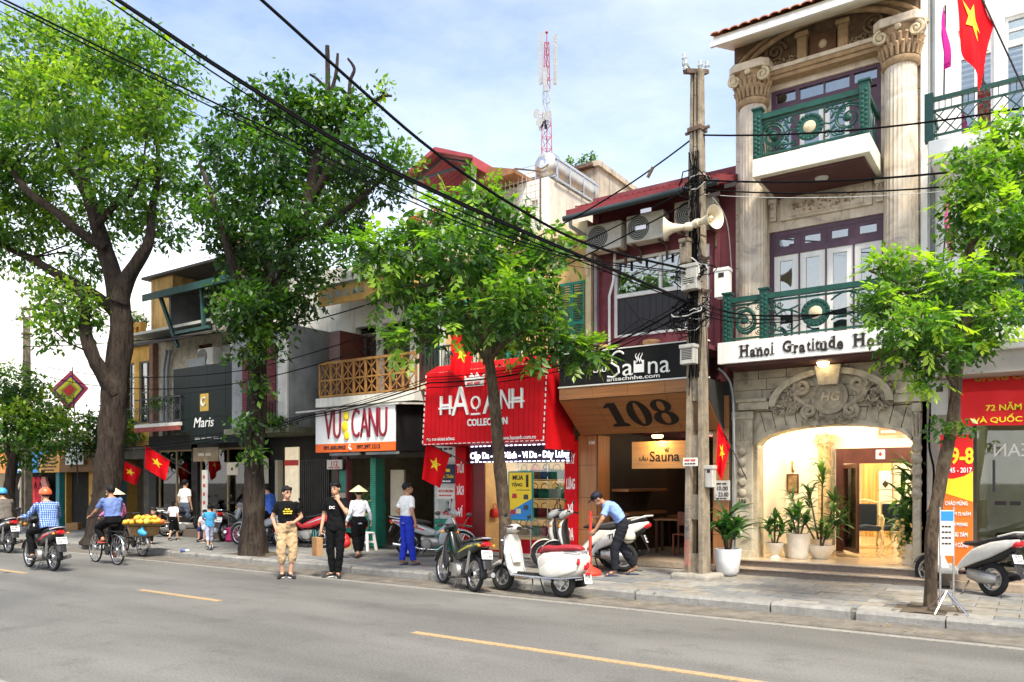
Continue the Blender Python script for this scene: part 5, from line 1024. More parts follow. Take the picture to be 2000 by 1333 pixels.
wc = T('wire_cage', 'rusty wire balcony cage on the rooftop behind the big trunk', 'cage');
for k in range(7): G().tube([(-26.2+k*.22,14.6,7.1),(-26.2+k*.22,14.6,7.6)], .008, 4).obj('wire', m_wire, wc)
for k in range(4): G().tube([(-26.3,14.6,7.15+k*.14),(-24.7,14.6,7.15+k*.14)], .008, 4).obj('wire', m_wire, wc)

# goods and clutter in front of and inside the dark shops
for i, (x, y, lab) in enumerate(((-22.6,14.6,'lit glass display cabinet of silver behind the left window of the dark shop'),(-20.5,14.6,'lit glass display cabinet in the middle of the dark shop'),(-19.1,14.6,'lit glass display cabinet at the right end of the dark shop'))):
    c = T('display_cabinet', lab, 'cabinet', (x,y,.2), 0, 'display cabinets of the dark shop'); mc = M('cabinet_wood', (.12,.07,.04), .5, .3, 6)
    G().box(-.45,.45,0,.4,0,.35).obj('base', mc, c, bevel=.01); G().box(-.45,.45,.36,.4,.35,1.9).obj('back', M('cream_board', (.45,.40,.30), .7), c); G().box(-.45,.45,0,.4,1.9,2.0).obj('top', mc, c)
    for z in (.75,1.15,1.55): piece('shelf', M('rack_shelf', (.5,.42,.3), .5), c, -.44,.44,.02,.36,z,z+.015)
    for k in range(12): G().lathe([(.03,0),(.05,.06),(.025,.12),(.04,.16)], (-.33+.22*(k % 4),.18,.766+.4*(k//4)), 8).obj('vase', (m_st,m_gold,m_white)[k % 3], c, smooth=True)
    lamp('cabinet_glow', 'POINT', (x,y+.15,2.05), 2.5, (1,.85,.6), .05)
for i, (x, y, z, c, lab) in enumerate(((-21.1,11.5,.12,(.05,.30,.12),'green plastic crate by the roots of the big tree'),(-20.0,10.55,.0,(.35,.32,.28),'broken concrete lump in the gutter by the big tree'),(-27.3,13.4,.12,(.35,.20,.08),'brown carton in front of the far left shops'),(-14.2,13.5,.12,(.30,.22,.12),'brown carton of fruit on the pavement by the green shutter'))):
    b = T('crate' if i != 1 else 'rubble', lab, 'crate' if i != 1 else 'rubble', (x,y,z), 15*i+5)
    if i == 1: G().ell((0,0,.05),(.28,.16,.07),9,6).obj('stone', m_con if 'm_con' in globals() else m_gry, b)
    else: G().box(-.2,.2,-.15,.15,0,.03).box(-.2,.2,-.15,-.13,.03,.24).box(-.2,.2,.13,.15,.03,.24).box(-.2,-.18,-.13,.13,.03,.24).box(.18,.2,-.13,.13,.03,.24).obj('tub', M('crate_%d' % i, c, .7, .25, 7), b)
lt_ = T('litter', 'crumpled blue and white litter lying on the kerb near the second trunk', 'litter', (-16.6,10.62,.13)); G().ell((0,0,.03),(.10,.07,.04),7,5).obj('plastic', M('blue_scrap', (.10,.14,.30), .5, .4, 20), lt_); G().ell((.12,.03,.025),(.07,.05,.03),7,5).obj('paper', m_white, lt_)

# ------------------------------------------------------------------ low shops at the far left
hJ = T('low_shop_row', 'low brown shop row with coloured awnings at the far left end of the street', 'building'); m_br = M('brown_awning', (.20,.10,.035), .7, .25, 4)
G().box(-38,-26.2,15,24,.12,3.4).obj('wall', M('tan_wall', (.34,.27,.17), .85, .3, 3, .3, streak=.3), hJ); G().box(-29.9,-29.5,14.2,15,.12,3.2).box(-27.9,-27.6,14.2,15,.12,3.2).box(-26.6,-26.2,14.2,15,.12,3.2).obj('pier', m_och, hJ)
G().box(-38,-26.2,13.9,15.1,2.95,3.05).obj('canopy', m_rs, hJ)
for i, (x0, x1, mm, nm) in enumerate(((-32.2,-30.3,M('awning_blue', (.04,.22,.50), .55, .1, 3),'blue_awning'),(-30.25,-28.75,M('awning_orange', (.72,.34,.06), .55, .1, 3),'orange_awning'),(-28.7,-26.4,m_br,'brown_awning'),(-34.4,-32.6,M('awning_orange_red', (.75,.22,.06), .55, .1, 3),'red_orange_awning'))):
    q = T(nm, ('curved blue shop awning at the far left','orange shop awning with rows of dark lettering at the far left','plain brown shop awning left of the big trunk','orange red round sign awning behind the small tree')[i], 'awning')
    G().prism([(13.6,2.1),(13.62,2.5),(13.75,2.78),(14.0,2.92),(14.05,2.1)], x0, x1, 'yz').obj('cloth', mm, q)
    if i == 1:
        for k in range(5): text(('#3','#4','#4','#5','#6')[k], .2, ((x0+x1)/2,13.59,2.66-k*.12), m_bk, q, width=1.1, height=.08)
    if i == 0:
        text('#2', .2, (x0+.5,13.59,2.22), m_lw, q, width=.5, height=.1); text('#1', .2, (x1-.5,13.59,2.22), m_lw, q, width=.5, height=.1); G().box(x0+.5,x1-.5,13.58,13.6,2.55,2.8).obj('white_patch', m_lw, q)
board('torn_white_board', 'bare white board under the leaves left of the big trunk', -28.1,-26.9,2.35,3.15,13.5,m_bxw,[],cat='board')
G().box(-30.2,-28.0,14.4,14.9,.12,2.4).obj('dark_opening', m_dark, hJ); G().box(-34,-30.6,14.4,14.9,.12,2.4).obj('dark_opening', m_dark, hJ)
G().box(-27.5,-26.75,14.3,14.5,.12,2.0).obj('red_cabinet', m_mar, hJ); G().box(-29.2,-28.95,13.7,13.9,.12,2.5).obj('blue_pillar', M('teal_pillar', (.03,.20,.22), .6, .3, 4), hJ)
for k, (x, c) in enumerate(((-31.9,(.55,.03,.03)),(-31.5,(.62,.05,.05)),(-31.1,(.45,.02,.04)),(-30.7,(.6,.25,.2)),(-32.4,(.5,.42,.3)))):
    cl_ = G(); cl_.prism([(x-.2,.7),(x+.2,.7),(x+.17,1.6),(x+.3,1.45),(x+.34,1.6),(x+.12,1.95),(x-.12,1.95),(x-.34,1.6),(x-.3,1.45),(x-.17,1.6)], 13.95, 14.05, 'xz')
    o = cl_.obj('hanging_garment', M('cloth_%d' % k, c, .9, .25, 6, .2), bevel=.02); tag(o, ('bright red','deep scarlet','dark crimson','pink','beige')[k]+' garment hanging in front of the far left shops', 'garment', 'garments outside the far left shops')
wb = T('white_block', 'large plain white building beyond the street corner at far left', 'building'); G().box(-90,-46,15,60,0,13.3).obj('wall', m_white, wb)
for k in range(4): piece('window', m_dark, wb, -45.99,-45.96,17+k*4,18+k*4,11.0,11.9)
hK = T('far_house_row', 'distant pale house row closing the street at far left', 'building'); G().box(-46,-38,15.5,30,0,4.2).box(-120,-60,-2,12,0,9).obj('wall', m_wh, hK)
for k in range(6): piece('window', m_dark, hK, -60.0,-59.95,-.5+k*2,.5+k*2,4,6)

# ------------------------------------------------------------------ right hand white building
hA = T('white_house', 'white house at the right edge with green lattice balconies and party banners', 'building'); A0, A1 = -1.68, 5.0
wins = [(-1.16,-.66,6.95,9.05),(-.52,.0,6.95,9.05),(-1.16,-.66,4.1,6.1),(-.5,.1,4.1,6.1)]+[(a,a+.55,c,c+2.0) for a in (.5,1.5,2.5,3.6) for c in (6.98,4.1)]
wall(hA, 'upper_wall', m_white, A0, A1, 14.44, 14.62, 3.4, 10.4, wins); G().box(A0,A1,15.3,27,3.3,10.4).obj('rear_block', m_white, hA); G().box(A0,A1,14.62,15.3,6.4,6.6).obj('inner_floor', m_dark, hA)
for a, b, c, d in wins:
    window(hA, a,b,d-.42,d,14.48,1,2,m_white); window(hA, a,b,c,d-.42,14.48,2,1,m_white,.045)
    for k in range(18): piece('curtain_fold', M('pale_curtain'), hA, a+.04,b-.04,14.60,14.615,c+.1+k*.09,c+.15+k*.09)
G().box(A0-.0,-1.58,14.30,14.44,.12,10.4).obj('corner_pilaster', m_white, hA, bevel=.006); G().tube([(-1.51,14.36,10),(-1.51,14.36,.5)], .035, 8).obj('downpipe', M('dark_grey_pipe', (.16,.18,.19), .5, .2, 5), hA, smooth=True)
for z0, z1, y0 in ((6.56,6.89,13.2),(3.68,3.98,13.2)):
    G().box(-1.45,A1,y0,14.44,z0+.1,z1).box(-1.40,A1,y0+.08,14.44,z0,z0+.1).obj('balcony_slab', m_white, hA, bevel=.02)
    r_ = G().box(-1.43,A1,y0+.04,y0+.10,z1+.60,z1+.66).box(-1.43,A1,y0+.05,y0+.09,z1+.44,z1+.47).box(-1.43,A1,y0+.05,y0+.09,z1+.07,z1+.10).obj('railing', M('blackish_green_iron', (.02,.07,.06), .45, .2, 6), hA); mi = M('blackish_green_iron')
    G().box(-1.50,-1.38,y0+.01,y0+.13,z1,z1+.72).obj('post', mi, r_)
    for k in range(12):
        x = -1.38+k*.30; beam('lattice_bar', mi, r_, (x,y0+.06,z1+.10), (x+.30,y0+.06,z1+.45), .016); beam('lattice_bar', mi, r_, (x,y0+.08,z1+.45), (x+.30,y0+.08,z1+.10), .016)
        beam('lattice_bar', mi, r_, (x,y0+.06,z1+.275), (x+.15,y0+.06,z1+.45), .014); beam('lattice_bar', mi, r_, (x+.15,y0+.06,z1+.10), (x+.30,y0+.06,z1+.275), .014)
        for q in (.07,.15,.23): piece('top_bar', mi, r_, x+q-.006,x+q+.006,y0+.06,y0+.08,z1+.47,z1+.60)
    sd_ = G().box(-1.46,-1.42,y0+.1,14.4,z1+.60,z1+.66).box(-1.45,-1.43,y0+.1,14.4,z1+.07,z1+.1).obj('side_railing', mi, hA)
    for k in range(6): beam('lattice_bar', mi, sd_, (-1.44,y0+.14+k*.19,z1+.1), (-1.44,y0+.33+k*.19,z1+.6), .014)
G().box(-1.45,A1,13.4,14.44,3.36,3.68).obj('soffit', M('soffit_grey', (.42,.38,.34), .7, .12, 3), hA)
# ground floor: glass front, interior
G().box(A0,-.94,14.3,14.5,.12,3.4).box(1.8,A1,14.3,14.5,.12,3.4).box(-.94,1.8,14.3,14.5,2.9,3.4).obj('ground_wall', M_marble('pale_stone', (.55,.52,.45), (.46,.43,.36), (.3,.28,.24), 1.2, .4), hA)
G().box(-1.4,4,13.9,20,.12,.36).box(-1.2,4,13.62,13.9,.12,.24).obj('porch_step', stt, hA, bevel=.005); G().box(-.94,3,18,18.1,.3,3).box(-.98,-.90,14.5,18,.3,3).box(-.94,3,14.5,18,3,3.1).obj('shop_room', M('olive_room', (.17,.165,.10), .7, .2, 2), hA)
gf2 = window(hA, -.94,1.8,.37,2.9,14.38,3,1,M('bronze_frame', (.10,.095,.075), .4, .2, 5), .05, .06, m_clear, 'shop_window'); text('REAN', .3, (-.35,14.40,2.24), m_lw, hA, 'window_lettering', width=.62, height=.2, flip=True); text('#3', .1, (-.35,14.40,1.42), m_bk, hA, 'window_lettering', width=.6, height=.09, bold=.02)
G().tube([(-.66,14.34,1.6),(-.66,14.34,2.1)], .016, 6).obj('door_handle', M('dark_steel'), hA)
cht = T('office_chair', 'dark office chair behind the shop glass at the right edge', 'chair', (-.35,15.4,.36), 30); G().loft([(-.25,.5,.25,.05),(.25,.5,.25,.05)], 10, 4).obj('seat', m_blk, cht, smooth=True); G().box(.2,.27,-.25,.25,.6,1.3).obj('backrest', m_blk, cht, bevel=.03); G().cyl((0,0,.06),(0,0,.46),.03).box(-.3,.3,-.03,.03,0,.05).box(-.03,.03,-.3,.3,0,.05).obj('base', m_blk, cht)
lamp('shop_glow', 'POINT', (.3,16,2.7), 16, (1,.95,.75), .2)
m_brd = M('banner_red', (.68,.012,.015), .55, .08, 2, .05); m_by = M('banner_yellow', (.90,.66,.03), .55)
bn = T('red_banner', 'wide red cloth banner with yellow slogan at the right edge', 'banner')
g = G(); g.grid([[(-1.06+3.2*i/40, 13.72+.015*math.sin(i*.9)-.01*math.sin(i*.37), z+.008*math.sin(i*.5)) for i in range(41)] for z in (2.6,2.75,2.9,3.05,3.12)]); o = g.obj('cloth', m_brd, bn, smooth=True)
text('72 NĂM NGÀY CÁCH MẠNG THÁNG TÁM', .2, (.52,13.69,2.86), m_by, bn, width=2.5, height=.145, bold=.02); text('VÀ QUỐC KHÁNH NƯỚC CHXHCN VIỆT NAM', .2, (.56,13.69,2.68), m_by, bn, width=2.9, height=.145, bold=.02); text('#2', .2, (.7,13.70,3.04), m_by, bn, width=.6, height=.12, bold=.02)
b2 = T('upper_red_banner', 'second red banner higher up, half hidden by leaves, above the slogan banner', 'banner'); G().box(-1.06,3,14.0,14.03,3.1,3.52).obj('cloth', m_brd, b2); text('ĐẢNG CỘNG SẢN', .2, (-.25,13.99,3.36), M('old_gold', (.45,.28,.03), .6), b2, width=1.3, height=.2, bold=.03)
sb = T('standing_banner', 'tall orange and red roll-up banner with white lettering behind the tree', 'banner', (-1.12,13.72,0)); m_bo = M('banner_orange', (.82,.17,.02), .5, .06, 3)
G().box(-.22,.22,0,.012,.40,2.48).obj('panel', m_bo, sb); G().prism([(-.22,2.48),(.22,2.48),(.22,1.92),(.1,1.84),(-.05,1.80),(-.22,1.82)], -.006, -.001, 'xz').obj('red_field', m_brd, sb); G().prism([(-.22,1.82),(-.05,1.80),(.1,1.84),(.22,1.92),(.22,1.45),(-.22,1.6)], -.005, -.001, 'xz').obj('yellow_field', m_by, sb)
text('19-8', .3, (.02,-.01,2.14), m_by, sb, width=.38, height=.26, bold=.03); text('1945 - 2017', .1, (.02,-.01,1.93), m_lw, sb, width=.36, height=.08, bold=.02)
for k, s in enumerate(('CHÀO MỪNG','KỶ NIỆM 72 NĂM','CÁCH MẠNG','THÁNG TÁM','THÀNH CÔNG')): text(s, .1, (0,-.006,1.42-k*.16), m_lw, sb, width=(.30,.38,.30,.30,.32)[k], height=.085, bold=.02)
G().box(-.24,.24,-.03,.04,.36,.40).obj('base', m_st, sb)
# ------------------------------------------------------------------ concrete pole with loudspeakers, boxes and tangled wires
m_con = M('pole_concrete', (.27,.225,.165), .92, .4, 5, .7, streak=.75, scol=(.10,.08,.06)); m_cab = M('black_cable', (.007,.007,.008), .9, .2, 9, spec=.06); m_iron = M('rusty_steel')
def pole(loc, lab, h=8.75, rz=0.):
    p = T('utility_pole', lab, 'pole', loc, rz, 'concrete poles carrying the street cables')
    def hw(z): return .185-.0105*z
    g = G()
    for sx in (-1, 1):      # two flanges
        rows = [(hw(z)*sx, z) for z in (0, h)]
        b, t = hw(0), hw(h); x0, x1 = (sx*b, sx*(b-.10)), (sx*t, sx*(t-.055))
        g.add([(x0[0],-.13,0),(x0[1],-.13,0),(x0[1],.13,0),(x0[0],.13,0),(x1[0],-.075,h),(x1[1],-.075,h),(x1[1],.075,h),(x1[0],.075,h)], [(0,3,2,1),(4,5,6,7),(0,1,5,4),(1,2,6,5),(2,3,7,6),(3,0,4,7)])
    sh = g.obj('shaft', m_con, p, bevel=.012)
    z = .0
    while z < h-.2:         # web with rectangular openings
        a, b = hw(z)-.09, hw(z)-.05
        piece('web', m_con, sh, -a, a, -(.055 if z < 5.5 else .085), .055 if z < 5.5 else .085, z, z+.42); z += 1.0 if z < 5.6 else .43
    G().box(-.36,.36,-.30,.30,-.05,.10).obj('footing', M('rough_footing', (.30,.28,.24), .95, .3, 6, .7, streak=.3), p, bevel=.05)
    ar = G().bar((-.05,-.32,h-.12),(.02,.30,h+.08),.08,.07).bar((.0,0,h-.15),(-.22,-.05,h+.16),.07).obj('cross_arm', m_iron, p)
    for x, y, zz in ((-.22,-.05,h+.16),(.02,.30,h+.08),(-.05,-.30,h-.10),(.0,.1,h+.02)): G().lathe([(.035,0),(.045,.04),(.022,.06),(.05,.1),(.022,.12),(.035,.18),(.0,.2)], (x,y,zz), 10).obj('insulator', M('glass_insulator', (.55,.60,.60), .2, .1, 9), ar, smooth=True)
    for zz in (7.55,6.7,5.35,4.8): G().box(-hw(zz)-.02,hw(zz)+.02,-.12,.12,zz,zz+.07).bar((-hw(zz)-.12,0,zz+.035),(hw(zz)+.12,0,zz+.035),.04).obj('steel_band', m_iron, p)
    return p
PX, PY = -4.85, 12.62
pl_ = pole((PX,PY,.12), 'weathered concrete pole with loudspeakers and tangled wires before the maroon house', 8.6, -8)
p2_ = pole((-28.9,12.6,.12), 'distant concrete pole above the small tree at far left', 7.3)
p3_ = pole((-9.5,2.2,.12), 'concrete pole on the near pavement across the road', 9.8, 10)
# horn loudspeakers
m_horn = M('cream_horn', (.66,.58,.42), .45, .12, 5, streak=.2)
for i, (x, y, z, rz, lab) in enumerate(((PX-.10,PY-.25,6.02,197,'cream horn loudspeaker on the pole pointing left over the street'),(PX+.12,PY-.25,6.05,-22,'cream horn loudspeaker on the pole pointing right towards the hotel'))):
    s = T('loudspeaker', lab, 'loudspeaker', (x,y,z), rz, 'horn loudspeakers on the pole'); s.scale = (.88,)*3
    hn_ = G().lathe([(.05,.0),(.065,.12),(.09,.24),(.14,.33),(.215,.40),(.225,.41),(.205,.40),(.13,.335),(.08,.24),(.04,.12),(.0,.1)], (0,0,0), 24, 'x').obj('horn', m_horn, s, smooth=True)
    G().lathe([(.0,-.14),(.07,-.13),(.085,-.06),(.075,.02),(.05,.03)], (0,0,0), 16, 'x').obj('driver', m_horn, s, smooth=True)
    G().lathe([(0,.18),(.045,.2),(.05,.3),(.03,.34),(0,.35)], (0,0,0), 12, 'x').obj('inner_cone', m_horn, s, smooth=True)
    G().tube([(-.02,0,-.08),(-.02,0,-.2),(-.02,.22,-.22)], .018, 6).obj('bracket', m_iron, s)
# boxes on the pole
def util_box(name, lab, x, y, z, w, d, h, mat, slots=0, rz=-8):
    b = T(name, lab, 'utility box', (x,y,z), rz); G().box(-w/2,w/2,-d/2,d/2,0,h).obj('case', mat, b, bevel=.012); G().box(-w/2-.012,w/2+.012,-d/2-.012,d/2+.005,h-.05,h+.01).obj('lid', mat, b, bevel=.006)
    for k in range(slots): piece('slot', m_bk, b, -w*.36,w*.36,-d/2-.004,-d/2+.002,h*.25+k*h*.085,h*.25+k*h*.085+.012)
    if not slots: piece('window', m_bk, b, -w*.2,w*.2,-d/2-.004,-d/2+.002,h*.68,h*.84)
    return b
m_pbx = M('grey_white_box', (.44,.43,.39), .6, .15, 5, streak=.5)
util_box('louvred_box','white louvred box strapped low on the concrete pole above the black sign',PX-.06,PY-.22,3.72,.26,.16,.32,m_pbx,7)
util_box('splice_box','grey white splice box in the wire tangle on the concrete pole',PX-.02,PY-.24,4.95,.30,.16,.42,m_pbx,3)
util_box('splice_box','long grey splice box above the wire tangle on the concrete pole',PX-.12,PY-.22,5.42,.16,.14,.40,m_con,0)
util_box('meter_box','small pale meter box at hand height on the concrete pole',PX+.24,PY-.02,1.66,.14,.14,.36,m_pbx)
util_box('meter_box','white electric meter box at the left end of the hotel balcony',-4.80,13.75,5.08,.26,.2,.52,m_white,0,0)
util_box('meter_box','large pale meter box on the pilaster right of the hotel entrance',-1.36,13.95,2.80,.24,.2,.54,m_pbx,0,0)
board('pole_notice','white notice sheet with red letters stuck on the concrete pole',PX-.19,PX+.07,2.02,2.16,PY-.16,m_off,[('#2',2.12,.2,.04,m_rt),('#4',2.06,.2,.03,m_bk)],cat='notice',th=.005)
board('shop_notice','white notice with opening hours on the wooden pier beside the concrete pole',-5.03,-4.74,1.42,1.78,13.94,m_off,[('#2',1.72,.2,.04,m_bk),('10.00',1.63,.2,.08,m_bk),('- 23.00',1.52,.24,.08,m_bk),('#3',1.45,.2,.03,m_bk)],cat='notice')
# graffiti low on the pole
gf_ = T('pole_graffiti', 'scribbled blue and red graffiti low on the concrete pole', 'graffiti', (PX-.13,PY-.19,0), -8); rg = random.Random(12)
m_gb = M('graffiti_blue', (.05,.07,.12), .8); m_gr = M('graffiti_red', (.50,.05,.05), .8)
for k in range(20):
    z = .35+.05*k; mm = m_gr if k < 9 else m_gb; x = -.045
    G().tube([(x+.018*i+rg.uniform(-.01,.01), .045-.002, z+rg.uniform(-.028,.028)) for i in range(7)], .0045, 4).obj('scribble', mm, gf_)
# street cables: one thing each
def cable(lab, pts, r, sag=0., n=14, mat=None, grp='overhead cables'):
    out = []
    for i in range(len(pts)-1):
        a, b = Vector(pts[i]), Vector(pts[i+1])
        for k in range(n): t = k/n; q = a+(b-a)*t; q.z -= sag*4*t*(1-t); out.append(q)
    out.append(Vector(pts[-1])); o = G().tube(out, r*.7, 6).obj('overhead_cable', mat or m_cab, smooth=True); return tag(o, lab, 'cable', grp)
def smooth_pts(P, n=5):
    P = [Vector(p) for p in P]; out = []
    for i in range(len(P)-1):
        p0, p1, p2, p3 = P[max(i-1,0)], P[i], P[i+1], P[min(i+2,len(P)-1)]
        for k in range(n): t = k/n; out.append(.5*((2*p1)+(p2-p0)*t+(2*p0-5*p1+4*p2-p3)*t*t+(3*p1-p0-3*p2+p3)*t**3))
    out.append(P[-1]); return out
thick = [(-4.91,12.38,5.3),(-5.76,10.49,5.39),(-6.33,9.23,5.75),(-6.83,8.12,6.23),(-7.28,7.12,6.83),(-7.78,6.01,7.56),(-8.7,3.97,8.85),(-9.45,2.3,9.75)]
mid = [(-4.91,12.38,4.76),(-5.56,10.94,5.05),(-6.5,8.84,5.49),(-7.28,7.12,5.95),(-7.92,5.71,6.52),(-8.43,4.58,7.05),(-9.45,2.3,8.1)]
low = [(-4.91,12.38,5.25),(-5.84,10.31,5.17),(-6.5,8.84,5.32),(-6.99,7.77,5.57),(-7.45,6.75,5.84),(-7.98,5.58,6.17),(-8.38,4.69,6.42),(-8.81,3.73,6.70),(-9.45,2.3,7.1)]
def off(P, dx, dz, s=1.): return [(x+dx*(.3+.7*math.sin(PI*i/(len(P)-1))), y, z+dz*(.3+.7*math.sin(PI*i/(len(P)-1)*s))) for i, (x, y, z) in enumerate(P)]
cable('thick black cable, the topmost of those crossing the sky to the upper left', smooth_pts(thick), .03, 0, 1)
for k, (dx, dz, r, lab) in enumerate(((0,.05,.020,'topmost cable of the bundle crossing the street in the middle'),(.03,0,.024,'thickest cable of the bundle crossing the street in the middle'),(-.02,-.07,.014,'lowest thin cable of the bundle crossing the street in the middle'))): cable(lab, smooth_pts(off(mid,dx,dz)), r, 0, 1)
for k, (dx, dz, r, lab) in enumerate(((0,0,.016,'upper cable of the lowest pair crossing the street through the tree tops'),(.02,-.08,.013,'lower cable of the lowest pair crossing the street through the tree tops'))): cable(lab, smooth_pts(off(low,dx,dz)), r, 0, 1)
cable('hair thin loose wire hanging below the cables in front of the young tree', smooth_pts(off(low,.05,-.28,1.)), .006, 0, 1)
# spans along the pavement
cable('upper of two cables running left from the pole past the air conditioners', [(PX-.15,PY,6.75),(-16.8,12.55,4.62),(-28.9,12.5,5.9)], .016, .35)
cable('lower of two cables running left from the pole past the air conditioners', [(PX-.15,PY,6.52),(-16.8,12.5,4.30),(-28.9,12.5,5.6)], .018, .38)
cable('cable with porcelain end climbing from the roof gutter to the pole', [(PX-.06,PY,7.6),(-8.2,12.62,6.45),(-14.5,12.6,5.6),(-28.9,12.5,6.4)], .02, .12)
for k, (z0, dz, r, lab) in enumerate(((4.78,0,.022,'fat black cable hugging the shop signs left of the pole'),(4.66,-.1,.014,'thin cable under the fat one along the shop signs'),(4.60,.12,.012,'thin cable above the black shop sign'),(4.86,.06,.010,'thin slack wire between the pole and the red sign'))):
    cable(lab, [(PX-.15,PY-.05,z0),(-7.6,12.78,3.98+dz),(-10.9,12.74,3.88+dz),(-14.6,12.7,3.36+dz*.5),(-19.5,12.8,2.9+dz),(-26.5,12.8,2.85+dz)], r, .07, 8)
for k, (z0, z1, r, lab) in enumerate(((7.6,6.82,.02,'highest cable running right from the pole in front of the upper balcony'),(6.84,6.07,.022,'upper cable of the pair below the upper balcony'),(6.68,5.86,.017,'lower cable of the pair below the upper balcony'),(6.6,5.80,.007,'thin pale wire just under the pair below the upper balcony'))):
    cable(lab, [(PX+.1,PY,z0),(-.2,12.6,z1),(8,12.6,z1+.6)], r, .12, 10, None if k < 3 else M('pale_wire', (.5,.5,.48), .5))
for k in range(5):
    cable(('black wire','twisted wire','slack wire','thin wire','kinked wire')[k]+' in the low bundle crossing the hotel balcony railing', smooth_pts([(PX+.12,PY,4.75-.05*k),(-4.1,12.62,4.5-.035*k+.03*(k % 2)),(-3.2,12.64,4.38-.02*k),(-2.2,12.6,4.30+.03*k),(-.5,12.6,4.25+.02*k),(4,12.6,4.5)]), (.014,.011,.009,.007,.012)[k], 0, 1)
for k, (x, z) in enumerate(((-5.65,7.26),)): G().tube([(x,12.6,z),(x-.1,12.6,z-.16)], .03, 8).obj('strain_insulator', m_iron).__setitem__('label', 'rusty strain insulator hanging on the cable left of the pole top'); bpy.data.objects['strain_insulator']['category'] = 'insulator'
for k, (x, z) in enumerate(((-5.75,6.50),(-5.85,6.22),(-4.25,6.62),(-4.52,6.52))):
    tag(G().box(x-.10,x+.10,12.52,12.53,z-.035,z+.035).obj('cable_tag', M('tag_white', (.34,.36,.42), .6) if k < 2 else m_bk), ('white cable tag left of the pole, upper one','white cable tag left of the pole, lower one','dark cable tag on the upper cable near the hotel column','dark cable tag on the lower cable near the hotel column')[k], 'tag', 'tags on the overhead cables')
# the tangle: coiled and drooping wires round the pole
rw = random.Random(5)
tn = T('wire_tangle', 'dense tangle of coiled black wires wrapped round the concrete pole', 'wires', (PX,PY,0))
for k in range(34):
    zc = rw.choice((4.45,4.6,4.75,5.25,6.75)); rx, rz_ = rw.uniform(.16,.36), rw.uniform(.06,.26); a0 = rw.uniform(0,6.3); cx = rw.uniform(-.14,.10)
    G().tube([(cx+rx*math.cos(a0+t*.45), -.16+rw.uniform(-.1,.06)+.1*math.sin(a0+t*.3), zc+rz_*math.sin(a0+t*.45)+rw.uniform(-.02,.02)) for t in range(14)], rw.choice((.006,.008,.011)), 5).obj('wire_loop', m_cab if k % 6 else M('pale_wire', (.5,.5,.48), .5), tn, smooth=True)
for k in range(16):
    x = rw.uniform(-.22,.2); z = rw.uniform(4.3,7.2); l = rw.uniform(.4,1.6)
    G().tube([(x,-.15,z),(x+rw.uniform(-.08,.08),-.2,z-l*.4),(x+rw.uniform(-.15,.15),-.17,z-l)], rw.choice((.006,.009)), 5).obj('hanging_wire', m_cab, tn, smooth=True)
for k in range(9):
    G().tube([(rw.uniform(-.1,.1),-.15,z) for z in (7.3,6.6,5.8,5.0,4.3,3.5)], .008, 5).obj('riser_wire', m_cab, tn, smooth=True)
for k in range(10):
    x1 = rw.uniform(-2.2,-.6); G().tube([(-.1,-.15,4.7+rw.uniform(-.25,.3)),(x1*.3,-.1+rw.uniform(0,.6),4.5+rw.uniform(-.2,.25)),(x1*.6,.5,4.3+rw.uniform(-.1,.6)),(x1,1.2,4.2+rw.uniform(-.2,1.2))], .006, 4).obj('drop_wire', m_cab, tn, smooth=True)
cable('white conduit wire drooping from the pole to the box on the hotel balcony', smooth_pts([(PX+.2,PY,6.6),(-4.55,13.2,6.3),(-4.66,13.8,5.6)]), .012, 0, 1, M('pale_wire'))
cable('bent grey conduit at the left corner of the hotel entrance', smooth_pts([(-4.80,13.5,3.78),(-4.70,13.6,3.66),(-4.62,13.7,3.4),(-4.60,13.75,2.6),(-4.60,13.8,.5)]), .03, 0, 1, M('grey_pipe'))
cable('black power cable coiled down the pilaster right of the hotel entrance', smooth_pts([(-1.50,13.98,4.0),(-1.48,13.98,3.3),(-1.52,13.96,2.4),(-1.45,13.96,1.9),(-1.50,13.96,1.2)]), .025, 0, 1)

# ------------------------------------------------------------------ flags
m_fr = M('flag_red', (.66,.006,.012), .7, .12, 3, .1, spec=.1); m_fy = M('flag_yellow', (.92,.62,.02), .6)
def flag(lab, base, tip, w, h, ph=0., star=True, mat=None, sag=.5, cat='flag', name='flag', fold=.05):
    """cloth hanging from the outer part of a slanting staff"""
    f = T(name, lab, cat, base); B = Vector((0,0,0)); Tp = Vector(tip)-Vector(base); L = Tp.length; d = Tp/L; side = d.cross(Vector((0,0,1))).normalized()
    G().tube([B, Tp], .012, 6).obj('staff', M('dark_staff', (.05,.04,.04), .5), f)
    def P(u, v, o=0.):
        s = L-(1-u)*w*(1-sag*v); p = d*s; p = p+Vector((0,0,-h*v)); wv = fold*math.sin(u*9+ph+v*1.5)*(.3+.7*v)+.03*math.sin(v*5+ph)
        return p+side*(wv+o)+d*(.12*v*math.sin(ph))
    g = G(); g.grid([[P(i/14, j/16) for i in range(15)] for j in range(17)]); g.obj('cloth', mat or m_fr, f, smooth=True)
    if star:
        for o in (-.012, .012):
            pts = [(.5+.26*(1 if k % 2 == 0 else .40)*math.cos(PI/2+k*PI/5), .45-.2*(1 if k % 2 == 0 else .40)*math.sin(PI/2+k*PI/5)) for k in range(10)]
            G().add([P(.5,.45,o)]+[P(u, v, o) for u, v in pts], [(0,k+1,(k+1)%10+1) for k in range(10)]).obj('star', m_fy, f)
    return f
flag('red national flag with yellow star hanging in front of the balcony above the red sign', (-9.55,13.3,4.35), (-10.25,12.72,5.0), .60, .95, .4, sag=.25)
flag('red flag with yellow star hanging below the left corner of the red sign', (-10.55,13.7,2.15), (-11.2,13.0,2.62), .60, .85, 1.2, sag=.25)
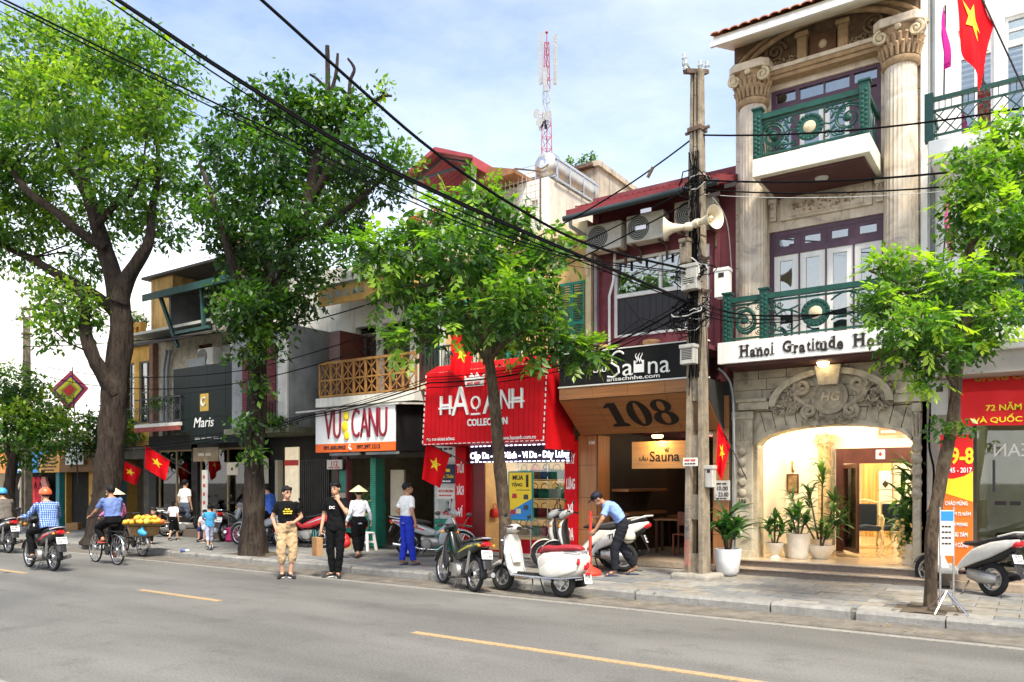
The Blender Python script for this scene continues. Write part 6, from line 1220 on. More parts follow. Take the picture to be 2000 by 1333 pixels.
flag('large red flag with yellow star in front of the dark shop', (-21.2,14.0,1.9), (-21.9,12.8,2.85), .8, .7, .2, sag=.15)
flag('crumpled red flag with yellow star beside the big trunk', (-22.9,14.0,1.8), (-23.45,12.95,2.45), .62, .6, 2.2, sag=.15)
flag('limp red flag on the wooden pier right of the concrete pole', (-4.35,13.7,1.8), (-4.80,13.5,2.85), .50, .95, 1.0, sag=.5)
flag('big red flag with yellow star draped from the right upper balcony', (-.20,13.2,7.2), (-1.02,12.5,9.3), 1.25, 1.35, .2, sag=.35)
flag('red flag at the right edge of the upper balcony', (.35,13.2,7.2), (-.22,12.7,8.6), .8, .75, 1.0)
flag('magenta pennant hanging beside the big red flag', (-1.25,13.3,7.5), (-1.2,13.0,8.75), .2, .9, .5, False, M('magenta_cloth', (.70,.02,.35), .6), cat='pennant', name='pennant')
flag('mint green pennant hanging between the balcony windows', (-.75,13.4,7.5), (-.72,13.1,8.7), .22, .75, .9, False, M('mint_cloth', (.45,.78,.62), .6), cat='pennant', name='pennant')
flag('pink pennant half hidden in the right tree', (-1.3,13.3,4.6), (-1.15,13.0,6.0), .25, .9, .3, False, M('pink_cloth', (.80,.12,.35), .6), cat='pennant', name='pennant')
ff = T('festival_flag', 'square festival flag standing on its corner with concentric red yellow and blue borders', 'flag', (-26.93,13.06,3.2)); ff.rotation_euler = (0,0,R(34))
G().tube([(.3,0,-1.5),(.1,0,2.4)], .02, 6).obj('staff', M('dark_staff'), ff)
for k, (s, c) in enumerate(((.66,(.62,.08,.12)),(.52,(.10,.04,.18)),(.44,(.85,.70,.05)),(.30,(.35,.42,.05)),(.22,(.70,.06,.05)))):
    G().prism([(-s+.0,1.62),(0,1.62-s*1.05),(s,1.62+.1*s),(.06,1.62+s)], -.004-.005*k, .004+.005*k, 'xz').obj('square' if k else 'fringe', M('festival_%d' % k, c, .7, .15, 5), ff)

# ------------------------------------------------------------------ street furniture and small goods
ss = T('parking_sign_stand', 'thin metal sign stand with a small paper sign on tripod feet beside the right tree', 'sign stand', (-1.00,11.0,.12), 20)
for x in (-.075,.075): G().tube([(x,0,.1),(x,0,1.32)], .012, 6).obj('upright', m_st, ss)
for a in range(4): G().tube([(0,0,.28),(.26*math.cos(R(45+90*a)),.26*math.sin(R(45+90*a)),.01)], .012, 6).obj('foot', m_st, ss)
G().box(-.075,.075,-.01,.01,.28,.30).obj('cross_bar', m_st, ss); G().box(-.075,.075,-.012,.012,.72,1.28).obj('sign_panel', m_off, ss); G().box(-.07,.07,-.015,-.012,1.15,1.27).obj('blue_band', m_pb, ss); [text('#3', .05, (0,-.014,1.08-.07*k), m_bk, ss, width=.12, height=.03) for k in range(4)]
rp = T('red_bollard', 'red post with a round base that the leaning man holds', 'post', (-6.58,12.02,.12)); m_rp = M('red_plastic', (.55,.05,.03), .45, .12, 5)
G().lathe([(.20,0),(.21,.04),(.16,.10),(.05,.15),(.03,.2)], (0,0,0), 20).obj('base', m_rp, rp, smooth=True); G().cyl((0,0,.15),(.01,0,1.08),.028).obj('shaft', m_rp, rp, smooth=True); G().cyl((.01,0,1.06),(.01,0,1.12),.036).obj('knob', m_rp, rp, smooth=True)
# fruit stand, stool, red shutter of fruit
fs = T('fruit_stand', 'green stepped fruit stand beside the folding green shutter', 'stand', (-14.3,14.15,.17)); m_gr2 = M('bright_green_paint', (.05,.33,.22), .5, .2, 6)
for k in range(3): G().box(-.45,.45,-.25+.12*k,.1+.12*k,.3+k*.32,.36+k*.32).box(-.45,.45,-.25+.12*k,-.23+.12*k,.36+k*.32,.42+k*.32).obj('shelf', m_gr2, fs)
for sx in (-1,1): G().box(sx*.45-.02,sx*.45+.02,-.25,.35,0,1.1).obj('side_frame', m_shut, fs)
fcol = (((.72,.45,.05),'yellow mango'),((.75,.16,.04),'orange red fruit'),((.55,.58,.10),'green yellow pomelo'),((.62,.05,.05),'red apple'))
fme = []
for i, (c, nm) in enumerate(fcol):
    g = G().ell((0,0,0),(.06,.06,.055 if i != 2 else .065),10,7); me = g.mesh('fruit', True); me.materials.append(M('fruit_%d' % i, c, .4, .2, 20)); fme.append(me)
def fruits(n, fn, lab, seed):
    r = random.Random(seed)
    for k in range(n):
        i, loc = fn(k, r); o = bpy.data.objects.new('fruit', fme[i]); COL.objects.link(o); o.location = loc; o.scale = [r.uniform(.8,1.15)]*3; tag(o, fcol[i][1]+' '+lab, 'fruit', fcol[i][1]+' '+lab)
fruits(27, lambda k, r: (r.choice((0,0,1,2)) if k//9 > 0 else r.choice((1,3)), (-14.7+(k % 9)*.1, 13.98+.12*(k//9)+r.uniform(-.03,.03), .17+.36+.32*(k//9)+.06)), 'among the fruit heaped on the green stand', 3)
fg = G(); rr = random.Random(2)
for k in range(40): a = rr.uniform(0,6.3); fg.tube([(-.1+rr.uniform(-.3,.3),.2,1.1),(-.1+rr.uniform(-.4,.4),.15+rr.uniform(-.1,.1),1.35),(rr.uniform(-.5,.4),.1+rr.uniform(-.15,.1),1.4+rr.uniform(-.05,.12))], [.006,.014,.003], 4)
fg.obj('fruit_leaves', M('dull_green_leaf', (.10,.14,.05), .6, .3, 9), fs)
sl2 = T('plastic_stool', 'white plastic stool beside the green shutter and fruit stand', 'stool', (-13.35,13.3,.12), 10); m_pl = M('white_plastic', (.78,.77,.74), .4, .05, 5)
G().box(-.16,.16,-.16,.16,.40,.44).obj('seat', m_pl, sl2, bevel=.02)
for sx in (-1,1):
    for sy in (-1,1): G().bar((sx*.13,sy*.13,.40),(sx*.18,sy*.18,0),.05).obj('leg', m_pl, sl2)
G().box(-.15,.15,-.155,-.135,.18,.22).box(-.15,.15,.135,.155,.18,.22).obj('stretcher', m_pl, sl2)
st_ = T('lit_display', 'glowing white shop display panel just right of the second trunk', 'display'); G().box(-17.15,-16.6,14.02,14.06,1.2,2.7).obj('panel', M('lit_panel', (.62,.52,.36), .5, .25, 3, emit=.25), st_); G().box(-17.15,-16.6,14.0,14.02,2.2,2.35).obj('red_band', m_rt, st_)
# ------------------------------------------------------------------ trees
def M_bark(name, a, b, sc=(16,16,3.2)):
    m = bpy.data.materials.new(name); m.use_nodes = True; t = m.node_tree; bs = t.nodes['Principled BSDF']; bs.inputs['Roughness'].default_value = .95; bs.inputs['Specular IOR Level'].default_value = .15
    g = nn(t,'ShaderNodeNewGeometry'); mp = nn(t,'ShaderNodeMapping'); mp.inputs['Scale'].default_value = sc; t.links.new(g.outputs['Position'], mp.inputs[0])
    n = nn(t,'ShaderNodeTexNoise'); n.inputs['Scale'].default_value = 1; n.inputs['Detail'].default_value = 8; n.inputs['Roughness'].default_value = .7; n.inputs['Distortion'].default_value = .8; t.links.new(mp.outputs[0], n.inputs['Vector'])
    n2 = nn(t,'ShaderNodeTexNoise'); n2.inputs['Scale'].default_value = 2.2; n2.inputs['Detail'].default_value = 4; t.links.new(g.outputs['Position'], n2.inputs['Vector'])
    cr = nn(t,'ShaderNodeValToRGB'); e = cr.color_ramp.elements; e[0].position = .38; e[0].color = (*b,1); e[1].position = .66; e[1].color = (*a,1); t.links.new(n.outputs[0], cr.inputs[0])
    ms = nn(t,'ShaderNodeMapRange'); ms.inputs[1].default_value = .58; ms.inputs[2].default_value = .72; ms.inputs[4].default_value = .5; t.links.new(n2.outputs[0], ms.inputs[0])
    mx = nn(t,'ShaderNodeMixRGB'); mx.inputs[2].default_value = (a[0]*1.5,a[1]*1.7,a[2]*1.5,1); t.links.new(ms.outputs[0], mx.inputs[0]); t.links.new(cr.outputs[0], mx.inputs[1]); t.links.new(mx.outputs[0], bs.inputs['Base Color'])
    bp = nn(t,'ShaderNodeBump'); bp.inputs['Strength'].default_value = 1; bp.inputs['Distance'].default_value = .04; t.links.new(n.outputs[0], bp.inputs['Height']); t.links.new(bp.outputs[0], bs.inputs['Normal']); return m
m_bark = M_bark('dark_bark', (.060,.046,.036), (.018,.013,.011)); m_bark2 = M_bark('grey_brown_bark', (.15,.11,.075), (.05,.036,.026), (22,22,7))
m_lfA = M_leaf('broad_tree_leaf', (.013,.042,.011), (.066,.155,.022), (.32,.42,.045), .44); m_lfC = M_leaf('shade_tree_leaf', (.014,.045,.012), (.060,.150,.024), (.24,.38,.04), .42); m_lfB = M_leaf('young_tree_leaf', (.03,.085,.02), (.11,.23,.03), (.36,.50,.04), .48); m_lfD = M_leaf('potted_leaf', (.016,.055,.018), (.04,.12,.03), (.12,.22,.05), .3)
def leaves_mesh(name, cents, dirs, size, rng, tint, asp=.50, droop=.35):
    """numpy: one folded leaf (4 verts, 2 faces) per centre"""
    n = len(cents); d = dirs+rng.normal(0,.45,(n,3)); d[:,2] -= droop; d /= np.linalg.norm(d,axis=1)[:,None]
    up = rng.normal(0,.45,(n,3)); up[:,2] += 1; s = np.cross(d, up); s /= np.linalg.norm(s,axis=1)[:,None]+1e-9; nrm = np.cross(s, d)
    L = (size*rng.uniform(.45,1.45,n))[:,None]; w = L*asp*.5
    a = cents-d*L*.5; b = cents+d*L*.5; c = cents+s*w-nrm*L*.06-d*L*.06; e = cents-s*w-nrm*L*.06-d*L*.06
    co = np.stack([a,c,b,e],1).reshape(-1,3).astype(np.float32)
    me = bpy.data.meshes.new(name); me.vertices.add(4*n); me.vertices.foreach_set('co', co.ravel())
    base = (np.arange(n)*4)[:,None]; idx = np.concatenate([base+0,base+1,base+2,base+0,base+2,base+3],1).astype(np.int32)
    me.loops.add(6*n); me.loops.foreach_set('vertex_index', idx.ravel()); me.polygons.add(2*n)
    me.polygons.foreach_set('loop_start', np.arange(0,6*n,3,dtype=np.int32)); me.polygons.foreach_set('loop_total', np.full(2*n,3,np.int32)); me.update(calc_edges=True)
    at = me.attributes.new('tint','FLOAT','POINT'); at.data.foreach_set('value', np.repeat(tint,4).astype(np.float32)); return me
def crown(clusters, per_m2, size, seed, young=.25, leaves_per=11, spread=.24, flat=.82, grow=1.0):
    """sprigs sit mostly on the outside of every foliage cluster; each sprig carries a handful of leaves"""
    rng = np.random.default_rng(seed); C, D, Tn = [], [], []
    for (x,y,z,r) in clusters:
        r *= grow; ns = max(6, int(per_m2*4*PI*r*r)); v = rng.normal(0,1,(ns,3)); v /= np.linalg.norm(v,axis=1)[:,None]
        rad = r*(1-.42*rng.random(ns)**2); off = rng.uniform(-.12,.16); bump = 1+.18*np.sin(v[:,0]*7+x*3)*np.sin(v[:,1]*6+y)*np.sin(v[:,2]*8+z)
        p = np.array([x,y,z])+v*np.array([1.12,1.12,flat])*(rad*bump)[:,None]
        yb = off+rng.random(ns)*.42+np.clip(v[:,2],-.3,1)*young*1.25+(rng.random(ns) < .12)*.25  # random leaf age, plus clump light and dark painted in, tops lighter
        q = np.repeat(p,leaves_per,0)+rng.normal(0,spread*.55,(ns*leaves_per,3)); C.append(q); D.append(np.repeat(v,leaves_per,0)*.8+rng.normal(0,.5,(ns*leaves_per,3))); Tn.append(np.clip(np.repeat(yb,leaves_per)+rng.normal(0,.08,ns*leaves_per),0,1))
    return np.concatenate(C), np.concatenate(D), np.concatenate(Tn), rng
def limb_mesh(limbs, seed, n=10):
    r = random.Random(seed); g = G()
    for L in limbs:
        P = smooth_pts([p[:3] for p in L], 4); Rr = []
        for i in range(len(L)-1):
            for k in range(4): Rr.append(L[i][3]*(1-k/4)+L[i+1][3]*k/4)
        Rr.append(L[-1][3]); o = len(g.v); nn_ = n if L[0][3] > .09 else 7; g.tube(P, [x*r.uniform(.94,1.07) for x in Rr], nn_); ph = r.uniform(0,6)
        for i, c in enumerate(P):
            for k in range(nn_):
                v = Vector(g.v[o+i*nn_+k]); a = 2*PI*k/nn_; low = max(0, 1-(c.z-.1)/1.1) if Rr[i] > .15 else 0
                g.v[o+i*nn_+k] = tuple(c+(v-c)*(1+.07*math.sin(3*a+ph+c.z*2.1)+.05*math.sin(5*a-c.z*3.3)+.22*low*max(0,math.sin(4*a+ph))))
    return g
def tree(name, lab, limbs, clusters, per, size, seed, bark, leaf, young=.3, spread=.24, sprays=None, lp=11):
    t = T(name, lab, 'tree', limbs[0][0][:2]+(.12,)); base = Vector(t.location)
    tr = limb_mesh(limbs, seed, 20); tr.v = [(x-base.x,y-base.y,z-base.z) for x,y,z in tr.v]; o = tr.obj('trunk', bark, t, smooth=True)
    # twigs reaching into every cluster
    tw = G(); rr = random.Random(seed); nodes = [Vector(p[:3]) for L in limbs for p in L[2:]]
    for (x,y,z,r) in clusters:
        c = Vector((x,y,z)); q = min(nodes, key=lambda p: (p-c).length+(.5 if p.z > c.z else 0)); mid_ = (q+c)/2+Vector((rr.uniform(-.2,.2),rr.uniform(-.2,.2),rr.uniform(-.05,.2)))
        tw.tube([q-base, mid_-base, c-base], [.03,.022,.010], 5)
        for k in range(4): tw.tube([c-base, c+Vector((rr.uniform(-1,1),rr.uniform(-1,1),rr.uniform(-.5,.9)))*r*.8-base], [.010,.003], 4)
    o2 = tw.obj('twigs', bark, t); o2['kind'] = 'stuff'
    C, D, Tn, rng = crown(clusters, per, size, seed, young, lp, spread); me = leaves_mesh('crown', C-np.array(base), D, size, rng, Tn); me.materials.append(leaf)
    o3 = bpy.data.objects.new('crown', me); COL.objects.link(o3); o3.parent = t; o3['kind'] = 'stuff'
    if sprays:
        lng = []
        for v in range(3):
            g = G(); r2 = random.Random(v+seed); nl = 7
            g.tube([(0,0,0),(.5,0,.03),(1,0,-.08)], [.012,.009,.004], 4)
            for k in range(nl):
                u = .25+.75*k/(nl-1); a = 0 if k == nl-1 else (1 if k % 2 else -1)*R(r2.uniform(45,65)); lx, ly = math.cos(a), math.sin(a); b0 = Vector((u,0,.02-.1*u*u)); l = r2.uniform(.42,.6); d = Vector((lx,ly,-.25)); s = Vector((-ly,lx,0))*l*.22
                g.add([b0, b0+d*l*.45+s+Vector((0,0,.02)), b0+d*l, b0+d*l*.45-s+Vector((0,0,.02))], [(0,1,2),(0,2,3)])
            me = g.mesh('leaf_spray'); me.materials.append(leaf); at = me.attributes.new('tint','FLOAT','POINT'); at.data.foreach_set('value', [.30+.25*v]*len(me.vertices)); lng.append(me)
        r3 = random.Random(seed+1); cam_p = Vector((0,0,1.75))
        for k in range(sprays):
            x,y,z,r = r3.choice(clusters); v = Vector((r3.gauss(0,1),r3.gauss(0,1),r3.gauss(.2,.8))).normalized()
            to = (Vector((0,0,1.75))-Vector((x,y,z))).normalized()
            if v.dot(to) < -.1: v = v-2*v.dot(to)*to
            p = Vector((x,y,z))+v*r*r3.uniform(.9,1.12)-base; d = v+Vector((r3.uniform(-.6,.6),r3.uniform(-.6,.6),-.25)); s = size*r3.uniform(1.7,2.5)
            lib(r3.choice(lng), 'leaf_spray', t, p, d.to_track_quat('X','Z').to_euler(), (s,s,s))
    return t
CR1=[(-22.18,9.77,13.05,1.02),(-22.2,10.97,13.95,1.07),(-19.29,10.54,12.5,1.03),(-19.38,11.69,12.57,0.95),(-23.67,9.96,12.46,1.07),(-19.42,9.24,10.97,1.04),(-21.87,11.8,12.56,1.24),(-18.54,11.05,11.14,0.75),(-22.18,9.77,10.74,1.15),(-23.74,11.73,11.53,0.91),(-19.83,11.38,10.6,1.09),(-20.26,12.3,10.18,0.6),(-23.72,9.92,10.18,1.0),(-19.34,10.5,9.4,0.78),(-19.79,12.01,8.73,0.7),(-23.91,10.4,9.06,0.95),(-23.72,11.14,9.68,0.67),(-23.24,12.07,9.39,0.69),(-22.67,10.65,7.19,0.64),(-20.87,10.06,6.35,0.73),(-21.15,9.87,5.69,0.53),(-21.87,12.4,9.53,0.67),(-24.82,10.38,8.33,0.6),(-23.52,8.85,10.47,1.22),(-24.55,9.36,12.88,1.14),(-23.52,8.85,8.7,0.95),(-24.0,12.16,8.63,0.7),(-20.43,10.48,6.04,0.33)]
CR2=[(-14.15,11.4,10.38,0.46),(-15.09,11.36,10.15,0.59),(-13.44,11.88,10.09,0.57),(-12.77,12.34,9.86,0.52),(-15.23,10.65,9.29,0.53),(-13.31,10.15,8.37,0.79),(-14.41,12.43,9.54,0.91),(-11.95,11.69,8.69,0.65),(-11.87,12.95,8.88,0.44),(-16.21,11.2,8.57,0.73),(-13.55,10.59,7.61,0.81),(-14.39,13.05,8.88,0.81),(-12.3,12.66,8.43,0.57),(-15.02,10.19,7.57,0.38),(-15.18,11.29,7.32,0.71),(-12.86,10.82,6.79,0.75),(-13.48,12.46,7.79,0.65),(-12.41,11.98,7.29,0.33),(-15.14,10.72,7.05,0.34),(-15.01,12.02,6.63,0.67),(-13.05,11.54,6.34,0.5),(-13.73,10.47,5.45,0.65),(-14.26,10.35,5.22,0.44),(-13.6,11.16,5.45,0.5),(-13.72,10.72,4.73,0.44),(-13.08,11.28,5.63,0.31),(-14.11,10.82,3.83,0.22),(-14.35,10.65,3.0,0.25),(-14.23,10.74,2.33,0.2),(-14.26,10.47,4.52,0.24),(-12.25,12.7,10.47,0.16),(-12.68,12.4,10.2,0.17),(-13.62,11.75,9.69,0.63),(-16.03,11.92,6.88,0.5)]
CR3=[(-8.04,10.86,6.66,0.34),(-9.02,11.15,6.58,0.42),(-7.8,11.38,6.32,0.41),(-8.7,9.8,5.79,0.41),(-9.01,9.22,5.45,0.32),(-7.75,9.84,5.39,0.54),(-7.82,11.73,5.67,0.56),(-7.05,11.54,5.77,0.3),(-9.49,10.83,5.45,0.57),(-8.27,10.94,5.06,0.68),(-6.98,10.62,4.82,0.42),(-8.09,9.73,4.34,0.42),(-8.5,9.33,4.03,0.21),(-8.44,11.8,4.64,0.57),(-6.98,11.1,4.14,0.43),(-6.58,11.61,4.0,0.23),(-7.51,11.94,4.84,0.3),(-9.22,8.96,5.5,0.18),(-9.26,9.78,5.1,0.33),(-6.56,12.12,4.03,0.13),(-6.96,10.14,4.52,0.49)]
CR4=[(-0.46,11.81,6.21,0.24),(-0.71,11.27,5.73,0.27),(-0.4,12.34,5.88,0.34),(-0.83,11.32,5.28,0.25),(-0.45,11.34,5.05,0.32),(-0.87,11.89,5.06,0.23),(-0.48,12.16,4.82,0.24),(-1.61,10.66,4.45,0.22),(-1.35,11.57,4.34,0.35),(-0.87,10.8,4.12,0.31),(-0.61,11.95,4.25,0.28),(-1.68,10.73,3.99,0.27),(-1.25,10.3,3.61,0.32),(-1.04,12.14,3.86,0.36),(-1.49,10.86,3.41,0.26),(-1.09,10.77,3.3,0.28),(-0.74,11.62,3.54,0.26),(-0.45,11.34,3.79,0.23),(-1.23,10.8,3.06,0.14),(-0.06,12.09,5.65,0.4),(-0.06,12.09,4.99,0.36)]
CR5=[(-26.36,11.02,4.79,0.71),(-26.24,11.71,4.04,0.81),(-25.81,10.79,3.49,0.85),(-25.19,11.83,3.21,0.71),(-27.05,11.76,2.77,0.74),(-27.01,10.58,4.0,0.95),(-25.84,11.98,3.8,0.48)]
CR6=[(-25.79,13.23,3.46,0.67),(-25.8,13.83,3.76,0.6),(-26.21,12.95,2.96,0.5),(-24.89,13.85,3.38,0.5),(-25.8,13.83,2.98,0.6)]
LB1=[[(-20.55,10.88,0.07,0.57),(-20.54,10.89,0.42,0.435),(-20.52,10.91,1.23,0.353),(-20.46,10.94,2.32,0.339),(-20.36,11.01,3.68,0.319),(-20.27,11.07,4.76,0.312),(-20.21,11.12,5.85,0.285),(-20.24,11.1,6.53,0.272),(-20.36,11.01,7.21,0.231),(-20.61,10.84,8.16,0.19),(-20.86,10.68,9.11,0.163),(-21.02,10.56,10.06,0.136),(-20.92,10.63,10.74,0.115),(-20.78,10.73,11.28,0.081),(-20.67,10.81,11.96,0.054)],[(-20.13,11.05,6.51,0.244),(-19.86,11.12,7.09,0.19),(-19.52,11.23,7.56,0.163),(-19.29,11.38,8.07,0.122),(-19.53,11.58,8.97,0.095),(-19.75,11.92,10.08,0.061),(-20.19,12.1,11.37,0.041)],[(-20.22,10.99,4.07,0.231),(-20.31,10.69,4.59,0.19),(-20.35,10.42,5.09,0.163),(-20.49,10.32,5.75,0.136),(-20.46,10.34,6.28,0.102),(-20.66,10.21,6.81,0.061)],[(-20.45,11.2,6.17,0.177),(-20.95,11.09,6.62,0.149),(-21.67,10.84,7.09,0.136),(-22.46,10.55,7.49,0.122),(-23.25,10.24,7.97,0.102),(-23.89,9.93,8.29,0.081),(-24.65,9.53,8.82,0.054)],[(-20.35,10.78,7.9,0.149),(-20.76,10.26,8.3,0.122),(-21.09,9.91,8.73,0.109),(-21.64,9.53,9.2,0.095),(-22.19,9.28,9.9,0.068),(-23.19,9.08,10.74,0.048)],[(-21.06,10.78,9.18,0.122),(-21.68,10.71,9.98,0.081),(-22.55,10.73,10.89,0.054),(-22.9,10.49,12.03,0.041)],[(-20.42,10.61,8.47,0.095),(-19.74,10.72,8.9,0.081),(-19.17,10.74,8.92,0.061),(-18.76,10.9,9.66,0.041)]]
LB2=[[(-14.62,11.07,0.03,0.401),(-14.63,11.07,0.28,0.287),(-14.62,11.07,1.08,0.229),(-14.6,11.09,2.23,0.212),(-14.57,11.11,3.38,0.206),(-14.54,11.13,4.53,0.201),(-14.48,11.17,5.44,0.184),(-14.19,11.37,6.36,0.172),(-13.86,11.59,7.16,0.149),(-13.62,11.75,7.97,0.126),(-13.48,11.85,8.77,0.103),(-13.34,11.95,9.57,0.08),(-13.25,12.01,10.26,0.057),(-13.25,12.01,11.52,0.046)],[(-13.25,12.01,10.26,0.046),(-13.1,12.11,10.83,0.04),(-13.06,12.14,11.35,0.029)],[(-13.25,12.01,10.55,0.034),(-13.44,11.88,10.78,0.029),(-13.58,11.79,10.89,0.023)],[(-13.51,11.83,8.65,0.092),(-13.15,12.08,9.46,0.069),(-12.87,12.27,10.15,0.052),(-12.83,12.3,10.72,0.04),(-12.75,12.35,11.01,0.034),(-12.87,12.27,11.24,0.023)],[(-13.62,11.75,7.97,0.103),(-13.15,12.08,8.88,0.08),(-12.77,12.34,9.69,0.057),(-12.49,12.53,10.15,0.046),(-12.25,12.7,10.38,0.034),(-12.06,12.83,10.4,0.023)],[(-14.52,11.14,4.64,0.149),(-14.51,10.79,5.61,0.115),(-14.61,10.47,6.67,0.08),(-14.89,10.28,7.79,0.057),(-15.34,10.21,8.76,0.034)],[(-14.19,11.37,6.36,0.103),(-14.99,11.43,7.44,0.08),(-15.09,11.36,8.74,0.057),(-14.99,11.43,9.92,0.034)],[(-13.86,11.59,7.16,0.092),(-12.94,11.74,7.38,0.069),(-12.31,12.05,7.9,0.046),(-11.9,12.57,8.54,0.029)]]
LB3=[[(-7.71,11.08,0.12,0.125),(-7.72,11.07,0.88,0.111),(-7.77,11.04,1.59,0.107),(-7.83,11.0,2.3,0.102),(-7.88,10.96,3.01,0.098),(-7.94,10.92,3.73,0.089),(-7.99,10.89,4.26,0.076),(-8.04,10.86,4.79,0.062),(-8.08,10.83,5.51,0.044),(-8.06,10.84,6.13,0.031),(-8.04,10.86,6.57,0.018)],[(-7.94,10.92,3.81,0.044),(-7.86,11.22,4.48,0.036),(-7.71,11.57,5.16,0.027),(-7.46,11.86,5.64,0.018)],[(-7.96,10.91,3.99,0.044),(-8.03,10.62,4.4,0.036),(-8.26,10.22,4.96,0.027),(-8.56,9.77,5.42,0.018),(-8.91,9.29,5.45,0.013)],[(-7.97,10.91,4.08,0.04),(-8.31,11.15,4.61,0.031),(-8.74,11.1,5.3,0.022),(-9.1,11.1,6.2,0.013)],[(-7.93,10.93,3.55,0.036),(-7.9,10.59,3.94,0.027),(-8.0,10.16,4.23,0.022),(-8.36,9.55,4.18,0.013)],[(-7.94,10.92,3.9,0.036),(-7.47,10.89,4.2,0.027),(-6.98,11.1,4.36,0.018),(-6.58,11.61,4.13,0.013)]]
LB4=[[(-1.22,11.29,0.1,0.089),(-1.21,11.29,0.51,0.079),(-1.2,11.3,1.1,0.079),(-1.12,11.36,1.63,0.076),(-1.06,11.4,2.03,0.073),(-1.0,11.44,2.36,0.073),(-0.96,11.47,2.75,0.069),(-0.92,11.5,3.21,0.063),(-0.85,11.54,3.74,0.063),(-0.82,11.57,4.27,0.053),(-0.78,11.59,4.8,0.046),(-0.74,11.62,5.19,0.04),(-0.65,11.68,5.65,0.03),(-0.52,11.77,6.11,0.016)],[(-0.87,11.53,3.35,0.033),(-1.01,11.19,3.57,0.026),(-1.21,10.93,3.87,0.02),(-1.48,10.75,4.19,0.013),(-1.64,10.64,4.32,0.01)],[(-0.94,11.48,2.95,0.03),(-1.06,11.04,3.17,0.023),(-1.25,10.78,3.34,0.016),(-1.41,10.67,3.34,0.01)],[(-0.83,11.56,4.0,0.03),(-0.72,11.87,4.32,0.02),(-0.59,12.08,4.28,0.013)],[(-0.78,11.59,4.8,0.026),(-0.56,11.99,5.06,0.016),(-0.28,12.18,5.39,0.013),(-0.06,12.09,5.59,0.01)]]
LB5=[[(-26.39,11.01,0.67,0.19),(-26.39,11.01,1.47,0.158),(-26.33,11.04,2.1,0.142),(-26.23,11.11,2.73,0.111),(-26.03,11.25,3.52,0.079),(-25.84,11.38,4.15,0.047)],[(-26.31,11.06,2.34,0.095),(-26.49,10.93,3.21,0.071),(-26.43,10.98,4.31,0.04)],[(-26.23,11.11,2.73,0.063),(-25.71,11.47,3.21,0.047),(-25.19,11.83,3.36,0.032)]]
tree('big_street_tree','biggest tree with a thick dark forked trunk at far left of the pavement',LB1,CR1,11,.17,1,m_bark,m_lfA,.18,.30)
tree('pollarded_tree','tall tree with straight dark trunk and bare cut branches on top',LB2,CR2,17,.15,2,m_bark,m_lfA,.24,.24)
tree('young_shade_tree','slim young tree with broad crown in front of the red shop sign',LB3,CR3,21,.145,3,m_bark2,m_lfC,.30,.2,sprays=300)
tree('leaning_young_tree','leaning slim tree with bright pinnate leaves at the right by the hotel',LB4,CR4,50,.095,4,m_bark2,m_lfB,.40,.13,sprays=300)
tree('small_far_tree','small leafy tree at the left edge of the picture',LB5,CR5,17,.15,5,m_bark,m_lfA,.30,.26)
tree('bush_tree','low bushy tree behind the big trunk under the festival flag',[[(-25.4,13.3,.1,.1),(-25.5,13.4,1.5,.08),(-25.6,13.4,2.6,.06),(-25.6,13.5,3.4,.03)]],CR6,13,.15,6,m_bark,m_lfA,.25,.26)
# sprouting tufts of the leaning tree low on its trunk
# ------------------------------------------------------------------ potted plants and balcony greenery
def blade_mesh(w, bend, tint, nm='leaf'):
    g = G(); n = 6; rows = []
    for i in range(n+1):
        u = i/n; x = u*math.cos(bend*u*.7); z = u*math.sin(.9)*.3-bend*u*u*.55; ww = w*math.sin(PI*min(1,.08+u*.92))**.7*.5
        rows.append([(x,-ww,z+.02),(x,0,z),(x,ww,z+.02)])
    g.grid(rows); me = g.mesh(nm); me.materials.append(m_lfD); at = me.attributes.new('tint','FLOAT','POINT'); at.data.foreach_set('value',[tint]*len(me.vertices)); return me
BL = [blade_mesh(.16,b,t) for b, t in ((.5,.15),(.9,.3),(1.3,.45))]; BLW = [blade_mesh(.30,b,t) for b, t in ((.4,.2),(.8,.4),(1.1,.6))]
def potted(name, lab, loc, pot, potmat, stems, blades, ll, n, seed, elev=(.1,1.2)):
    """pot profile plus stems [(top x,y,z)] with rosettes of leaves"""
    t = T(name, lab, 'potted plant', loc, 0); r = random.Random(seed)
    G().lathe(pot+[(pot[-1][0]*.86,pot[-1][1]),(pot[-1][0]*.84,pot[-1][1]-.05),(0,pot[-1][1]-.05)], (0,0,0), 24).obj('pot', potmat, t, smooth=True)
    G().lathe([(pot[-1][0]*.84,pot[-1][1]-.052),(0,pot[-1][1]-.03)], (0,0,0), 14).obj('soil', m_dirt, t)
    zt = pot[-1][1]-.05
    for (x,y,z) in stems:
        G().tube([(x*.2,y*.2,zt),(x*.6,y*.6,(zt+z)/2),(x,y,z)], [.022,.018,.012], 6).obj('stem', m_bark2, t)
        for k in range(n//len(stems)):
            az_ = r.uniform(0,2*PI); el = r.uniform(*elev); zz = z-r.random()*min(.5,(z-zt)*.6); s = ll*r.uniform(.7,1.2); f = (z-zz)/(z-zt+1e-6)
            lib(r.choice(blades), 'leaf', t, (x*(1-f*.4),y*(1-f*.4),zz), (r.uniform(-.4,.4), -el, az_), (s,s,s))
    return t
m_potw = M('white_glazed_pot', (.74,.75,.76), .35, .06, 4); m_potc = M('cream_stone_pot', (.66,.60,.50), .7, .12, 8, .15)
potted('potted_dracaena','large bushy plant in a tall white pot beside the hotel steps',(-4.56,13.3,.13),[(.13,0),(.19,.06),(.22,.28),(.235,.46)],m_potw,[(0,0,1.05),(.12,.05,.85),(-.12,.0,.9),(.0,-.1,.75)],BL,.52,90,1)
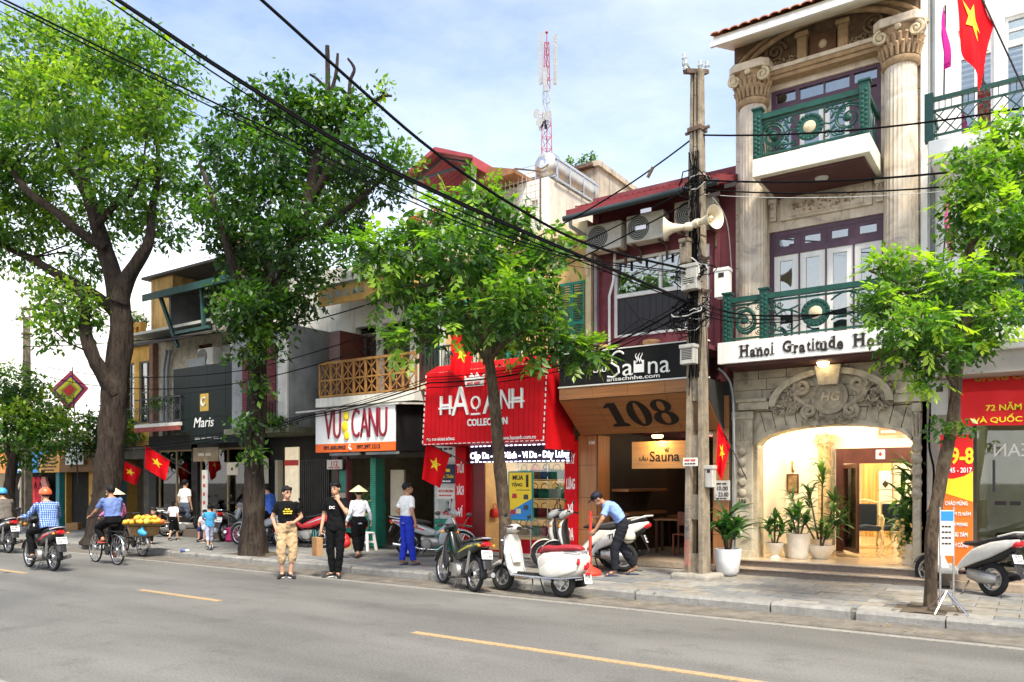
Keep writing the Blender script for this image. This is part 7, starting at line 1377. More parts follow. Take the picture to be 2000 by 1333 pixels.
potted('potted_shrub','leafy shrub in a small cream footed urn left in the hotel porch',(-4.05,14.35,.37),[(.10,0),(.06,.06),(.13,.16),(.17,.28)],m_potc,[(0,0,.75),(.12,.05,.6),(-.12,.0,.65)],BLW,.24,60,2)
potted('potted_shrub','shrub in a squat cream pot behind the footed urn in the porch',(-3.86,14.75,.37),[(.10,0),(.13,.1),(.15,.24)],m_potc,[(0,0,.6),(.08,0,.5)],BLW,.22,30,7)
potted('potted_shrub','leafy plant in a tall ribbed cream pot in the hotel porch',(-3.68,14.55,.37),[(.16,0),(.18,.05),(.17,.1),(.205,.42),(.22,.45)],m_potc,[(0,0,.95),(.14,.05,.85),(-.14,.05,.8)],BLW,.25,60,3)
potted('potted_palm','spiky plant in a wide low cream bowl in the hotel porch',(-3.34,14.75,.37),[(.12,0),(.14,.03),(.24,.16),(.25,.24)],m_potc,[(0,0,.6),(.1,0,.5)],BL,.4,36,4)
potted('tall_potted_palm','tall multi-stemmed dracaena with spiky tufts beside the porch column',(-3.5,15.5,.37),[(.17,0),(.2,.3)],m_potc,[(-.25,0,1.35),(.0,.1,1.75),(.25,0,1.1),(-.5,-.1,1.05),(.35,.1,.8)],BL,.36,150,5,(-.3,1.3))
potted('tall_potted_plant','tall dark leafy potted plant at the right of the hotel doorway behind the leaning trunk',(-1.82,14.55,.37),[(.17,0),(.22,.35)],m_potc,[(0,0,1.75),(.1,0,1.4),(-.16,0,1.2),(.0,-.1,.9),(-.1,0,.6)],BL,.46,160,6,(-.4,1.2))
for i, (x, z, lab) in enumerate(((-1.98,.75,'bunch of yellow orchid flowers at the left of the doorway plant'),(-1.74,.72,'bunch of yellow orchid flowers low on the doorway plant'))):
    g = G(); r = random.Random(i)
    for k in range(26): g.ell((x+r.uniform(-.07,.07),14.25+r.uniform(-.05,.05),.45+z*.0+.05+k*.025),(.03,.02,.025),6,4)
    g.tube([(x,14.27,.40),(x,14.27,1.1)], .006, 4)
    o = g.obj('flower_spike', M('orchid_yellow', (.55,.38,.12), .6, .3, 12), smooth=True); tag(o, lab, 'flowers', 'orchid flowers by the hotel door')
def shrub(name, lab, cl, seed, size=.11, per=30):
    t = T(name, lab, 'plant'); C, D, Tn, rng = crown(cl, per, size, seed, .2, 8, .12); me = leaves_mesh('foliage', C, D, size, rng, Tn); me.materials.append(m_lfA); o = bpy.data.objects.new('foliage', me); COL.objects.link(o); o.parent = t; o['kind'] = 'stuff'
    return t
shrub('creeper','green creeper spilling over the ledge right of the second trunk',[(-16.5,12.75,3.3,.35),(-16.0,12.7,3.25,.3),(-15.6,12.75,3.2,.22),(-16.9,12.8,3.15,.3)],1)
shrub('balcony_shrub','shrub in the urn on the stone ledge under the green roof',[(-18.9,13.3,7.05,.4),(-18.6,13.3,7.2,.35)],2)
shrub('balcony_shrub','potted greenery on the rooftop behind the big trunk',[(-25.6,14.4,7.2,.4),(-25.1,14.4,7.1,.3)],3)
shrub('balcony_shrub','small plants along the iron balcony left of the black sign',[(-22.4,13.4,4.2,.2),(-21.8,13.4,4.15,.2)],4)
shrub('rooftop_weeds','green weeds growing on the concrete parapet behind the water tank',[(-11.6,20.2,11.25,.22),(-11.2,20.3,11.28,.25),(-12.0,20.2,11.2,.18)],5)
shrub('terrace_plants','shrubs on the terrace under the red corrugated roof',[(-14.4,16.2,8.7,.35),(-15.0,16.0,8.3,.4),(-13.8,16.1,8.5,.25)],6)
shrub('trunk_tuft','bright tuft sprouting from the leaning trunk',[(-1.06,11.30,2.46,.12),(-.86,11.25,2.40,.10)],7,.09,60)
# ------------------------------------------------------------------ motorbikes, scooters, bicycles (local: forward +x, rear axle above the origin)
m_tyre = M('tyre_rubber', (.018,.018,.018), .85, .3, 12, .3); m_chr = M('chrome', (.65,.65,.66), .15, .05, 9, metal=1); m_alu = M('cast_aluminium', (.38,.37,.35), .4, .2, 9, metal=.7); m_bp = M('black_plastic', (.02,.02,.022), .45, .2, 8); m_seat = M('black_seat', (.022,.022,.024), .5, .2, 14, .1)
m_tl = M('tail_lens', (.55,.01,.015), .15, .05, 8, coat=.5); m_am = M('amber_lens', (.75,.28,.03), .2); m_lens = M('headlamp_lens', (.65,.68,.70), .08, .05, 8, metal=.3); m_plate = M('plate_white', (.74,.75,.74), .45, .05, 6)
def car_paint(n, c): return M('paint_'+n, c, .32, .12, 6, 0, coat=.4, streak=.28, scol=(.16,.14,.11), spec=.4)
WH = {}
def wheel(parent, x, r, w, spoke=True, name='wheel'):
    k = (r, w, spoke)
    if k not in WH:
        ring = lambda rr, n: [(rr*math.cos(2*PI*i/n), 0, rr*math.sin(2*PI*i/n)) for i in range(n+1)]
        ty = G().tube(ring(r-w/2, 32), w/2, 10, False).mesh('tyre', True); ty.materials.append(m_tyre)
        rm = G().tube(ring(r-w*.98, 32), w*.26, 6, False).lathe([(.05,-.05),(.06,-.05),(.06,.05),(.05,.05)], (0,0,0), 14, 'y').mesh('rim', True); rm.materials.append(m_chr if spoke else m_alu)
        g = G()
        if spoke:
            for i in range(24): a = 2*PI*i/24; b = a+(.35 if i % 2 else -.35); g.tube([(.05*math.cos(b),.03*(-1)**i,.05*math.sin(b)),((r-w)*math.cos(a),0,(r-w)*math.sin(a))], .003, 4)
        else:
            for i in range(5): a = 2*PI*i/5; g.bar((0,0,0),((r-w*.9)*math.cos(a),0,(r-w*.9)*math.sin(a)),.035,.05,(0,1,0))
            g.lathe([(.09,-.03),(.11,-.03),(.11,-.026),(.05,-.026)], (0,.0,0), 20, 'y')
        sp = g.mesh('spokes'); sp.materials.append(m_chr if spoke else m_alu); WH[k] = (ty, rm, sp)
    ty, rm, sp = WH[k]; o = lib(ty, name, parent, (x,0,r)); lib(rm, 'rim', o); lib(sp, 'spokes', o); return o
def plate(parent, loc, txt, tilt=20, w=.19, h=.14):
    p = G().box(-.004,.004,-w/2,w/2,-h/2,h/2).obj('number_plate', m_plate, parent, bevel=.003); p.location = loc; p.rotation_euler = (0,R(tilt),0)
    for k, s in enumerate(txt): o = text(s, .06, (-.006,0,h*.22-k*h*.44), m_bk, p, 'plate_number', rz=-90, width=w*.8, height=h*.34, ext=.001, bold=.02)
def bars(parent, x, z, w, mat, back=.10, mirror=True):
    hb = G().tube([(x-back,-w,z),(x-.02,-w*.45,z+.02),(x,0,z+.01),(x-.02,w*.45,z+.02),(x-back,w,z)], .012, 7).obj('handlebar', m_bp, parent, smooth=True)
    for s in (-1,1):
        G().tube([(x-back-.005,s*(w-.01),z),(x-back+.03,s*(w-.12),z+.012)], .019, 8).obj('grip', m_bp, hb, smooth=True); G().tube([(x-back+.08,s*(w-.14),z),(x-back+.07,s*w,z-.015)], .006, 5).obj('brake_lever', m_chr, hb)
        if mirror:
            m = G().tube([(x-.04,s*w*.6,z+.02),(x-.02,s*w*.85,z+.16)], .006, 5).ell((x-.02,s*w*.9,z+.20),(.015,.055,.038),10,7).obj('mirror', m_bp, hb, smooth=True)
    return hb
def fender(parent, x, r, w, a0, a1, mat, t=.03, n=14, name='fender'):
    g = G(); rows = []
    for i in range(n+1):
        a = R(a0+(a1-a0)*i/n); rows.append([(x+(r+t*(.55 if abs(j) == 2 else (.9 if abs(j) == 1 else 1)))*math.cos(a)*1.0-(0), j*w/2, r*0+(r+t*(.35 if abs(j) == 2 else (.9 if abs(j) == 1 else 1)))*math.sin(a)) for j in (-2,-1,0,1,2)])
    g.grid(rows); o = g.obj(name, mat, parent, smooth=True); s = o.modifiers.new('solid','SOLIDIFY'); s.thickness = .006; return o
def vehicle(name, lab, cat, loc, rz, grp=None, lean=0.):
    t = T(name, lab, cat, loc, rz, grp); t.rotation_euler = (R(lean),0,R(rz)); t.rotation_mode = 'XYZ'; return t
GM = 'motorbikes and scooters of the street'
def underbone(lab, loc, rz, paint, accent=None, seat=None, lean=4, shield=None, txt=('29-H1','110.28'), basket=False, rack=True, led=None):
    t = vehicle('motorbike', lab, 'motorbike', loc, rz, GM, lean); r, wb = .285, 1.19; accent = accent or paint; shield = shield or m_bp
    wheel(t, 0, r, .075); wheel(t, wb, r, .065)
    f1 = fender(t, wb, r, .05, 15, 165, paint, .035); f1.location.z = r; f2 = fender(t, 0, r, .055, 60, 190, m_bp, .04); f2.location.z = r
    for s in (-1,1):
        G().tube([(.985,s*.07,.86),(1.17,s*.065,.36),(wb,s*.06,r)], .021, 7).obj('fork_leg', m_chr if s < 0 else m_alu, t, smooth=True)
        G().tube([(.06,s*.12,.30),(-.02,s*.12,.66)], .028, 8).obj('shock_absorber', m_chr, t, smooth=True)
        G().loft([(.99,.86,.02,.06,.35,s*.05),(.96,.74,.022,.11,.35,s*.10),(.86,.55,.02,.13,.45,s*.15),(.76,.40,.016,.10,.5,s*.17),(.72,.33,.012,.05,.5,s*.16)], 12, 2.6).obj('leg_shield', shield, t, smooth=True)
        G().loft([(-.33,.80,.012,.03,0,s*.07),(-.15,.74,.022,.075,.0,s*.11),(.15,.66,.026,.10,.0,s*.125),(.42,.56,.024,.085,-.2,s*.11),(.60,.52,.012,.04,-.3,s*.08)], 12, 2.4).obj('side_panel', paint, t, smooth=True)
        G().loft([(-.28,.785,.006,.014,0,s*.105),(.05,.71,.006,.022,0,s*.150),(.38,.60,.006,.014,0,s*.138)], 8).obj('stripe', accent, t, smooth=True)
    G().loft([(.62,.50,.07,.05),(.80,.60,.06,.07,.6),(.93,.80,.055,.06,1.0),(.97,.88,.05,.05,1.0)], 12).obj('frame_cover', paint, t, smooth=True)
    G().loft([(.30,.36,.10,.10),(.45,.33,.12,.12),(.66,.32,.09,.10),(.78,.33,.06,.07)], 12, 3).lathe([(0,-.17),(.10,-.165),(.12,-.13),(.12,.13),(.10,.16),(0,.165)], (.42,0,.30), 18, 'y').obj('engine', m_alu, t, smooth=True)
    for k in range(6): piece('cylinder_fin', m_alu, t, .66+k*.022,.672+k*.022,-.085,.085,.25,.40)
    G().tube([(.80,-.06,.27),(.66,-.13,.17),(.3,-.15,.19),(.1,-.16,.24),(-.30,-.17,.30)], [.016,.018,.022,.04,.042], 9).obj('exhaust', m_chr, t, smooth=True)
    G().box(.0,.42,.085,.10,.235,.325).obj('chain_case', m_bp, t, bevel=.02)
    G().tube([(.0,-.09,.285),(.36,-.08,.32)], .02, 6).tube([(.0,.09,.285),(.36,.08,.32)], .02, 6).obj('swing_arm', m_bp, t)
    G().loft([(-.36,.865,.06,.012),(-.28,.86,.09,.035),(-.02,.83,.115,.045),(.22,.775,.125,.045),(.42,.755,.105,.04),(.52,.745,.06,.015)], 14, 2.6).obj('seat', seat or m_seat, t, smooth=True)
    G().loft([(-.40,.79,.045,.03),(-.33,.78,.085,.05),(-.22,.77,.09,.05)], 12).obj('tail_light', m_tl, t, smooth=True)
    for s in (-1,1):
        G().ell((-.33,s*.13,.76),(.03,.03,.022),8,6).obj('turn_signal', m_am, t, smooth=True); G().ell((1.03,s*.14,.90),(.035,.035,.025),8,6).obj('turn_signal', m_am, t, smooth=True)
        G().tube([(.42,s*.05,.20),(.42,s*.26,.19)], .018, 7).obj('foot_peg', m_bp, t)
    G().loft([(-.30,.66,.07,.02,1.2),(-.38,.52,.075,.012,1.15),(-.43,.40,.07,.01,1.2)], 10, 4).obj('mud_flap', m_bp, t, smooth=True); plate(t, (-.375,0,.62), txt, 20)
    if rack: G().tube([(-.1,-.11,.83),(-.38,-.09,.88),(-.42,0,.885),(-.38,.09,.88),(-.1,.11,.83)], .011, 6).obj('grab_rail', m_chr, t, smooth=True)
    G().loft([(1.10,.93,.045,.05,.1),(1.06,.95,.10,.085,.1),(.98,.97,.12,.08,.1),(.92,.99,.09,.04,.2),(.88,1.0,.03,.015,.2)], 14, 2.3).obj('headlight_cowl', paint, t, smooth=True)
    G().ell((1.075,0,.935),(.05,.085,.062),12,8).obj('headlight', m_lens, t, smooth=True); bars(t, .95, 1.01, .33, m_bp)
    G().tube([(.36,.10,.17),(.30,.24,.02)], .012, 6).obj('side_stand', m_bp, t); G().tube([(.30,-.08,.16),(.20,-.14,.06),(.20,.14,.06),(.30,.08,.16)], .012, 6).obj('centre_stand', m_bp, t)
    if basket:
        bk = G(); 
        for k in range(7): bk.tube([(1.05+.04*k,-.16,.72),(1.05+.04*k,-.18,.95)], .004, 4).tube([(1.05+.04*k,.16,.72),(1.05+.04*k,.18,.95)], .004, 4)
        for z in (.72,.84,.95): bk.tube([(1.03,-.17,z),(1.31,-.17,z),(1.31,.17,z),(1.03,.17,z),(1.03,-.17,z)], .005, 4)
        bk.obj('front_basket', m_chr, t)
    return t
def scooter(lab, loc, rz, paint, lower=None, seat=None, lean=4, txt=('29-K1','668.06'), tailup=.0, side=None, name='scooter'):
    t = vehicle(name, lab, 'scooter', loc, rz, GM, lean); r, wb = .265, 1.27; lower = lower or m_bp
    wheel(t, 0, r, .10, False); wheel(t, wb, r, .09, False)
    f1 = fender(t, wb, r, .07, 20, 160, paint, .035); f1.location.z = r
    for s in (-1,1):
        G().tube([(1.09,s*.075,.72),(wb,s*.075,r)], .02, 7).obj('fork_leg', m_bp, t, smooth=True)
        G().loft([(-.46,.84+tailup,.012,.022,0,s*.05),(-.30,.78+tailup*.8,.035,.075,0,s*.11),(-.05,.70+tailup*.4,.05,.12,0,s*.135),(.25,.60,.05,.12,-.1,s*.135),(.44,.47,.03,.07,-.3,s*.13),(.55,.36,.012,.03,-.4,s*.14)], 14, 2.4).obj('side_panel', paint, t, smooth=True)
        G().loft([(.50,.33,.015,.05,0,s*.16),(.80,.31,.015,.055,0,s*.17),(1.02,.36,.015,.08,.5,s*.16)], 10, 3).obj('floor_skirt', paint, t, smooth=True)
        if side: o = text(side, .1, (.12,s*.19,.66), m_bk, t, 'side_lettering', rz=0 if s < 0 else 180, width=.30, height=.085, bold=.03, shear=.3); o.rotation_euler = (R(90),R(16)*-s*-1 if s < 0 else R(-16),R(0) if s < 0 else R(180))
    G().loft([(-.40,.74+tailup,.04,.05),(-.15,.66+tailup*.4,.10,.12),(.2,.58,.12,.14),(.44,.46,.10,.13)], 12, 3).obj('inner_body', m_bp, t, smooth=True)
    G().box(.42,1.0,-.16,.16,.29,.335).obj('floor_board', m_bp, t, bevel=.015)
    G().loft([(.97,.31,.17,.02,1.2),(1.05,.48,.185,.03,1.25),(1.09,.70,.19,.035,1.35),(1.10,.86,.15,.03,1.4),(1.08,.95,.09,.02,1.4)], 14, 3).obj('leg_shield', lower, t, smooth=True)
    G().loft([(1.02,.36,.10,.02,1.2),(1.12,.50,.15,.04,1.25),(1.17,.70,.16,.05,1.35),(1.16,.86,.11,.04,1.4),(1.11,.94,.05,.02,1.4)], 14, 2.6).obj('front_apron', paint, t, smooth=True)
    G().loft([(-.42,.90+tailup,.06,.015),(-.28,.89+tailup,.115,.045),(0,.84+tailup*.4,.135,.055),(.24,.80,.14,.05),(.46,.79,.11,.04),(.54,.775,.05,.015)], 14, 2.8).obj('seat', seat or m_seat, t, smooth=True)
    G().loft([(-.50,.80+tailup,.03,.03),(-.43,.79+tailup,.09,.055),(-.33,.78+tailup,.10,.055)], 12).obj('tail_light', m_tl, t, smooth=True)
    G().tube([(-.15,-.12,.90+tailup*.6),(-.42,-.11,.96+tailup),(-.52,0,.97+tailup),(-.42,.11,.96+tailup),(-.15,.12,.90+tailup*.6)], .015, 7).obj('grab_rail', paint, t, smooth=True)
    G().loft([(.40,.32,.10,.09),(.2,.28,.12,.11),(0,.27,.10,.09),(-.10,.27,.06,.06)], 12, 3).obj('engine', m_alu, t, smooth=True)
    G().tube([(.3,-.14,.2),(.1,-.17,.22),(-.05,-.18,.27),(-.34,-.18,.36)], [.02,.03,.055,.05], 10).obj('exhaust', m_bp, t, smooth=True); G().box(-.28,.0,-.245,-.235,.28,.40).obj('heat_shield', m_chr, t)
    G().loft([(-.32,.68,.08,.02,1.2),(-.42,.50,.075,.012,1.1),(-.47,.38,.06,.01,1.1)], 10, 4).obj('mud_flap', m_bp, t, smooth=True); plate(t, (-.41,0,.61), txt, 22)
    G().loft([(1.20,1.0,.05,.05,.1),(1.15,1.02,.12,.08,.1),(1.06,1.05,.14,.075,.1),(.99,1.07,.10,.04,.2),(.95,1.07,.03,.015,.2)], 14, 2.4).obj('headset', paint if paint is not m_bp else lower, t, smooth=True); G().ell((1.17,0,1.01),(.045,.095,.05),12,8).obj('headlight', m_lens, t, smooth=True)
    for s in (-1,1): G().ell((1.175,s*.11,.80),(.03,.045,.03),8,6).obj('turn_signal', m_am, t, smooth=True)
    bars(t, 1.04, 1.07, .34, m_bp); G().tube([(.34,.10,.20),(.30,.26,.02)], .012, 6).obj('side_stand', m_bp, t); return t
def vespa(lab, loc, rz, paint, seatm, lean=5, txt=('29-B1','777.12')):
    t = vehicle('classic_scooter', lab, 'scooter', loc, rz, GM, lean); t.scale = (.94,)*3; r, wb = .24, 1.28; trim = m_chr
    wheel(t, 0, r, .11, False); wheel(t, wb, r, .105, False)
    G().loft([(wb+.27,.34,.02,.05,.9),(wb+.20,.42,.075,.055,.5),(wb+.04,.49,.095,.05,.1),(wb-.14,.46,.10,.06,-.4),(wb-.24,.38,.09,.04,-.8)], 14, 2.4).obj('front_fender', paint, t, smooth=True)
    G().tube([(1.13,.09,.9),(1.22,.09,.5),(wb,.08,r)], .024, 7).obj('fork_leg', m_bp, t, smooth=True)
    G().loft([(-.47,.58,.05,.07,.25),(-.43,.565,.10,.15,.22),(-.32,.545,.155,.205,.15),(-.1,.525,.195,.235,.05),(.15,.515,.19,.235,0),(.33,.505,.155,.21,-.15),(.43,.47,.12,.17,-.3)], 22, 3.0).obj('rear_body', paint, t, smooth=True)
    for s in (-1,1):
        G().loft([(-.36,.50,.012,.05,.2,s*.150),(-.22,.48,.024,.095,.1,s*.182),(.0,.45,.028,.12,0,s*.20),(.2,.43,.024,.115,0,s*.195),(.36,.40,.01,.06,0,s*.16)], 14, 2.5).obj('side_cowl', paint, t, smooth=True)
        G().tube([(-.40,s*.10,.36),(-.1,s*.21,.31),(.3,s*.19,.30),(.5,s*.17,.30),(.9,s*.20,.30),(1.0,s*.21,.42),(1.09,s*.235,.70),(1.12,s*.20,.92),(1.11,s*.1,.99)], .011, 6).obj('chrome_trim', trim, t, smooth=True)
        G().ell((-.39,s*.15,.60),(.03,.025,.06),8,6).obj('turn_signal', m_tl, t, smooth=True); G().ell((1.17,s*.20,.86),(.03,.03,.02),8,6).obj('turn_signal', m_lens, t, smooth=True)
    G().box(.40,.98,-.18,.18,.275,.31).obj('floor_board', paint, t, bevel=.02)
    for k in range(6): piece('floor_strip', m_bp, t, .46,.96,-.13+k*.045,-.105+k*.045,.31,.322)
    G().box(.44,.96,-.03,.03,.31,.36).obj('floor_tunnel', m_bp, t, bevel=.02)
    G().loft([(.96,.29,.19,.018,1.1),(1.02,.42,.215,.022,1.2),(1.08,.64,.235,.03,1.35),(1.11,.84,.215,.03,1.45),(1.115,.97,.13,.03,1.5)], 18, 3).obj('leg_shield', paint, t, smooth=True)
    G().loft([(.98,.50,.10,.03,1.2),(1.03,.66,.13,.04,1.35),(1.06,.80,.11,.03,1.45)], 14, 3).obj('glove_box', paint, t, smooth=True); G().loft([(1.12,.45,.03,.03,1.2),(1.15,.7,.05,.045,1.4),(1.15,.93,.04,.03,1.5)], 12).obj('horn_cover', paint, t, smooth=True)
    G().loft([(-.36,.80,.07,.02),(-.26,.815,.125,.05),(-.02,.80,.145,.06),(.12,.775,.145,.055),(.30,.775,.13,.06),(.42,.75,.09,.05),(.47,.71,.05,.04)], 16, 2.7).obj('seat', seatm, t, smooth=True)
    G().tube([(-.1,-.16,.74),(-.36,-.13,.74),(-.44,0,.75),(-.36,.13,.74),(-.1,.16,.74)], .012, 7).tube([(-.38,-.11,.75),(-.42,-.08,.62)], .01, 6).tube([(-.38,.11,.75),(-.42,.08,.62)], .01, 6).obj('chrome_rack', m_chr, t, smooth=True)
    G().loft([(-.475,.56,.03,.05),(-.45,.56,.07,.085),(-.40,.57,.085,.10)], 12, 2.6).obj('tail_light', m_tl, t, smooth=True); G().box(-.49,-.44,-.06,.06,.40,.43).obj('plate_lamp', m_tl, t)
    plate(t, (-.485,0,.34), txt, 14, .2, .15)
    G().loft([(1.20,1.04,.06,.06,.1),(1.15,1.06,.105,.085,.1),(1.05,1.08,.12,.075,.1),(.98,1.09,.07,.035,.2)], 14, 2.4).obj('headset', paint, t, smooth=True); G().lathe([(.0,.045),(.06,.03),(.075,.0),(.07,-.02)], (1.18,0,1.06), 18, 'x').obj('headlight', m_lens, t, smooth=True)
    G().box(.975,.985,-.06,.06,1.05,1.11).obj('gauge', m_bp, t, bevel=.01); bars(t, 1.05, 1.09, .34, m_bp)
    G().loft([(.35,.24,.08,.08,0,-.02),(.1,.23,.10,.11,0,-.06),(-.1,.23,.08,.09,0,-.10)], 14, 2.6).obj('engine_case', m_alu, t, smooth=True); G().tube([(.15,-.16,.16),(.0,-.18,.20),(-.3,-.19,.26)], [.03,.06,.055], 10).obj('exhaust', m_bp, t, smooth=True)
    G().loft([(-.42,.40,.08,.015,1.2),(-.46,.30,.075,.012,1.2)], 10, 4).obj('mud_flap', m_bp, t, smooth=True); G().tube([(.55,-.1,.26),(.48,-.16,.02),(.44,-.16,.02)], .011, 6).tube([(.55,.1,.26),(.48,.16,.05),(.44,.16,.05)], .011, 6).obj('centre_stand', m_bp, t, smooth=True)
    return t
def bicycle(lab, loc, rz, frame, lean=0, carrier=True, big=None):
    t = vehicle('bicycle', lab, 'bicycle', loc, rz, None, lean); r, wb = .32, 1.02; wheel(t, 0, r, .038); wheel(t, wb, r, .038)
    G().tube([(0,.05,r),(.42,.03,.29),(.32,0,.78)], .014, 7).tube([(0,-.05,r),(.42,-.03,.29)], .012, 7).tube([(.32,0,.72),(0,.05,r)], .011, 6).tube([(.42,0,.29),(.86,0,.72)], .018, 7).tube([(.36,0,.60),(.84,0,.80)], .016, 7).tube([(.82,0,.92),(.88,0,.68),(wb,0,r)], .017, 7).obj('frame', frame, t, smooth=True)
    G().loft([(.16,.84,.09,.03),(.28,.84,.085,.03),(.42,.835,.03,.02)], 12).obj('saddle', m_seat, t, smooth=True); bars(t, .84, .99, .27, m_bp, .12, False)
    f = fender(t, 0, r, .045, 60, 200, m_chr, .02); f.location.z = r; G().tube([(.42,-.1,.29),(.50,-.1,.14)], .012, 6).tube([(.42,.1,.29),(.34,.1,.44)], .012, 6).lathe([(.0,-.02),(.10,-.018),(.10,.018),(0,.02)], (.42,.02,.29), 18, 'y').obj('crank', m_bp, t)
    for p in ((.50,-.16,.14),(.34,.16,.44)): G().box(p[0]-.05,p[0]+.05,p[1]-.04,p[1]+.04,p[2]-.015,p[2]+.015).obj('pedal', m_bp, t)
    if carrier: G().tube([(-.2,-.06,.70),(.26,-.06,.72)], .008, 5).tube([(-.2,.06,.70),(.26,.06,.72)], .008, 5).tube([(-.2,-.06,.70),(-.2,.06,.70)], .008, 5).tube([(0,.05,r),(-.1,.06,.70)], .007, 5).tube([(0,-.05,r),(-.1,-.06,.70)], .007, 5).obj('carrier', m_bp, t)
    return t
RED = car_paint('red', (.55,.015,.02)); DGR = car_paint('dark_green', (.006,.016,.014)); WHT = car_paint('white', (.56,.55,.52)); CRM = car_paint('cream_white', (.58,.565,.51)); SIL = car_paint('silver_grey', (.42,.45,.46)); BLK = car_paint('black', (.014,.014,.016)); MRN = car_paint('maroon', (.18,.015,.02)); OLV = M('gold_olive', (.34,.30,.05), .35, .1, 6)
underbone('dark green and black motorbike parked at the kerb with its plate to the right', (-7.50,9.86,0), 154, DGR, OLV, txt=('29-N1','115.84'))
vespa('cream white classic scooter with a dark red seat parked at the kerb', (-6.02,10.12,0), 174, CRM, M('dark_red_leather', (.30,.025,.035), .45, .15, 20, .1))
scooter('black scooter with white side panels and lettering behind the cream scooter', (-6.30,12.75,.12), 196, WHT, BLK, side='TLEO', tailup=.06, txt=('29-C1','402.56')).name = 'scooter'
scooter('white scooter with black visor, only its front showing beside the slim trunk', (-6.75,13.2,.12), 215, CRM, BLK, txt=('30-F2','118.02'))
underbone('old silver grey motorbike with pale leg shield and red tank behind the dark green one', (-11.5,12.75,.12), 32, SIL, RED, shield=SIL, txt=('29-S6','4410'))
underbone('bright red motorbike with black seat between the two young men', (-14.75,13.25,.12), 197, RED, m_chr, txt=('30-K4','221.90'))
underbone('grey motorbike under the seated man in blue by the second trunk', (-16.05,12.95,.12), 197, SIL, shield=CRM, txt=('29-X3','771.05'))
scooter('white scooter with black seat parked behind the leaning tree at right', (-.62,13.02,.12), 141, WHT, WHT, tailup=.05, txt=('29-D2','316.45')).scale = (.92,)*3
underbone('black motorbike with red tail lamp ridden by the person in a plaid jacket', (-16.05,7.49,0), 176, BLK, RED, lean=0, txt=('29-H9','350.27'), seat=m_seat)
underbone('dark motorbike with pale plate ridden at the left edge of the road', (-21.0,8.75,0), 178, BLK, SIL, lean=0, txt=('29-M4','908.11'))
underbone('red motorbike farthest away on the road at the left edge', (-24.6,9.5,0), 178, RED, lean=0, txt=('30-P1','660.33'))
underbone('dark parked motorbike with red lamp left of the big trunk', (-21.9,11.75,.12), 168, BLK, RED, txt=('29-L8','123.76'))
underbone('dark motorbike parked in front of the black shop behind the children', (-21.6,13.3,.12), 60, BLK, SIL, txt=('29-V5','889.10')); underbone('silver motorbike parked by the black shop near the seated woman', (-18.6,13.1,.12), 120, SIL, BLK, shield=CRM, txt=('29-T7','450.02'))
bicycle('black bicycle with white rear mudguard ridden by the cyclist in blue', (-16.12,8.80,0), 176, m_bp)
bicycle('old fruit seller bicycle carrying a wide flat basket', (-17.5,10.15,0), 174, m_iron, 0)
hm = T('helmet', 'cream helmet hanging on the black and white scooter', 'helmet', (-6.02,12.36,.80)); G().ell((0,0,0),(.14,.125,.125),18,12).obj('shell', M('cream_helmet', (.62,.58,.44), .35, .1, 5), hm, smooth=True); G().lathe([(.13,-.05),(.15,-.06),(.13,-.065)], (0,0,0), 18).obj('rim', m_bp, hm)
# fruit seller's basket
bs = T('fruit_basket', 'wide flat bamboo basket of fruit on the seller bicycle', 'basket', (-17.35,10.12,.74)); m_bam = M('bamboo_weave', (.30,.19,.08), .8, .3, 25, .4)
G().lathe([(.0,0),(.42,.0),(.52,.05),(.54,.06),(.50,.055),(.40,.02),(0,.02)], (0,0,0), 28).obj('tray', m_bam, bs, smooth=True); G().lathe([(.2,-.25),(.3,-.22),(.34,-.02),(.3,0)], (0,0,0), 20).obj('lower_basket', m_bam, bs, smooth=True)
fruits(40, lambda k, r: (r.choice((0,2,0,1)), (-17.35+.42*math.sqrt((k % 30+.5)/30)*math.cos(k*2.4), 10.12+.42*math.sqrt((k % 30+.5)/30)*math.sin(k*2.4), .82+.09*(k//30)+r.uniform(0,.03))), 'on the flat basket of the seller bicycle', 8)
pb_ = T('blue_plastic_bag', 'blue plastic bag hanging under the fruit basket', 'bag', (-17.0,9.85,.62)); G().ell((0,0,-.03),(.10,.07,.08),9,6).ell((.06,.02,-.05),(.07,.06,.06),8,5).ell((-.05,-.02,0),(.06,.05,.07),8,5).tube([(0,0,.02),(.01,0,.12)], [.05,.012], 7).obj('bag', M('blue_film', (.05,.30,.50), .35, .2, 9), pb_, smooth=True)
ks = vehicle('kick_scooter', 'small teal kick scooter under the child in blue', 'kick scooter', (-16.62,11.35,.12), 150); G().box(-.2,.25,-.05,.05,.07,.10).obj('deck', M('teal_metal', (.02,.25,.25), .4), ks); G().tube([(.30,0,.08),(.26,0,.68)], .015, 7).tube([(.26,-.15,.68),(.26,.15,.68)], .014, 7).obj('steering_post', m_chr, ks)
for x in (-.2,.31): wheel(ks, x, .07, .03, False)
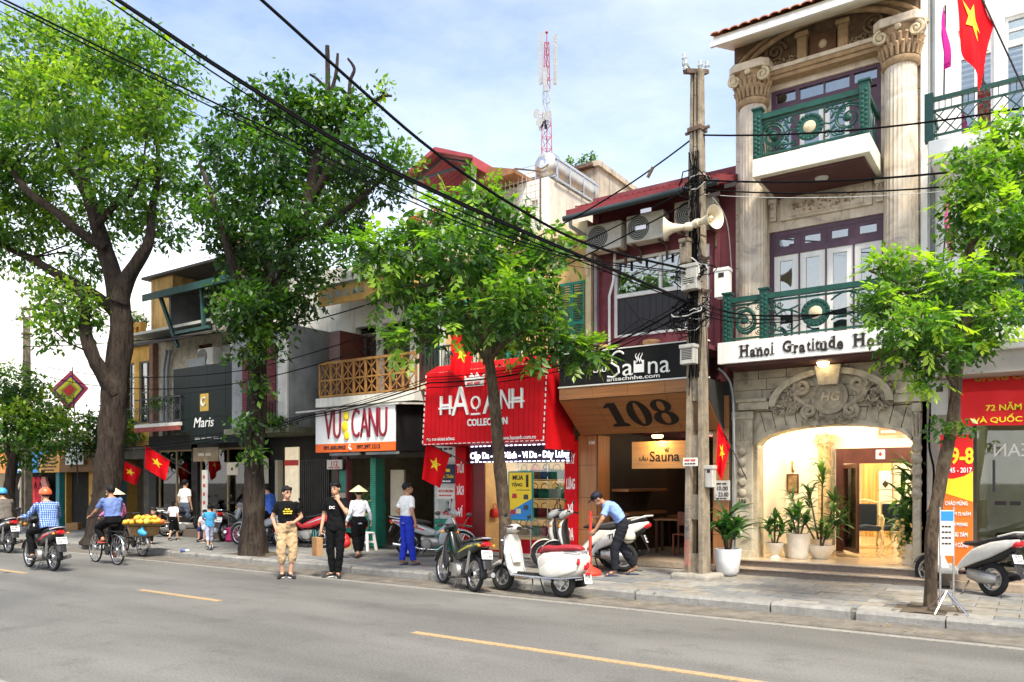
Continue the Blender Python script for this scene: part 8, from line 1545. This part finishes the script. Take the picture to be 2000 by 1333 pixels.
# ------------------------------------------------------------------ people (local: facing +x, left hand at +y)
def V(*a): return Vector(a)
def caps(g, a, b, r0, r1=None, n=10, flat=False):
    r1 = r0 if r1 is None else r1; a = Vector(a); b = Vector(b); g.tube([a, a+(b-a)*.5, b], [r0, (r0+r1)/2, r1], n)
    if not flat: g.ell(a, (r0,)*3, n, 7); g.ell(b, (r1,)*3, n, 7)
def hand(g, w, d, nrm, side, curl=.35, r=.0095, point=False):
    d = Vector(d).normalized(); nrm = Vector(nrm); nrm = (nrm-d*nrm.dot(d)).normalized(); s = d.cross(nrm)*side
    rot = Matrix((d, s, nrm)).transposed(); g.ell(Vector(w)+d*.05, (.052,.040,.018), 10, 7, rot)
    for i, L in enumerate((.066,.076,.070,.056)):
        p = Vector(w)+d*.088+s*(i-1.5)*-.0195; a = 0.; c = curl*(.25 if point and i == 0 else 1)
        for k, f in enumerate((.45,.32,.23)):
            a += c*(.8 if k == 0 else 1.1); q = p+(d*math.cos(a)+nrm*math.sin(a))*L*f; caps(g, p, q, r*(1-.1*k), r*(.92-.1*k), 6); p = q
    p = Vector(w)+d*.028+s*.034; q = p+(d*.7+s*.55+nrm*.35*(1+curl)).normalized()*.042; caps(g, p, q, r*1.15, r, 6); caps(g, q, q+(d*.9+s*.1+nrm*.5*(curl+.4)).normalized()*.03, r, r*.85, 6)
def remesh(o, vox, it=3):
    m = o.modifiers.new('skin','REMESH'); m.mode = 'VOXEL'; m.voxel_size = vox; m.use_smooth_shade = True; s = o.modifiers.new('smooth','SMOOTH'); s.factor = .5; s.iterations = it; return o
WRK = bpy.data.textures.new('cloth_folds','CLOUDS'); WRK.noise_scale = .075; WRK.noise_depth = 2
def folds(o, s=.030):
    d = o.modifiers.new('folds','DISPLACE'); d.texture = WRK; d.strength = s; d.mid_level = .5; d.texture_coords = 'LOCAL'; return o
BASE = dict(pel=(0,0,.95), neck=(0,0,1.44), head=(.025,0,1.585), shL=(0,.162,1.365), elL=(-.03,.235,1.11), wrL=(.04,.24,.87), hipL=(0,.085,.90), knL=(.02,.095,.49), anL=(-.02,.095,.09), toL=(.13,.12,.03),
            shR=(0,-.162,1.365), elR=(-.03,-.235,1.11), wrR=(.04,-.24,.87), hipR=(0,-.085,.90), knR=(.02,-.095,.49), anR=(-.02,-.095,.09), toR=(.13,-.12,.03))
SKIN = M('skin', (.50,.28,.18), .55, .06, 12); SKIN2 = M('skin_tanned', (.38,.20,.12), .55, .08, 12); HAIR = M('black_hair', (.006,.005,.005), .6, .3, 40, .3, spec=.25)
def cloth(n, c=(.5,.5,.52), r=.9, b=.55, sc=3): return M('cloth_'+n, c, r, .2, sc, b, spec=.15)
def person(lab, loc, rz, J=None, h=1.7, shirt=None, sleeve=.6, pants=None, plen=.95, loose=.02, shoes=None, sandal=False, skin=None, hair=HAIR, look=0., nod=0., vox=.012, hem=.14, hL=None, hR=None, long_hair=False, girth=1., bend=0.):
    """hL/hR: (direction, palm normal, curl)"""
    P = {k: Vector(v) for k, v in BASE.items()}
    for k, v in (J or {}).items(): P[k] = Vector(v)
    t = T('person', lab, 'person', loc, rz); t.scale = (h/1.7,)*3; skin = skin or SKIN
    up = (P['neck']-P['pel']); L = up.length; up = up/L
    latP = (P['hipL']-P['hipR']).normalized(); latS = (P['shL']-P['shR']).normalized()
    def torso(g, inf, s0, s1, n=18):
        secs = [(-.30,.088,.135),(-.16,.098,.148),(0,.098,.150),(.28,.088,.132),(.55,.102,.148),(.76,.100,.158),(.90,.076,.140),(.98,.055,.085),(1.06,.045,.055)]; rows = []
        for i in range(13):
            s = s0+(s1-s0)*i/12
            for a, b in zip(secs, secs[1:]):
                if a[0] <= s <= b[0]+1e-6: f = (s-a[0])/(b[0]-a[0]); rx, ry = a[1]+(b[1]-a[1])*f, a[2]+(b[2]-a[2])*f; break
            k = min(1,max(0,s)); lat = (latP*(1-k)+latS*k); lat = (lat-up*lat.dot(up)).normalized(); fw = lat.cross(up)
            c = P['pel']+up*L*s-fw*bend*math.sin(PI*k); rows.append((c, fw, lat, rx*girth+inf, ry*girth+inf))
        o = len(g.v)
        for c, fw, lat, rx, ry in rows:
            for k in range(n): a = 2*PI*k/n; ca, sa = math.cos(a), math.sin(a); g.v.append(tuple(c+fw*rx*math.copysign(abs(ca)**.85,ca)+lat*ry*math.copysign(abs(sa)**.85,sa)))
        for i in range(len(rows)-1):
            for k in range(n): g.f.append((o+i*n+k, o+i*n+(k+1)%n, o+(i+1)*n+(k+1)%n, o+(i+1)*n+k))
        g.f.append(tuple(o+k for k in range(n))[::-1]); g.f.append(tuple(o+(len(rows)-1)*n+k for k in range(n)))
    lk = Matrix.Rotation(R(look), 3, 'Z') @ Matrix.Rotation(R(nod), 3, 'Y'); H = P['head']
    b = G(); torso(b, 0, -.14, 1.03)
    caps(b, P['neck']-up*.03, H+lk@V(-.025,0,-.06), .054, .05)
    b.ell(H+lk@V(-.012,0,.018), (.095,.078,.108), 16, 12, lk); b.ell(H+lk@V(.028,0,-.058), (.062,.056,.062), 12, 9, lk); b.ell(H+lk@V(.098,0,-.018), (.016,.012,.024), 8, 6, lk); b.ell(H+lk@V(.085,0,-.062), (.016,.024,.012), 8, 6, lk)
    for s in (-1,1): b.ell(H+lk@V(-.01,s*.08,-.01), (.02,.010,.032), 8, 6, lk)
    for s, q in ((1,'L'),(-1,'R')):
        caps(b, P['sh'+q], P['el'+q], .047, .038); caps(b, P['el'+q], P['wr'+q], .038, .026); fd = P['wr'+q]-P['el'+q]
        hd = (hL if q == 'L' else hR) or (fd, (-.2,-s,0), .45); hand(b, P['wr'+q]-fd.normalized()*.01, hd[0], hd[1], s, hd[2], .0100 if vox > .009 else .0095, len(hd) > 3)
        caps(b, P['hip'+q], P['kn'+q], .078, .052); caps(b, P['kn'+q], P['an'+q], .052, .036); caps(b, P['an'+q], P['to'+q], .034, .024)
    body = remesh(b.obj('body', skin, t, smooth=False), vox)
    for s in (-1,1): G().ell(H+lk@V(.080,s*.033,.005), (.008,.014,.008), 8, 6, lk).obj('eye', M('eye_dark', (.02,.015,.012), .3), t, smooth=True); G().ell(H+lk@V(.084,s*.034,.027), (.006,.020,.005), 8, 5, lk).obj('eyebrow', HAIR, t, smooth=True)
    G().ell(H+lk@V(.098,0,-.060), (.006,.022,.005), 8, 5, lk).obj('mouth', M('lips', (.36,.13,.10), .5), t, smooth=True)
    if hair:
        g = G(); g.ell(H+lk@V(-.026,0,.036), (.100,.088,.102), 16, 12, lk); r = random.Random(len(lab))
        for k in range(16): a = R(-70+140*k/15); p = H+lk@V(.066*math.cos(a)+.004,.078*math.sin(a),.090); caps(g, p, p+lk@V(.022*math.cos(a),.010*math.sin(a),-.024-r.random()*.016), .016, .008, 6)
        if long_hair: g.ell(H+lk@V(-.055,0,-.07), (.06,.08,.13), 12, 9, lk)
        remesh(g.obj('hair', hair, t), .009, 2)
    if pants:
        g = G(); torso(g, loose*.7, -.16, .16)
        for q in 'LR':
            a, k, e = P['hip'+q], P['kn'+q], P['an'+q]; caps(g, a, k, .076+loose, .052+loose, 12); end = k+(e-k)*plen; g.ell(k, (.052+loose,)*3, 12, 8); g.tube([k, k+(end-k)*.5, end], [.052+loose, .046+loose*1.05, .040+loose*.85], 12)
        folds(remesh(g.obj('trousers', pants, t), max(vox,.011), 2), .034)
    if shirt:
        g = G(); torso(g, .018, -hem, .985)
        for q in 'LR':
            a, e, w = P['sh'+q], P['el'+q], P['wr'+q]; g.ell(a, (.058,)*3, 12, 8)
            if sleeve <= 1: end = a+(e-a)*sleeve; g.tube([a, (a+end)/2, end], [.058,.057,.060], 12)
            else: caps(g, a, e, .058, .050, 12); end = e+(w-e)*.92; g.tube([e, (e+end)/2, end], [.052,.046,.040], 12)
        folds(remesh(g.obj('shirt', shirt, t), max(vox,.011), 2), .030)
    for q in 'LR':
        a, e = P['an'+q], P['to'+q]; d = (e-a); d.z = min(d.z, -.02); f = Vector((d.x,d.y,0)).normalized(); g = G()
        if shoes and not sandal:
            z = a.z-.09; rr_ = Matrix.Rotation(math.atan2(f.y,f.x), 3, 'Z')
            for u, w_, hh, zz in ((-.06,.036,.045,.05),(0,.040,.050,.055),(.07,.044,.042,.045),(.13,.045,.030,.034),(.175,.034,.022,.026)): g.ell(a+f*u+Vector((0,0,z-a.z+zz)), (.055,w_,hh), 12, 8, rr_)
            o = remesh(g.obj('shoe', shoes, t), .010, 2); s = G().ell(V(0,0,0), (.135,.048,.014), 14, 6).obj('sole', m_white, t, smooth=True); s.location = a+f*.055+Vector((0,0,z-a.z+.016)); s.rotation_euler = (0,0,math.atan2(f.y,f.x))
        elif shoes:
            o = G().ell(V(0,0,0), (.135,.046,.014), 14, 6).tube([(.06,-.045,.0),(.05,-.03,.05),(.05,.03,.05),(.06,.045,.0)], .012, 6).obj('sandal', shoes, t, smooth=True); o.location = a+f*.06+Vector((0,0,.012-a.z if a.z < .2 else -.07)); o.rotation_euler = (0,0,math.atan2(f.y,f.x))
    t['_h'] = 0; del t['_h']; return t, P, H, lk
def child(t, g, name, mat, smooth=True): return g.obj(name, mat, t, smooth=smooth)
def helmet(t, H, lk, mat, brim=True):
    g = G(); n = 18; rows = []
    for i in range(8):
        ph = R(4+100*i/7); rows.append([H+lk@V(-.012+.130*math.sin(ph)*math.cos(2*PI*k/n), .115*math.sin(ph)*math.sin(2*PI*k/n), .03+.125*math.cos(ph)) for k in range(n+1)])
    o = child(t, g.grid(rows), 'helmet', mat); o.modifiers.new('solid','SOLIDIFY').thickness = .012
    if brim: child(t, G().add([H+lk@V(.10,-.08,.03),H+lk@V(.17,-.05,.015),H+lk@V(.17,.05,.015),H+lk@V(.10,.08,.03),H+lk@V(.10,-.08,.02),H+lk@V(.17,-.05,.008),H+lk@V(.17,.05,.008),H+lk@V(.10,.08,.02)], [(0,1,2,3),(7,6,5,4),(0,4,5,1),(1,5,6,2),(2,6,7,3)]), 'helmet_peak', m_bp, False)
def conical_hat(t, H, lk):
    child(t, G().lathe([(.0,.16),(.03,.145),(.23,.0),(.235,-.005),(.22,.0),(.03,.13),(.0,.14)], H+lk@V(-.01,0,.055), 28), 'conical_hat', M('palm_leaf_hat', (.66,.55,.32), .75, .15, 14, .2))
blkT, blkP = cloth('black_tee', (.006,.006,.007)), cloth('black_trousers', (.005,.005,.006))
# the two young men on the road
t, P, H, lk = person('young man in a printed black tee and rolled beige trousers standing on the road', (-11.40,9.36,0), -32, dict(anL=(.03,.06,.09), toL=(.17,.10,.03), knL=(.05,.105,.49), anR=(-.03,-.075,.09), toR=(.09,-.14,.03), knR=(.02,-.105,.49), elL=(-.04,.27,1.13), wrL=(.15,.10,1.03), elR=(-.06,-.25,1.13), wrR=(.03,-.20,.93)), 1.67, blkT, .62, cloth('beige', (.46,.33,.19)), .50, .034, m_bp, look=22, vox=.0075, hem=.16, hL=((.5,-1,-.1),(-1,-.2,.2),.5), hR=((.1,.1,-1),(.2,1,0),.3))
child(t, G().tube([H+lk@V(.088,s*.03+.026*math.cos(a),.004+.020*math.sin(a)) for s in (1,) for a in [2*PI*k/14 for k in range(15)]], .0025, 4).tube([H+lk@V(.088,-.03+.026*math.cos(a),.004+.020*math.sin(a)) for a in [2*PI*k/14 for k in range(15)]], .0025, 4).tube([H+lk@V(.088,.055,.008),H+lk@V(.0,.085,.008)], .002, 4).tube([H+lk@V(.088,-.055,.008),H+lk@V(.0,-.085,.008)], .002, 4), 'glasses', m_bp)
for k, (s, z, w) in enumerate((('#2',1.285,.11),('#3',1.245,.17),('#3',1.205,.15))):
    o = text(s, .05, (.146,0,z), M('yellow_print', (.80,.58,.05), .6), t, 'shirt_print', rz=90, width=w, height=.03, bold=.02, ext=.004)
t, P, H, lk = person('young man all in black with one hand at his chin standing on the road', (-10.72,9.92,0), -62, dict(anL=(.04,.05,.09), toL=(.17,.12,.03), anR=(-.04,-.07,.09), toR=(.08,-.16,.03), knL=(.04,.09,.49), knR=(.0,-.10,.49), elL=(.13,.24,1.16), wrL=(.135,.085,1.38), elR=(-.03,-.23,1.11), wrR=(.05,-.25,.87)), 1.75, blkT, .68, blkP, .97, .022, m_bp, look=-14, nod=3, vox=.0075, hem=.24, hL=((-.05,-.25,1),(-1,-.2,0),1.25), hR=((0,0,-1),(0,1,0),1.0))
o = text('DC', .08, (.142,-.02,1.25), m_lw, t, 'shirt_print', rz=90, width=.10, height=.05, bold=.02)
pbag = T('paper_bag', 'brown paper bag with teal handles held by the young man in black', 'bag', (-10.99,9.72,.40), -20); G().box(-.12,.12,-.06,.06,0,.34).obj('bag', M('kraft_paper', (.36,.20,.09), .8, .15, 8, .1), pbag, bevel=.006); G().tube([(-.06,-.05,.34),(-.05,-.05,.47),(.05,-.05,.47),(.06,-.05,.34)], .008, 5).obj('handle', M('teal_ribbon', (.05,.30,.28), .6), pbag, smooth=True)
# pedestrians on the pavement
t, P, H, lk = person('woman in a conical hat and pale shirt walking away with a red bag', (-12.2,11.95,.12), 150, dict(anL=(-.16,.07,.12), toL=(-.03,.09,.03), knL=(.02,.08,.50), anR=(.14,-.07,.09), toR=(.28,-.09,.03), knR=(.10,-.08,.50), elL=(-.06,.24,1.12), wrL=(.02,.30,.88), elR=(-.02,-.26,1.12), wrR=(.06,-.32,.90)), 1.48, cloth('pale_shirt', (.66,.66,.72)), 2, blkP, .85, .045, m_bp, True, nod=12, vox=.011, hem=.24); conical_hat(t, H, lk)
rb_ = T('red_plastic_bag', 'red plastic bag carried by the woman in the conical hat', 'bag', (-12.42,11.70,.50)); G().ell((0,0,0),(.17,.12,.16),12,9).ell((.03,0,-.05),(.17,.11,.12),12,8).tube([(0,0,.1),(.02,0,.22),(.03,0,.34)], [.07,.035,.02], 8).obj('bag', M('red_film', (.68,.03,.03), .3, .15, 9, .2), rb_, smooth=True)
person('man in a white shirt and bright blue trousers seen from behind on the pavement', (-10.3,11.38,.12), 78, dict(anL=(-.05,.10,.09), toL=(.10,.13,.03), anR=(.10,-.10,.09), toR=(.25,-.10,.03), elL=(-.07,.24,1.12), wrL=(.06,.20,.95), elR=(-.05,-.25,1.12), wrR=(.02,-.27,.88)), 1.62, cloth('white_shirt', (.76,.76,.74)), .75, cloth('royal_blue', (.02,.04,.42)), .96, .03, M('navy_sandal', (.02,.03,.08), .6), True, skin=SKIN2, look=-35, vox=.010, hem=.17)
t, P, H, lk = person('man in a light blue shirt and dark cap leaning forward over a red post', (-6.14,12.20,.12), 214, dict(pel=(-.08,0,.93), neck=(.24,0,1.30), head=(.36,0,1.37), shL=(.20,.17,1.24), shR=(.20,-.17,1.24), elL=(.30,.26,1.02), wrL=(.42,.22,.82), elR=(.16,-.26,1.03), wrR=(.41,-.13,1.04), hipL=(-.08,.085,.88), hipR=(-.08,-.085,.88), knL=(.06,.10,.49), anL=(.06,.11,.09), toL=(.20,.13,.03), knR=(-.10,-.10,.50), anR=(-.34,-.11,.14), toR=(-.21,-.13,.04)), 1.66, cloth('light_blue_shirt', (.22,.34,.68)), .72, cloth('dark_navy', (.015,.016,.022)), .95, .03, M('navy_sandal', (.02,.03,.08), .6), True, skin=SKIN2, nod=38, vox=.0085, hem=.14, bend=.05, hR=((1,.1,-.1),(0,1,0),1.3), hL=((.8,-.1,-.7),(0,-1,0),.4))
child(t, G().ell(H+lk@V(-.012,0,.06), (.108,.096,.075), 16, 10, lk).ell(H+lk@V(.11,0,.045), (.075,.075,.010), 14, 6, lk), 'cap', M('navy_cap', (.012,.014,.03), .7))
ride = dict(pel=(.22,0,.90), neck=(.34,0,1.36), head=(.41,0,1.50), shL=(.32,.18,1.30), shR=(.32,-.18,1.30), elL=(.50,.28,1.08), elR=(.50,-.28,1.08), wrL=(.80,.30,1.05), wrR=(.80,-.30,1.05), hipL=(.26,.10,.86), hipR=(.26,-.10,.86), knL=(.66,.19,.74), knR=(.66,-.19,.74), anL=(.50,.20,.30), anR=(.50,-.20,.30), toL=(.64,.21,.23), toR=(.64,-.21,.23))
GH = dict(hL=((1,0,-.1),(0,0,-1),1.2), hR=((1,0,-.1),(0,0,-1),1.2), sleeve=2, vox=.011, girth=1.08)
def plaid():
    m = bpy.data.materials.new('blue_plaid'); m.use_nodes = True; t = m.node_tree; b = t.nodes['Principled BSDF']; b.inputs['Roughness'].default_value = .85; tc = nn(t,'ShaderNodeTexCoord')
    cols = []
    for ax in (0,1):
        w = nn(t,'ShaderNodeTexWave'); w.bands_direction = 'Z' if ax == 0 else 'Y'; w.inputs['Scale'].default_value = 9; w.inputs['Distortion'].default_value = 1.5; t.links.new(tc.outputs['Object'], w.inputs[0]); cols.append(w)
    mx = nn(t,'ShaderNodeMath',operation='MULTIPLY'); t.links.new(cols[0].outputs['Fac'], mx.inputs[0]); t.links.new(cols[1].outputs['Fac'], mx.inputs[1]); cr = nn(t,'ShaderNodeValToRGB'); e = cr.color_ramp.elements; e[0].position = .15; e[0].color = (.04,.10,.32,1); e[1].position = .65; e[1].color = (.42,.56,.80,1); t.links.new(mx.outputs[0], cr.inputs[0]); t.links.new(cr.outputs[0], b.inputs['Base Color']); return m
t, P, H, lk = person('motorbike rider in an orange helmet and blue plaid jacket seen from behind', (-16.05,7.49,0), 176, ride, 1.70, plaid(), pants=blkP, shoes=m_bp, **GH); helmet(t, H, lk, M('helmet_orange', (.72,.12,.04), .3, .08, 5, coat=.4))
t, P, H, lk = person('motorbike rider in a blue helmet and grey brown jacket at the left edge', (-21.0,8.75,0), 178, ride, 1.66, cloth('grey_brown', (.13,.115,.10)), pants=blkP, shoes=m_bp, **GH); helmet(t, H, lk, M('helmet_blue', (.05,.32,.60), .3, .08, 5, coat=.4))
t, P, H, lk = person('motorbike rider in a red helmet half hidden at the left edge', (-24.6,9.5,0), 178, ride, 1.66, cloth('dull_maroon', (.20,.05,.06)), pants=blkP, shoes=m_bp, **GH); helmet(t, H, lk, M('helmet_red', (.65,.03,.03), .3, .08, 5, coat=.4))
person('man in a bright blue shirt sitting on the grey motorbike by the second trunk', (-16.05,12.95,.12), 197, ride, 1.66, cloth('vivid_blue', (.06,.15,.55)), pants=blkP, shoes=m_bp, **GH)
bk = dict(pel=(.20,0,.96), neck=(.28,0,1.44), head=(.33,0,1.58), shL=(.27,.18,1.38), shR=(.27,-.18,1.38), elL=(.42,.26,1.15), elR=(.42,-.26,1.15), wrL=(.66,.27,1.03), wrR=(.66,-.27,1.03), hipL=(.24,.10,.92), hipR=(.24,-.10,.92), knL=(.60,.14,.78), knR=(.58,-.14,.60), anL=(.34,.15,.54), anR=(.46,-.15,.24), toL=(.46,.16,.47), toR=(.58,-.16,.17))
person('cyclist in a blue tee and black trousers seen from behind on the road', (-16.12,8.80,0), 176, bk, 1.68, cloth('slate_blue_tee', (.13,.19,.42)), .7, blkP, .85, .03, M('red_sandal', (.45,.06,.05), .6), True, SKIN2, vox=.010, girth=1.1, hL=((1,0,-.1),(0,0,-1),1.2), hR=((1,0,-.1),(0,0,-1),1.2))
t, P, H, lk = person('fruit seller in a conical hat and pink blouse pushing her bicycle behind the cyclist', (-18.05,9.82,0), 172, dict(elL=(.1,.26,1.14), wrL=(.34,.28,1.04), elR=(.1,-.26,1.14), wrR=(.34,-.28,1.04), anL=(-.12,.09,.12), anR=(.14,-.09,.09), toR=(.28,-.1,.03), toL=(0,.1,.04)), 1.52, cloth('pink_blouse', (.62,.20,.42)), 2, blkP, .9, .04, m_bp, True, vox=.012); conical_hat(t, H, lk)
# children and adults by the black shop
sit = dict(pel=(0,0,.42), neck=(.06,0,.90), head=(.10,0,1.04), shL=(.05,.16,.84), shR=(.05,-.16,.84), elL=(.14,.22,.60), elR=(.14,-.22,.60), wrL=(.34,.14,.52), wrR=(.34,-.14,.52), hipL=(.04,.09,.40), hipR=(.04,-.09,.40), knL=(.42,.12,.46), knR=(.42,-.12,.46), anL=(.44,.12,.08), anR=(.44,-.12,.08), toL=(.58,.13,.03), toR=(.58,-.13,.03))
walkp = dict(anL=(-.20,.07,.14), toL=(-.07,.09,.03), knL=(-.02,.08,.50), anR=(.20,-.07,.09), toR=(.34,-.09,.03), knR=(.14,-.08,.50), elL=(.06,.26,1.14), wrL=(.22,.22,1.02), elR=(-.10,-.24,1.12), wrR=(-.06,-.26,.88))
person('child in a blue top riding the teal kick scooter on the pavement', (-16.75,11.42,.12), 150, dict(walkp, elL=(.12,.24,1.16), wrL=(.36,.16,1.12), elR=(.12,-.24,1.16), wrR=(.36,-.16,1.12)), 1.08, cloth('turquoise_top', (.06,.30,.55)), .7, cloth('pale_print', (.40,.42,.55)), .5, .02, m_bp, vox=.014, hem=.18)
person('girl in a white blouse and dark skirt walking by the black shop', (-20.0,12.5,.12), 120, walkp, 1.12, cloth('white_blouse', (.72,.70,.74)), .8, blkP, .15, .05, m_bp, vox=.015, hem=.2, long_hair=True)
person('boy sitting low in front of the black shop with arms folded', (-19.55,13.2,.12), -50, sit, 1.25, cloth('school_white', (.66,.62,.64)), .7, cloth('navy_shorts', (.03,.05,.16)), .3, .02, m_bp, vox=.015)
person('woman in a grey white dress sitting on the step by the black shop', (-18.55,12.95,.12), -140, sit, 1.45, cloth('grey_dress', (.50,.50,.52)), .5, cloth('grey_dress'), .2, .05, m_bp, vox=.014, long_hair=True)
person('man in a white tee standing in the doorway of the black shop', (-21.4,13.75,.12), 100, None, 1.70, cloth('white_tee', (.74,.72,.70)), .7, cloth('checked_shorts', (.10,.12,.16)), .4, .03, m_bp, vox=.014)
person('dark haired person sitting low beside the big trunk behind the basket', (-19.4,11.6,.12), -60, sit, 1.4, cloth('dark_red_top', (.20,.03,.05)), .7, blkP, .9, .02, m_bp, vox=.015)
for i, (x, y, c, lab) in enumerate(((-18.3,13.15,(.42,.03,.14),'crimson school bag beside the seated woman'),(-19.9,13.4,(.05,.06,.12),'dark school bag beside the seated boy'))):
    s = T('school_bag', lab, 'bag', (x,y,.12), 20); G().box(-.15,.15,-.09,.09,0,.40).obj('body', M('bag_%d' % i, c, .7, .2, 8), s, bevel=.05); G().box(-.11,.11,-.13,-.085,.04,.22).obj('pocket', M('bag_%d' % i), s, bevel=.03)
stp = struct(G().box(-21.2,-18.2,13.55,14.0,.1,.34).obj('shop_step', M('step_granite')))
bpy.data.scenes.remove(TXS)
